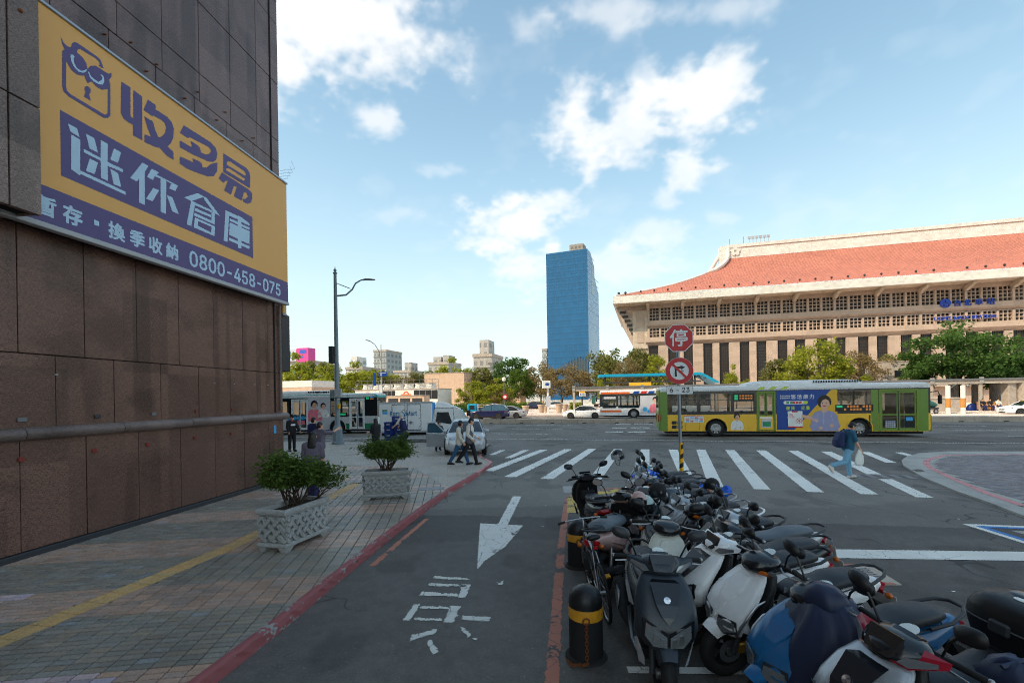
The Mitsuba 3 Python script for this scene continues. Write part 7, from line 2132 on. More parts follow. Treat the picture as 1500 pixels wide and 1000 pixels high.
K.add('saddle', loft([ringpts([x, 0, .90 + z], [0, w_, 0], [0, 0, h_], 14) for x, z, w_, h_ in ((-.36, .02, .05, .02), (-.34, .025, .085, .035), (-.25, .02, .075, .035), (-.15, .01, .035, .028), (-.08, .0, .02, .018))]), 'm_black', 50)
K.add('stem', tube([hd, [.345, 0, .93], [.40, 0, .96]], .014, 8), 'm_steel', 50)
K.add('handlebar', tube([[.36, -.30, .95], [.39, -.22, .96], [.40, 0, .965], [.39, .22, .96], [.36, .30, .95]], .011, 8), 'm_steel', 50)
for s in (-1, 1):
    K.add('grip', tube([[.375, .24 * s, .957], [.352, .33 * s, .948]], .017, 8), 'm_rubber', 50)
    K.add('brake_lever', tube([[.40, .2 * s, .955], [.46, .24 * s, .94], [.46, .31 * s, .93]], .006, 5), 'm_steel')
K.add('cable', tube([[.42, -.18, .955], [.5, -.05, .9], [.43, 0, .75]], .004, 5), 'm_black')
K.add('reflector', bbox(-.40, -.385, -.025, .025, .80, .84, .004), 'm_red_lamp')
K.add('lock', xf(ring_torus(.11, .012, 16, 6), Mt(-.2, .05, .62)), 'm_dark_grey', 50)
K.add('kick_stand', tube([[-.42, .06, .32], [-.38, .2, .03]], .009, 6), 'm_steel')
K.place('bicycle', 'old silver bicycle parked between the two bollards', 'bicycle', heading_M(1.04, 6.0, 0, -.03, 1.) @ Mr('x', -7))
# ---------------------------------------------------------------- people
def blob(p, r):
    return m3.Manifold.sphere(r, 14).translate([float(x) for x in p])


def bone(*pr_):
    return m3.Manifold.batch_hull([blob(p, r) for p, r in pr_])


def fuse(bs):
    return m3.Manifold.batch_boolean(bs, m3.OpType.Add)


def rotv(v, lean):
    c, s = math.cos(lean), math.sin(lean)
    return np.array([v[0] * c + v[2] * s, v[1], -v[0] * s + v[2] * c])


def person(label, pos, head_dir, hgt=1.70, legs=((0, 0), (0, 0)), arms=((0, .1, .1), (0, .1, .1)), lean=0., head=(0., 0.), top='m_cloth_black', bottom='m_cloth_navy', shoe='m_shoe_dark', hair='m_hair', long_hair=False,
           sleeve=.5, trouser=1., shorts=False, jacket=None, cap=None, sitting=False, name='person', width=1., vest=None):
    k = Kit()
    s = hgt / 1.70
    hip_z = .90
    J = {}
    low = 9
    for i, sd in enumerate((1, -1)):
        th, kn = legs[i]
        hip = np.array([0, .085 * sd, hip_z])
        knee = hip + .43 * np.array([math.sin(th), .02 * sd, -math.cos(th)])
        ank = knee + .42 * np.array([math.sin(th - kn), 0, -math.cos(th - kn)])
        pitch = max(-.2, kn - th - .1) if kn > .3 else -th * .25
        toe = ank + np.array([.17 * math.cos(pitch), .02 * sd, -.045 - .17 * math.sin(pitch)])
        heel = ank + np.array([-.05 * math.cos(pitch) - .03 * math.sin(pitch), 0, -.05 + .02 * math.sin(pitch)])
        J[i] = (hip, knee, ank, toe, heel)
        low = min(low, toe[2] - .03, heel[2] - .032)
    dz = -low
    up = lambda v: np.array([0, 0, hip_z]) + rotv(np.asarray(v, float) - [0, 0, hip_z], lean)
    waist, chest, neck = up([0, 0, 1.05]), up([.0, 0, 1.28]), up([.0, 0, 1.45])
    hc = neck + rotv(np.array([.025, 0, .135]), lean + head[0])
    hyaw = head[1]
    hx = rotv(np.array([math.cos(hyaw), math.sin(hyaw), 0]), lean + head[0])
    hy = np.array([-math.sin(hyaw), math.cos(hyaw), 0])
    hz_ = np.cross(hx, hy)
    H = lambda a, b, c: hc + hx * a + hy * b + hz_ * c
    body, tops, bots, skins = [], [], [], []
    # head and neck
    body += [bone((neck - [0, 0, .06], .055), (neck + [.01, 0, .06], .05)), bone((H(0, 0, .035), .088), (H(.005, 0, -.02), .078)), bone((H(.02, 0, -.02), .07), (H(.045, 0, -.085), .042)),
             bone((H(.085, 0, .01), .012), (H(.102, 0, -.022), .016)), bone((H(0, .083, -.01), .018), (H(-.01, .086, .015), .02)), bone((H(0, -.083, -.01), .018), (H(-.01, -.086, .015), .02)), bone((H(.082, .018, -.058), .012), (H(.082, -.018, -.058), .012))]
    tor = [bone((up([0, .07, .95]), .105), (up([0, -.07, .95]), .105), (up([0, .06, 1.1]), .10), (up([0, -.06, 1.1]), .10)),
           bone((up([0, .06, 1.1]), .10), (up([0, -.06, 1.1]), .10), (up([.01, .09, 1.28]), .105), (up([.01, -.09, 1.28]), .105)),
           bone((up([.01, .09, 1.28]), .105), (up([.01, -.09, 1.28]), .105), (up([0, .15, 1.39]), .062), (up([0, -.15, 1.39]), .062), (up([0, 0, 1.43]), .06))]
    body += tor
    g = .014
    tops = [bone((up([0, .075 * width, .90]), .112 + g), (up([0, -.075 * width, .90]), .112 + g), (up([0, .07, 1.1]), .105 + g), (up([0, -.07, 1.1]), .105 + g)),
            bone((up([0, .07, 1.1]), .105 + g), (up([0, -.07, 1.1]), .105 + g), (up([.01, .095, 1.28]), .105 + g), (up([.01, -.095, 1.28]), .105 + g)),
            bone((up([.01, .095, 1.28]), .105 + g), (up([.01, -.095, 1.28]), .105 + g), (up([0, .155, 1.39]), .064 + g), (up([0, -.155, 1.39]), .064 + g), (up([0, 0, 1.42]), .062 + g))]
    hands = []
    for i, sd in enumerate((1, -1)):
        a, o, e = arms[i]
        sh = up([0, .185 * sd, 1.385])
        d1 = rotv(np.array([math.sin(a) * math.cos(o), sd * math.sin(o), -math.cos(a) * math.cos(o)]), 0)
        el = sh + .285 * d1
        d2 = np.array([math.sin(a + e) * math.cos(o * .4), sd * math.sin(o * .4) - .12 * sd * (e > .6), -math.cos(a + e) * math.cos(o * .4)])
        d2 /= np.linalg.norm(d2)
        wr = el + .25 * d2
        body += [bone((sh, .052), (el, .040)), bone((el, .040), (wr, .028))]
        cr = np.cross(d2, [0, sd, 0.1]); cr /= np.linalg.norm(cr)
        palm = wr + d2 * .05
        sdv = np.cross(cr, d2)
        body += [bone((wr, .026), (palm + cr * .022, .020), (palm - cr * .022, .020))]
        for fi in range(4):
            off = cr * (.030 - .020 * fi)
            k1 = palm + off + d2 * .025
            k2 = k1 + d2 * (.034 if fi in (1, 2) else .028) + sdv * .008
            k3 = k2 + d2 * .018 + sdv * .020
            body += [bone((palm + off * .8, .011), (k1, .0095)), bone((k1, .0095), (k2, .0085)), bone((k2, .0085), (k3, .0075))]
        t1 = wr + d2 * .03 + cr * .03
        body += [bone((t1, .011), (t1 + cr * .022 + d2 * .022, .010)), bone((t1 + cr * .022 + d2 * .022, .010), (t1 + cr * .020 + d2 * .050 + sdv * .008, .008))]
        if sleeve > 0:
            e1 = sh + (el - sh) * min(1, sleeve * 2)
            tops.append(bone((sh, .062 + g), (e1, .050 + g * 1.2)))
            if sleeve > .5:
                tops.append(bone((el, .050 + g), (el + (wr - el) * min(.97, (sleeve - .5) * 2), .036 + g)))
    for i, sd in enumerate((1, -1)):
        hip, knee, ank, toe, heel = J[i]
        body += [bone((hip, .088), (knee, .058)), bone((knee, .056), (knee * .6 + ank * .4 + [-.012, 0, 0], .055), (ank, .040)), bone((ank, .042), (heel, .032), (toe - [.03, 0, 0], .026))]
        e_ = knee if shorts else ank
        bots.append(bone((hip + [0, 0, .03], .108), (knee, .078 if not shorts else .095)))
        if not shorts:
            q_ = knee + (ank - knee) * .94
            bots.append(bone((knee, .078), (q_, .062)))
    bots.append(bone((np.array([0, .07, .93]), .115), (np.array([0, -.07, .93]), .115), (np.array([0, .085, .86]), .105), (np.array([0, -.085, .86]), .105)))
    lift = lambda m: (m[0] + [0, 0, dz], m[1])

    def mesh(m):
        q = m.to_mesh()
        return lift((np.array(q.vert_properties[:, :3], float), np.array(q.tri_verts, int)))

    k.add('', mesh(fuse(body)), 'm_skin', 60)
    k.add('top', mesh(fuse(tops)), top, 60)
    k.add('shorts' if shorts else 'trousers', mesh(fuse(bots)), bottom, 60)
    if jacket or vest:
        f = .022
        b_ = [bone((up([-.01, .085, .88]), .118 + f), (up([-.01, -.085, .88]), .118 + f), (up([0, .08, 1.15]), .11 + f), (up([0, -.08, 1.15]), .11 + f)),
              bone((up([0, .08, 1.15]), .11 + f), (up([0, -.08, 1.15]), .11 + f), (up([0, .155, 1.385]), .064 + f), (up([0, -.155, 1.385]), .064 + f))]
        if jacket:
            for i, sd in enumerate((1, -1)):
                a, o, e = arms[i]
                sh = up([0, .185 * sd, 1.385])
                d1 = np.array([math.sin(a) * math.cos(o), sd * math.sin(o), -math.cos(a) * math.cos(o)])
                el = sh + .285 * d1
                d2 = np.array([math.sin(a + e) * math.cos(o * .4), sd * math.sin(o * .4) - .12 * sd * (e > .6), -math.cos(a + e) * math.cos(o * .4)]); d2 /= np.linalg.norm(d2)
                b_ += [bone((sh, .070 + f * .6), (el, .060 + f * .5)), bone((el, .060 + f * .5), (el + d2 * .22, .046 + f * .4))]
        m = fuse(b_) - m3.Manifold.cube([.4, .13, 1.2], True).translate([.25 + math.sin(lean) * .2, 0, 1.1]) if True else None
        k.add('jacket' if jacket else 'vest', mesh(m), jacket or vest, 60)
    for i in (0, 1):
        hip, knee, ank, toe, heel = J[i]
        k.add('shoe', mesh(bone((heel + [-.005, 0, 0], .042), (toe - [.02, 0, -.002], .036), (toe + [.015, 0, -.004], .026), (ank + [.01, 0, -.02], .046))), shoe, 60)
    hm = fuse([bone((H(-.012, 0, .05), .098), (H(-.03, 0, .0), .088))])
    hm = hm - fuse([bone((H(.13, .05, -.05), .075), (H(.13, -.05, -.05), .075), (H(.125, .04, .02), .06), (H(.125, -.04, .02), .06), (H(.03, .0, -.16), .05))])
    if long_hair:
        hm = fuse([hm, bone((H(-.04, 0, .02), .092), (H(-.055, .04, -.22), .08), (H(-.055, -.04, -.22), .08)), bone((H(-.055, .05, -.22), .08), (H(-.055, -.05, -.22), .08), (H(-.05, .04, -.42), .055), (H(-.05, -.04, -.42), .055))])
    k.add('hair', mesh(hm), hair, 60)
    k.add('eyes', mesh(fuse([blob(H(.078, .032, .012), .011), blob(H(.078, -.032, .012), .011)])), 'm_black', 60)
    k.add('eyebrows', mesh(fuse([bone((H(.084, .020, .035), .006), (H(.076, .048, .034), .005)), bone((H(.084, -.020, .035), .006), (H(.076, -.048, .034), .005))])), hair, 60)
    if cap:
        cm = bone((H(-.008, 0, .06), .103), (H(-.02, 0, .04), .10)) - m3.Manifold.cube([.5, .5, .3], True).translate([float(x) for x in H(0, 0, -.125)])
        k.add('cap', mesh(fuse([cm, bone((H(.09, .05, .035), .012), (H(.09, -.05, .035), .012), (H(.165, .03, .02), .008), (H(.165, -.03, .02), .008))])), cap, 60)
    M = heading_M(*pos, *head_dir) @ Ms(s)
    return k, M, (J, up, dz, arms)


def put(label, *a, extra=None, **kw):
    k, M, inf = person(label, *a, **kw)
    if extra:
        extra(k, inf)
    return k.place('person', label, 'person', M)


# the couple passing the silver car
gx_, gy_ = ground(674, 681, .1)
put('person in a cream cardigan and wide blue jeans walking past the silver car', (gx_, gy_, .1), (1, -.12), 1.66, legs=((.42, .12), (-.38, .18)), arms=((-.25, .12, .3), (.22, .1, .35)), top='m_cloth_grey', bottom='m_cloth_denim', jacket='m_cloth_cream', head=(.1, .9), width=1.1)
gx_, gy_ = ground(689, 681, .1)


def phone(k, inf):
    k.add('phone', bbox(.30, .37, -.16, -.15, 1.12, 1.16, .003), 'm_black_gloss')


put('person in a dark vest and black trousers walking beside the one in a cream cardigan', (gx_, gy_, .1), (1, -.15), 1.74, legs=((.30, .1), (-.42, .25)), arms=((.1, .1, .9), (-.15, .1, 1.0)), top='m_cloth_cream', bottom='m_cloth_black', vest='m_cloth_grey', head=(.28, .2), sleeve=.95)
# backpacker on the crossing
gx_, gy_ = ground(1243, 700.5)
BP, BM_, inf = person('', (gx_, gy_, 0.), (1, -.1), 1.66, legs=((.12, .02), (-.35, .95)), arms=((.18, .08, .25), (.30, .08, .12)), top='m_cloth_blue', bottom='m_cloth_light_denim', shoe='m_shoe_white', head=(.45, 0), lean=.06, sleeve=.42)
BP.place('person', 'person in a blue shirt and pale jeans walking over the zebra crossing', 'person', BM_)
dz_ = inf[2]
K = Kit()
m = m3.Manifold.batch_hull([blob([x, y, z + dz_], r) for x, y, z, r in ((-.22, .11, 1.33, .08), (-.22, -.11, 1.33, .08), (-.26, .12, 1.0, .09), (-.26, -.12, 1.0, .09), (-.30, .09, 1.1, .09), (-.30, -.09, 1.1, .09))])
mm = m.to_mesh()
K.add('bag', (np.array(mm.vert_properties[:, :3], float), np.array(mm.tri_verts, int)), 'm_bag_navy', 60)
for s in (-1, 1):
    K.add('strap', tube([[-.20, .12 * s, 1.36 + dz_], [-.05, .125 * s, 1.475 + dz_], [.10, .125 * s, 1.40 + dz_], [.135, .12 * s, 1.25 + dz_], [.08, .13 * s, 1.08 + dz_], [-.2, .13 * s, 1.0 + dz_]], .018, 6), 'm_bag_navy', 50)
K.add('pocket', (lambda q: (np.array(q.vert_properties[:, :3], float), np.array(q.tri_verts, int)))(m3.Manifold.batch_hull([blob([-.36, y, z + dz_], .045) for y in (-.08, .08) for z in (1.0, 1.14)]).to_mesh()), 'm_bag_navy', 60)
K.place('backpack', 'navy backpack on the back of the person on the zebra crossing', 'backpack', BM_)
K = Kit()
rg = []
for z, w_, d_ in ((.92, .012, .012), (.86, .03, .05), (.72, .035, .11), (.56, .035, .14), (.46, .03, .12), (.43, .01, .06)):
    rg.append(ringpts([.20 - (.92 - z) * .05, -.22, z + dz_ - .03], [0, w_, 0], [d_, 0, 0], 14, 2.6) + rng.normal(0, .006, (14, 3)))
K.add('bag', loft(rg), 'm_print_white', 60)
K.add('handle', tube([[.24, -.22, .86 + dz_], [.22, -.21, .93 + dz_], [.16, -.22, .86 + dz_]], .008, 5), 'm_print_white')
K.place('plastic_bag', 'white carrier bag in the hand of the person on the zebra crossing', 'bag', BM_)
# by the building corner
gx_, gy_ = ground(428, 661, .1)
K, M_, inf = person('', (gx_, gy_, .1), (.75, -.6), 1.74, legs=((.05, .02), (-.05, .05)), arms=((.3, .15, .5), (.1, .15, .6)), top='m_cloth_black', bottom='m_cloth_black', cap='m_cloth_black', sleeve=.97)
K.add('reflective_band', bbox(-.02, .16, -.12, .12, 1.20 + inf[2], 1.28 + inf[2], .03), 'm_print_white')
K.add('scarf', lathe([(.075, 1.40 + inf[2]), (.09, 1.43 + inf[2]), (.07, 1.47 + inf[2])], 12), 'm_print_red', 50)
K.place('person', 'person in a black uniform and cap standing at the building corner', 'person', M_)
a = at(459, 622, 19.6)
put('person in a navy shirt with short hair looking towards the green bus', (a[0], a[1], .1), (.25, .97), 1.74, legs=((.1, .05), (-.1, .1)), top='m_cloth_navy', bottom='m_cloth_black', head=(0, -.5))
a = at(468, 628, 15.9)
put('person in a grey plum shirt raising an arm to point', (a[0], a[1], .1), (.35, .94), 1.72, legs=((.05, .02), (-.1, .1)), arms=((0, .1, .2), (1.45, .35, .55)), top='m_cloth_plum', bottom='m_cloth_khaki', head=(0, -.4), shorts=False)
a = at(458, 660, 11.6)
put('person with long black hair seen from behind beside the nearer planter', (a[0], a[1], .12), (-.1, 1), 1.66, legs=((.1, .05), (-.12, .12)), top='m_cloth_plum', bottom='m_cloth_navy', long_hair=True, arms=((.05, .12, .2), (.1, .15, .3)))
gx_, gy_ = ground(551, 668, .1)
put('person in a black dress top and shorts waiting by the blue crates', (gx_, gy_, .1), (-.6, .5), 1.60, arms=((.2, .1, 1.2), (.1, .1, .9)), top='m_cloth_black', bottom='m_cloth_black', shorts=True, long_hair=True, shoe='m_shoe_white')
gx_, gy_ = ground(592, 652, .1)
put('grey haired person in a dark vest bending over beside the delivery truck', (gx_, gy_, .1), (-.8, .3), 1.70, lean=.25, arms=((.6, .1, .3), (.5, .1, .4)), top='m_cloth_cream', bottom='m_cloth_navy', vest='m_cloth_navy', hair='m_hair_grey', sleeve=.6)
dv = (CARM @ np.array([.15, -1.35, 0, 1]))[:3]
put('person with dark hair getting out behind the open car door', (dv[0], dv[1], .1), (.5, -.85), 1.40, lean=.3, legs=((.5, .9), (.2, .5)), arms=((.6, .1, .5), (.5, .2, .4)), top='m_cloth_grey', bottom='m_cloth_navy')
gx_, gy_ = ground(1351, 606, .14)
put('person in a white top standing at the green covered hand cart', (gx_ - .1, gy_ + .6, .14), (1, 0), 1.66, top='m_cloth_cream', bottom='m_cloth_black', arms=((.5, .1, .4), (.5, .1, .4)))
for u, t_, lab in ((1446, 'm_cloth_black', 'person in black sitting low between the columns under the trees'), (1457, 'm_cloth_black', 'second person in black sitting near the orange brown board'), (1469, 'm_cloth_cream', 'person in a pale top sitting by the square column')):
    gx_, gy_ = ground(u, 602, .14)
    put(lab, (gx_, gy_ + .5, .14), (-.2, -1), 1.66, legs=((1.45, 1.5), (1.4, 1.45)), arms=((.5, .1, .6), (.5, .1, .6)), top=t_, bottom='m_cloth_navy')
# ---------------------------------------------------------------- scooters: x forward, y left, origin on the ground between the axles
def rg(x, z, w, h, e=2.6, tilt=0., n=20, y=0.):
    t = math.radians(tilt)
    return ringpts([x, y, z], [0, w, 0], [-h * math.sin(t), 0, h * math.cos(t)], n, e)


def up_loft(secs, n=22, e=2.5):
    """Sections stacked upwards: (height, x of the middle, half width, half depth)."""
    return loft([ringpts([x, 0, z], [0, w, 0], [d, 0, 0], n, e) for z, x, w, d in secs])


def scooter_kit(style):
    k = Kit()
    RF, RR = -.62, .60
    R, tw = .255, .058
    for nm, x in (('front_wheel', RR), ('rear_wheel', RF)):
        ww = 1.0 if nm == 'front_wheel' else 1.15
        w_ = k.add(nm, xf(ring_torus(R - tw, tw, 30, 10, rx=ww), Mt(x, 0, R)), 'm_rubber', 50)
        k.add(w_ + '/rim', xf(loft([ringpts([0, yy, 0], [rr, 0, 0], [0, 0, rr], 26) for yy, rr in ((-.035, .150), (-.035, .165), (.035, .165), (.035, .150))], closed=True), Mt(x, 0, R)), 'rim', 40)
        for i in range(5):
            a = i * 2 * PI / 5 + .3
            c, s = math.cos(a), math.sin(a)
            k.add(w_ + '/spoke', xf(hull([[c * q - s * t * u_, yy, s * q + c * t * u_] for q, u_ in ((.03, .022), (.155, .014)) for t in (-1, 1) for yy in (-.022, .022)]), Mt(x, 0, R)), 'rim')
        k.add(w_ + '/hub', cyl([x, -.06, R], [x, .06, R], .04, 14), 'm_alloy', 50)
        if nm == 'front_wheel':
            k.add(w_ + '/brake_disc', xf(loft([ringpts([0, yy, 0], [rr, 0, 0], [0, 0, rr], 24) for yy, rr in ((.048, .055), (.048, .105), (.054, .105), (.054, .055))], closed=True), Mt(x, 0, R)), 'm_steel', 40)
            k.add('brake_caliper', bbox(x - .14, x - .06, .04, .085, R - .02, R + .08, .012), 'm_gold')
    # fork
    for s in (-1, 1):
        k.add('fork_leg', tube([[.47, .085 * s, .66], [.56, .09 * s, .44], [RR, .09 * s, R]], [.022, .026, .024], 10), 'm_dark_grey', 50)
    # fender
    fr = []
    for a in np.radians(np.linspace(44, 160, 13)):
        q = np.array([RR + (R + .018) * math.cos(a), 0, R + (R + .018) * math.sin(a)])
        rad = np.array([math.cos(a), 0, math.sin(a)])
        t = math.sin((a - math.radians(34)) / math.radians(140) * PI)
        fr.append([q + np.array([0, w_ * (.062 + .038 * t), 0]) + rad * hgt for w_, hgt in ((-1, -.07), (-1.02, -.02), (-.75, .028), (0, .045), (.75, .028), (1.02, -.02), (1, -.07), (.92, -.05), (0, .02), (-.92, -.05))])
    k.add('front_fender', loft(fr), 'paint2' if style == 'sport' else 'paint', 45)
    if style == 'sport':
        k.add('front_cowl', up_loft([(.42, .54, .07, .05), (.49, .595, .155, .085), (.57, .635, .215, .105), (.67, .625, .238, .112), (.78, .565, .236, .102), (.88, .48, .215, .085), (.955, .405, .17, .06), (.985, .37, .12, .045)], 30, 2.3), 'paint', 45)
        k.add('front_panel', hull([[.722, .045, .745], [.722, -.045, .745], [.676, .085, .82], [.676, -.085, .82], [.545, .115, .945], [.545, -.115, .945], [.565, .09, .92], [.565, -.09, .92], [.738, 0, .695], [.60, 0, .695], [.45, .08, .945], [.45, -.08, .945]]), 'm_black_gloss')
        for s in (-1, 1):
            k.add('headlight', hull([[.752, .012 * s, .610], [.752, .012 * s, .530], [.738, .10 * s, .668], [.716, .165 * s, .700], [.712, .172 * s, .60], [.732, .11 * s, .530], [.66, .02 * s, .55], [.63, .15 * s, .64]]), 'm_clear_lamp')
            k.add('headlight_surround', hull([[.746, .004 * s, .635], [.747, .004 * s, .505], [.705, .192 * s, .735], [.694, .196 * s, .59], [.728, .12 * s, .505], [.62, .05 * s, .55], [.60, .17 * s, .66]]), 'm_black_gloss')
            for yy, zz, hh in ((.045, .572, .030), (.095, .595, .036)):
                k.add('reflector', hull([[.757 - (yy - .045) * .12, (yy - .016) * s, zz - hh], [.757 - (yy - .045) * .12, (yy - .016) * s, zz + hh * .8], [.752 - (yy - .045) * .12, (yy + .016) * s, zz + hh], [.752 - (yy - .045) * .12, (yy + .016) * s, zz - hh * .8], [.73, yy * s, zz]]), 'm_chrome')
            k.add('front_winglet', hull([[.64, .16 * s, .40], [.61, .215 * s, .54], [.53, .225 * s, .50], [.55, .19 * s, .32], [.60, .15 * s, .31]]), 'trim')
            k.add('bar_wing', hull([[.455, .07 * s, .985], [.42, .15 * s, .975], [.31, .27 * s, 1.035], [.285, .265 * s, 1.065], [.31, .12 * s, 1.07], [.40, .08 * s, 1.04]]), 'paint')
            k.add('indicator', hull([[.452, .105 * s, 1.0], [.425, .15 * s, .985], [.345, .245 * s, 1.03], [.345, .24 * s, 1.055], [.42, .13 * s, 1.035], [.36, .16 * s, 1.0]]), 'indicator')
        k.add('emblem', xf(lathe([(.001, .0), (.024, .004), (.026, .010), (.001, .014)], 16), frame([.648, 0, .845], [0, 1, 0], [-.62, 0, .78], [.78, 0, .62])), 'm_chrome', 40)
        k.add('handlebar_cover', loft([rg(.46, .985, .055, .022, 2.4, -20), rg(.43, 1.005, .12, .05, 2.4, -15), rg(.36, 1.025, .165, .068, 2.4), rg(.27, 1.03, .17, .06, 2.4), rg(.20, 1.025, .11, .04, 2.4)]), 'paint', 45)
        k.add('windscreen', hull([[.47, .07, 1.0], [.47, -.07, 1.0], [.40, .10, 1.115], [.40, -.10, 1.115], [.43, .11, 1.03], [.43, -.11, 1.03], [.38, .09, 1.11], [.38, -.09, 1.11]]), 'm_black_gloss')
    elif style == 'city':
        k.add('front_cowl', up_loft([(.40, .55, .09, .05), (.46, .62, .17, .078), (.54, .65, .215, .092), (.63, .62, .232, .097), (.73, .555, .230, .092), (.83, .48, .208, .078), (.92, .405, .165, .056), (.98, .36, .11, .035)], 30, 2.5), 'paint', 45)
        k.add('nose_crease', hull([[.748, 0, .57], [.662, .05, .73], [.662, -.05, .73], [.575, .10, .83], [.575, -.10, .83], [.48, .06, .92], [.48, -.06, .92], [.62, 0, .60]]), 'paint')
        for s in (-1, 1):
            k.add('headlight', hull([[.752, .05 * s, .505], [.746, .055 * s, .585], [.705, .195 * s, .605], [.690, .205 * s, .53], [.735, .12 * s, .49], [.65, .06 * s, .53], [.62, .18 * s, .57]]), 'm_clear_lamp')
            k.add('headlight_surround', hull([[.744, .035 * s, .49], [.736, .04 * s, .605], [.690, .208 * s, .625], [.674, .218 * s, .515], [.725, .12 * s, .472], [.62, .06 * s, .53], [.60, .18 * s, .57]]), 'm_dark_grey')
            k.add('chrome_strip', tube([[.60, .12 * s, .42], [.665, .20 * s, .50], [.655, .228 * s, .58], [.60, .238 * s, .68], [.53, .236 * s, .76], [.44, .222 * s, .79]], [.008, .013, .014, .014, .012, .006], 8), 'm_chrome', 50)
            k.add('indicator', hull([[.46, .13 * s, .985], [.40, .19 * s, 1.0], [.44, .15 * s, 1.02], [.38, .18 * s, .97], [.38, .14 * s, 1.0]]), 'm_amber_lamp')
        k.add('handlebar_cover', loft([rg(.47, .995, .05, .03, 2.4, -15), rg(.44, 1.01, .11, .055, 2.4, -10), rg(.36, 1.03, .15, .068, 2.4), rg(.27, 1.035, .15, .056, 2.4), rg(.20, 1.03, .10, .04, 2.4)]), 'bar_cover', 45)
    else:
        k.add('front_cowl', up_loft([(.34, .44, .09, .05), (.42, .47, .175, .065), (.55, .475, .22, .062), (.70, .43, .235, .055), (.84, .375, .225, .05), (.93, .335, .18, .042), (.985, .31, .10, .035)], 26, 2.8), 'paint', 45)
        k.add('horn_cover', up_loft([(.50, .525, .05, .03), (.60, .53, .075, .035), (.78, .455, .085, .035), (.92, .385, .06, .03)], 16, 2.4), 'paint2', 45)
        k.add('handlebar_cover', loft([rg(.44, 1.0, .07, .065, 2.), rg(.40, 1.01, .115, .095, 2.2), rg(.30, 1.025, .165, .085, 2.3), rg(.21, 1.03, .12, .055, 2.3)]), 'paint', 45)
        k.add('headlight', loft([rg(.42, 1.0, .088, .088, 2.), rg(.455, .998, .082, .082, 2.), rg(.475, .997, .05, .05, 2.)]), 'm_clear_lamp', 50)
        k.add('headlight_rim', xf(ring_torus(.088, .012, 22, 8), Mt(.438, 0, 1.0) @ Mr('z', 90)), 'm_chrome', 50)
        for s in (-1, 1):
            k.add('indicator', xf(ball([0, 0, 0], .034, 10, (1.2, .8, 1.)), Mt(.50, .165 * s, .66)), 'm_amber_lamp', 50)
            k.add('chrome_strip', tube([[.50, .20 * s, .44], [.50, .225 * s, .6], [.44, .228 * s, .78], [.37, .18 * s, .93]], .009, 6), 'm_chrome', 50)
    # inner leg shield, floor, steering neck
    k.add('leg_shield', up_loft([(.36, .40, .15, .045), (.5, .42, .19, .05), (.7, .385, .20, .05), (.85, .32, .185, .045), (.94, .28, .14, .04)], 20, 2.8), 'm_black', 45)
    k.add('glove_box', bbox(.25, .36, -.13, .13, .62, .80, .03), 'm_black_matte')
    k.add('bag_hook', tube([[.25, 0, .84], [.2, 0, .82], [.2, 0, .86]], .008, 6), 'm_chrome')
    k.add('floor_board', loft([rg(.46, .33, .15, .05, 4), rg(.36, .31, .17, .04, 5), rg(.05, .31, .17, .04, 5), rg(-.08, .34, .15, .06, 4)]), 'm_black_matte', 40)
    k.add('floor_trim', join(*[tube([[.40, .165 * s, .30], [.15, .18 * s, .285], [-.08, .17 * s, .32], [-.2, .17 * s, .42]], .028, 8) for s in (-1, 1)]), 'paint', 50)
    # body and tail
    k.add('rear_body', loft([rg(.03, .52, .11, .16, 2.6), rg(-.04, .54, .145, .19, 2.6), rg(-.18, .56, .17, .185, 2.4), rg(-.38, .60, .178, .155, 2.3, -6), rg(-.58, .645, .16, .12, 2.3, -8), rg(-.76, .69, .115, .085, 2.3, -10), rg(-.90, .715, .06, .05, 2.2, -12)]), 'paint', 45)
    for s in (-1, 1):
        k.add('side_panel', hull([[-.05, .155 * s, .50], [-.18, .184 * s, .48], [-.40, .19 * s, .56], [-.62, .165 * s, .64], [-.40, .185 * s, .64], [-.15, .178 * s, .60], [-.2, .15 * s, .52], [-.5, .15 * s, .6]]), 'trim')
    k.add('lower_body', loft([rg(.0, .38, .12, .09, 3), rg(-.2, .38, .13, .11, 3), rg(-.45, .42, .12, .10, 3)]), 'm_black_matte', 40)
    k.add('seat', loft([rg(.10, .725, .05, .022), rg(.07, .735, .085, .04), rg(-.02, .75, .115, .052), rg(-.18, .757, .135, .052), rg(-.30, .765, .14, .055, 2.6, -10), rg(-.38, .79, .138, .062, 2.6, -14), rg(-.48, .802, .132, .058), rg(-.64, .81, .118, .05), rg(-.73, .808, .09, .038), rg(-.76, .80, .05, .02)]), 'seat', 45)
    k.add('seat_seam', tube([[.06, .088, .715], [-.18, .14, .722], [-.40, .142, .742], [-.66, .118, .775], [-.755, 0, .79], [-.66, -.118, .775], [-.40, -.142, .742], [-.18, -.14, .722], [.06, -.088, .715]], .006, 5), 'm_black')
    k.add('grab_rail', tube([[-.52, .15, .77], [-.70, .155, .80], [-.86, .11, .835], [-.93, .05, .845], [-.93, -.05, .845], [-.86, -.11, .835], [-.70, -.155, .80], [-.52, -.15, .77]], .014, 8), 'rail', 50)
    k.add('tail_light', hull([[-.955, .05, .70], [-.955, -.05, .70], [-.93, .07, .735], [-.93, -.07, .735], [-.86, .115, .70], [-.86, -.115, .70], [-.88, .10, .655], [-.88, -.10, .655], [-.95, 0, .66]]), 'm_red_lamp')
    k.add('rear_fender', hull([[-.82, .07, .60], [-.82, -.07, .60], [-.97, .075, .52], [-.97, -.075, .52], [-1.0, .07, .40], [-1.0, -.07, .40], [-.98, .07, .40], [-.98, -.07, .40]]), 'm_black_matte')
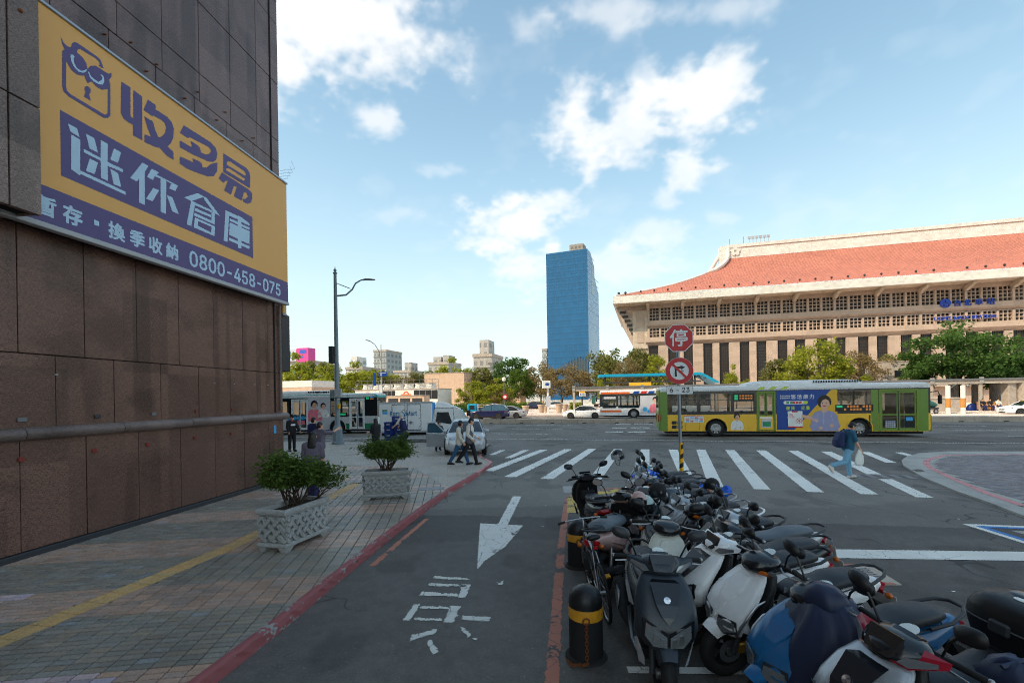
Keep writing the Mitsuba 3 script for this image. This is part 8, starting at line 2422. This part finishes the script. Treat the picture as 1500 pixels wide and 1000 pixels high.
    k.add('number_plate', hull([[-1.0, .125, .62], [-1.0, -.125, .62], [-1.035, .125, .47], [-1.035, -.125, .47], [-1.005, .125, .62], [-1.04, .125, .47], [-1.005, -.125, .62], [-1.04, -.125, .47]]), 'm_number_plate')
    for y in (-.08, -.04, .0, .045, .08):
        k.add('plate_letter', hull([[-1.0185, y - .013, .575], [-1.0185, y + .013, .575], [-1.0325, y - .013, .515], [-1.0325, y + .013, .515], [-1.021, y - .013, .575], [-1.035, y + .013, .515]]), 'm_black')
    for s in (-1, 1):
        k.add('rear_indicator', xf(ball([0, 0, 0], .028, 8, (1., 1.3, 1.)), Mt(-.90, .14 * s, .66)), 'm_amber_lamp', 50)
        k.add('shock', tube([[-.60, .11 * s, R + .02], [-.52, .12 * s, .60]], .026, 8), 'm_steel', 50)
    # engine, exhaust
    k.add('engine', join(bbox(-.74, -.10, .09, .20, .19, .34, .05), bbox(-.30, -.02, -.12, .10, .22, .36, .04)), 'm_dark_grey')
    k.add('exhaust', tube([[-.12, -.10, .22], [-.3, -.16, .20], [-.42, -.185, .25], [-.55, -.19, .28], [-.92, -.19, .36], [-.95, -.19, .365]], [.018, .022, .05, .06, .058, .03], 12), 'm_black_matte', 50)
    k.add('exhaust_shield', hull([[-.5, -.255, .25], [-.5, -.24, .33], [-.82, -.252, .32], [-.82, -.235, .39], [-.66, -.25, .27], [-.66, -.22, .38]]), 'm_steel')
    k.add('stand', join(tube([[-.22, .10, .24], [-.27, .2, .02], [-.30, .23, .012]], .011, 6), tube([[-.22, -.10, .24], [-.27, -.13, .1]], .011, 6)), 'm_black')
    # bars, levers, mirrors
    for s in (-1, 1):
        k.add('grip', tube([[.235, .15 * s, 1.03], [.21, .24 * s, 1.03], [.18, .36 * s, 1.02]], [.017, .019, .019], 10), 'm_rubber', 50)
        k.add('bar_end', xf(ball([0, 0, 0], .021, 8), Mt(.178, .365 * s, 1.02)), 'm_steel', 50)
        k.add('switch_box', bbox(.19, .25, .155 * s - .03, .155 * s + .03, 1.005, 1.055, .012), 'm_black')
        k.add('brake_lever', tube([[.26, .16 * s, 1.03], [.29, .22 * s, 1.025], [.275, .36 * s, 1.01]], [.009, .007, .006], 6), 'm_steel', 50)
        m_ = k.add('mirror', tube([[.24, .18 * s, 1.05], [.26, .225 * s, 1.16], [.26, .265 * s, 1.21]], .0075, 6), 'm_black', 50)
        k.add(m_ + '/shell', loft([ringpts([.26 + t, .315 * s, 1.245], [0, .078 * q, .012 * q * s], [0, -.008 * q, .050 * q], 16, 2.6) for t, q in ((-.012, .95), (-.005, 1), (.012, .92), (.03, .6), (.036, .2))]), 'mirror_shell', 50)
        k.add(m_ + '/glass', (lambda v_: v_)(loft([ringpts([.2465 + t, .315 * s, 1.245], [0, .070 * q, .011 * q * s], [0, -.007 * q, .043 * q], 16, 2.6) for t, q in ((0, 1), (.002, 1))])), 'm_mirror')
    k.add('instrument', loft([rg(.30, 1.075, .075, .014, 3), rg(.26, 1.085, .08, .016, 3), rg(.20, 1.06, .07, .014, 3)]), 'm_black_gloss', 40)
    k.add('dial', xf(lathe([(.001, 0), (.048, .001), (.05, .004), (.001, .006)], 18), frame([.245, 0, 1.099], [1, 0, -.3], [0, 1, 0], [.3, 0, 1])), 'm_number_plate', 40)
    k.add('cable', tube([[.25, .16, 1.03], [.40, .10, 1.0], [.42, .05, .9]], .005, 5), 'm_black')
    return k


SK = {'sport': scooter_kit('sport'), 'retro': scooter_kit('retro'), 'city': scooter_kit('city')}
COL = {
    'charcoal': dict(paint='m_charcoal_satin', paint2='m_charcoal_satin', trim='m_light_grey', rim='m_black'), 'black': dict(paint='m_black_gloss', paint2='m_black_gloss', trim='m_dark_grey', rim='m_black'),
    'white': dict(paint='m_white_gloss', paint2='m_white_gloss', trim='m_black_gloss', rim='m_black'), 'cream': dict(paint='m_cream_gloss', paint2='m_cream_gloss', trim='m_cream_gloss', rim='m_alloy'),
    'blue': dict(paint='m_blue_gloss', paint2='m_blue_gloss', trim='m_blue_gloss', rim='m_alloy'), 'teal': dict(paint='m_teal_gloss', paint2='m_silver_paint', trim='m_slate_paint', rim='m_alloy'),
    'grey': dict(paint='m_slate_paint', paint2='m_grey_paint', trim='m_slate_paint', rim='m_alloy'), 'silver': dict(paint='m_silver_paint', paint2='m_silver_paint', trim='m_dark_grey', rim='m_alloy'),
    'lilac': dict(paint='m_lilac_paint', paint2='m_lilac_paint', trim='m_black_gloss', rim='m_alloy'), 'rose': dict(paint='m_rose_paint', paint2='m_rose_paint', trim='m_rose_paint', rim='m_alloy'),
    'red': dict(paint='m_silver_paint', paint2='m_black_gloss', trim='m_red_gloss', rim='m_black'), 'mix': dict(paint='m_white_gloss', paint2='m_black', trim='m_black', rim='m_red_gloss'),
    'royal': dict(paint='m_bright_blue', paint2='m_bright_blue', trim='m_bright_blue', rim='m_alloy'),
}


def scooter(style, col, x, y, deg, label, lean=6, seat='m_seat', rail='m_dark_grey', mirror='m_black', skip=(), extra=None, s=1.05):
    M = Mt(x, y, 0) @ Mr('z', deg) @ Mr('x', -lean) @ Ms(s)
    SK[style].place('scooter', label, 'scooter', M, 'scooters parked in the scooter park', {**COL[col], 'seat': seat, 'rail': rail, 'mirror_shell': mirror, 'bar_cover': 'm_black_gloss', 'indicator': 'm_clear_lamp', **(extra or {})}, skip=skip)
    return M


# right hand row, noses to the lane, from the camera outwards
scooter('sport', 'black', 2.86, 2.12, 181, 'black scooter cut off by the bottom edge of the picture, mostly hidden')
MR = scooter('sport', 'red', 2.62, 3.05, 191, 'red and silver scooter carrying a big black top case at the near row end', 5, extra={'handlebar_cover': 'm_black_gloss', 'bar_wing': 'm_red_gloss', 'bar_wing_001': 'm_red_gloss', 'rear_body': 'm_black_gloss', 'floor_trim': 'm_red_gloss', 'front_winglet': 'm_red_gloss', 'front_winglet_001': 'm_red_gloss', 'windscreen': 'm_black_gloss'})
MB = scooter('city', 'blue', 2.56, 3.76, 190, 'blue scooter with a navy rain cape thrown over its handlebar', 6)
scooter('city', 'white', 2.55, 4.55, 191, 'white scooter with chrome strips beside the blue caped one', 7)
M5 = scooter('sport', 'mix', 2.42, 5.08, 191, 'black scooter with a white front and red rimmed wheels behind the white one', 6, rail='m_black')
scooter('sport', 'black', 2.72, 5.52, 190, 'black scooter with a rounded red tail lamp ending near the stop line', 5, rail='m_charcoal_satin')
scooter('sport', 'silver', 2.98, 6.02, 190, 'silver tailed scooter with a two tone seat reaching farthest out of the row', 4, seat='m_seat_grey')
scooter('city', 'black', 2.72, 6.48, 191, 'black city scooter in the middle of the row with its grey seat showing', 6, seat='m_seat', rail='m_black')
scooter('sport', 'silver', 2.70, 6.98, 191, 'silver scooter with a chrome rear rack in the middle of the row', 6, rail='m_chrome')
scooter('retro', 'grey', 2.74, 7.48, 190, 'slate grey scooter near the zebra bars, with a bare steel grab rail', 5, rail='m_steel')
scooter('sport', 'charcoal', 2.76, 7.98, 191, 'charcoal scooter with a steel rail towards the far end of the row', 6, rail='m_steel')
scooter('city', 'black', 2.70, 8.52, 191, 'black scooter two places in front of the sign post', 5, rail='m_black')
scooter('sport', 'lilac', 2.72, 9.05, 192, 'lilac grey sport scooter just in front of the sign post', 6)
scooter('sport', 'royal', 2.92, 9.52, 193, 'bright blue scooter near the foot of the sign post', 7)
scooter('retro', 'teal', 3.00, 9.98, 194, 'teal scooter with a silver front apron at the far end of the row', 8)
scooter('retro', 'grey', 3.04, 10.48, 195, 'grey scooter at the very far end of the row, a helmet on its mirror', 9)
# left hand file along the red line
scooter('sport', 'charcoal', 1.30, 4.62, 263, 'charcoal scooter facing the camera beside the nearest bollard', 2, extra={'indicator': 'm_clear_lamp'}, mirror='m_dark_grey', s=1.07)
scooter('city', 'cream', 1.74, 5.85, 260, 'cream scooter facing the camera behind the charcoal one', 4, extra={'paint2': 'm_cream_gloss'})
M3_ = scooter('city', 'rose', 1.52, 6.85, 58, 'rose pink scooter with a grey wrapped seat, tail towards the bicycle', 5, skip=('number_plate', *[f'plate_letter{i}' for i in ('', '_001', '_002', '_003', '_004')]))
scooter('sport', 'black', 1.46, 8.65, 93, 'black scooter with its red tail lamp and number plate turned to the camera', 4)
M7 = scooter('sport', 'black', 2.05, 7.75, 250, 'dark scooter with a mint helmet on its handlebar', 6)

# the top case on the red scooter
K = Kit()
sec = lambda z, x, w, d, e=3.4: ringpts([x, 0, z], [0, w, 0], [d, 0, 0], 28, e)
K.add('base', loft([sec(.885, -.83, .15, .14), sec(.90, -.84, .19, .17), sec(.98, -.845, .215, .19), sec(1.03, -.85, .225, .20)]), 'm_black', 40)
K.add('lid', loft([sec(1.038, -.85, .227, .202), sec(1.09, -.85, .222, .198), sec(1.14, -.845, .20, .18), sec(1.175, -.84, .16, .145), sec(1.188, -.84, .09, .08)]), 'm_black', 40)
K.add('seam', loft([sec(1.03, -.85, .229, .204), sec(1.038, -.85, .229, .204)]), 'm_mid_grey', 40)
K.add('lid_panel', loft([sec(1.186, -.90, .10, .06), sec(1.194, -.90, .09, .05)]), 'm_black_gloss', 40)
K.add('emblem', xf(lathe([(.001, 0), (.034, .001), (.034, .004), (.001, .006)], 18), frame([-.80, 0, 1.189], [.7, 0, 0], [0, 1, 0], [0, 0, 1])), 'm_number_plate', 40)
K.add('latch', bbox(-.66, -.63, -.05, .05, .99, 1.07, .012), 'm_dark_grey')
K.add('rack', join(tube([[-.55, .09, .80], [-.75, .09, .865], [-.95, .09, .87]], .012, 6), tube([[-.55, -.09, .80], [-.75, -.09, .865], [-.95, -.09, .87]], .012, 6), box(-.98, -.70, -.12, .12, .862, .885)), 'm_dark_grey')
K.place('top_case', 'big black rounded top case on the rack of the red scooter', 'top case', MR @ Mt(.22, 0, 0) @ Ms(1., 1.12, 1.0))
# red scooter's stickers
K = Kit()
for s in (-1, 1):
    for i in range(6):
        K.add('letter', xf(box(-.012, .012, -.03, .03, 0, .004), frame([.46 - .035 * i, .205 * s, .60 + .045 * i], [.6, 0, .8], [.8, 0, -.6], [0, s, 0])), 'm_print_white')
K.place('decal', 'slanted white letter decal on the front of the red scooter', 'decal', MR)

# navy rain cape over the blue scooter's bars
K = Kit()
rings = []
for i, (z, x, rx, ry) in enumerate([(1.12, .30, .02, .03), (1.115, .30, .08, .10), (1.08, .31, .14, .17), (1.0, .33, .19, .26), (.90, .34, .23, .33), (.78, .35, .27, .38), (.64, .36, .30, .42), (.50, .37, .32, .45), (.38, .37, .34, .47), (.28, .37, .35, .48), (.27, .37, .34, .47)]):
    t = np.arange(56) * 2 * PI / 56
    f = (i / 10.) ** 1.2
    m = .92 + f * (.11 * np.sin(6 * t + .6) + .07 * np.sin(11 * t + 1.7 * i * .2) + .05 * np.sin(3 * t)) + .02 * rng.normal(size=56)
    zz = z + f * .05 * np.sin(5 * t + 1)
    rings.append(np.c_[x + rx * m * np.cos(t), .16 * min(1, i / 3) + ry * m * np.sin(t), zz])
K.add('cloth', loft(rings), 'm_rain_cape', 70)
hood = []
for z, x, rx, ry in ((.92, .33, .07, .10), (.99, .33, .12, .14), (1.06, .34, .135, .15), (1.13, .35, .11, .12), (1.17, .36, .05, .06)):
    t = np.arange(30) * 2 * PI / 30
    m = 1 + .06 * np.sin(5 * t + z * 9)
    hood.append(np.c_[x + rx * m * np.cos(t), .12 + ry * m * np.sin(t), np.full(30, z)])
K.add('hood', loft(hood), 'm_rain_cape', 70)
K.add('hem', tube([r_ for r_ in rings[-2][::2]] + [rings[-2][0]], .006, 5), 'm_black')
K.place('rain_cape', 'dark navy rain cape with a hood draped over the blue scooter', 'cape', MB)
# a second dark cloth bag on the red scooter's seat
K = Kit()
K.add('bag', loft([ringpts([.22, .12, z], [.13 * q, 0, 0], [0, .14 * q, 0], 18, 2.6) * (1 + .0) + rng.normal(0, .006, (18, 3)) for z, q in ((.98, .5), (1.0, .95), (1.08, 1.05), (1.16, .8), (1.2, .4))]), 'm_rain_cape', 60)
K.add('fold', tube([[.10, .10, 1.17], [.22, .14, 1.205], [.33, .12, 1.17]], .012, 6), 'm_rain_cape')
K.place('cloth_cover', 'navy cloth cover pulled over a grip between the blue and the red scooter', 'cover', MR @ Mt(-.32, .18, -.13))


def helmet(label, x, y, z, deg, m, tilt=0, s=1.0, visor='m_black_gloss'):
    K = Kit()
    sh = m3.Manifold.sphere(.135, 32) - m3.Manifold.sphere(.118, 32) - m3.Manifold.cube([.4, .4, .2], True).translate([0, 0, -.16]) - m3.Manifold.cube([.2, .26, .12], True).translate([.15, 0, -.03])
    q = sh.to_mesh()
    K.add('shell', (np.array(q.vert_properties[:, :3], float), np.array(q.tri_verts, int)), m, 40)
    K.add('liner', (lambda q: (np.array(q.vert_properties[:, :3], float), np.array(q.tri_verts, int)))((m3.Manifold.sphere(.117, 24) - m3.Manifold.sphere(.10, 24) - m3.Manifold.cube([.4, .4, .2], True).translate([0, 0, -.165])).to_mesh()), 'm_black_matte', 40)
    vs = []
    for a in np.radians(np.linspace(-68, 68, 14)):
        vs.append([[.142 * math.cos(a), .142 * math.sin(a), .055], [.150 * math.cos(a), .150 * math.sin(a), .0], [.146 * math.cos(a), .146 * math.sin(a), -.05], [.143 * math.cos(a), .143 * math.sin(a), -.05], [.146 * math.cos(a), .146 * math.sin(a), .0], [.138 * math.cos(a), .138 * math.sin(a), .055]])
    K.add('visor', loft(vs), visor, 50)
    K.add('rim', tube([[.136 * math.cos(a), .136 * math.sin(a), -.062] for a in np.radians(np.linspace(50, 310, 24))], .006, 6), 'm_black', 50)
    for sgn in (-1, 1):
        K.add('pivot', cyl([.03, .128 * sgn, .02], [.03, .146 * sgn, .02], .02, 10), 'm_chrome')
    K.add('strap', tube([[.03, .11, -.06], [.05, .06, -.19], [.05, -.06, -.19], [.03, -.11, -.06]], .007, 5), 'm_black')
    K.place('helmet', label, 'helmet', Mt(x, y, z) @ Mr('z', deg) @ Mr('y', tilt) @ Ms(s))


helmet('mint green open helmet with a clear visor hanging between the scooters', 1.93, 7.05, .98, 262, 'm_helmet_mint', 10, 1.08, 'm_black_gloss')
helmet('black and white helmet hanging on the mirror of the farthest grey scooter', 2.22, 10.12, 1.32, 200, 'm_black_gloss', 15, 1., 'm_light_grey')
p = MB @ np.array([0, 0, 0, 1])
q = (M5 @ np.array([.02, .02, .90, 1]))[:3]
helmet('black helmet with a pale mark lying on the seat of the black and white scooter', q[0], q[1], q[2], 200, 'm_black_gloss', -8, 1.05)
q = ground(1060, 757, 1.0)
helmet('matt black helmet hanging in the middle of the row', 2.95, 6.9, 1.02, 190, 'm_black_matte', 6)
helmet('second matt black helmet hooked beside the first in the middle of the row', 2.20, 7.3, 1.12, 195, 'm_black_matte', 12)
helmet('small black helmet on a grab rail right of the sign post', 3.62, 8.72, .93, 200, 'm_black_matte', 0)
helmet('pink helmet with a brown strap hanging on the rose scooter', *(M3_ @ np.array([.3, -.25, .98, 1]))[:3], 240, 'm_rose_paint', 20)
# grey cover on the rose scooter's seat
K = Kit()
K.add('cloth', loft([rg(.10, .74, .09, .035, 2.4), rg(.02, .765, .15, .075, 2.4), rg(-.2, .785, .178, .085, 2.4), rg(-.42, .80, .175, .085, 2.4), rg(-.62, .81, .15, .075, 2.4), rg(-.70, .80, .08, .03, 2.4)]), 'm_seat_grey', 45)
for i in range(7):
    x = .0 - .09 * i
    K.add('wrinkle', tube([[x, -.13, .825 - .0 * i], [x - .03, 0, .872], [x + .01, .13, .83]], .006, 5), 'm_seat_grey')
K.place('seat_cover', 'wrinkled grey cloth cover on the seat of the rose scooter', 'seat cover', M3_)
# blue plastic bags tied over bars at the far end
for (x, y, z, sx, lab) in [(2.62, 9.42, .99, .30, 'bright blue plastic sheet tied over the handlebar near the sign post'), (2.42, 8.85, .78, .26, 'bright blue plastic bag lower down between two scooters'), (3.72, 8.45, .84, .11, 'small blue plastic sheet at the tail end of a scooter right of the sign post')]:
    K = Kit()
    rr_ = []
    for i, (t, q) in enumerate(((-.9, .2), (-.7, .7), (-.3, 1.), (.2, .95), (.7, .7), (1., .25))):
        rr_.append(ringpts([x + t * sx, y - t * sx * .3, z + .05 * math.sin(t * 3)], [0, .14 * q, 0], [0, 0, .11 * q], 16) + rng.normal(0, .010, (16, 3)))
    K.add('sheet', loft(rr_), 'm_bright_blue', 30)
    K.add('knot', ball([x + sx * .6, y, z + .1], .03, 8), 'm_bright_blue')
    K.place('plastic_sheet', lab, 'plastic sheet')
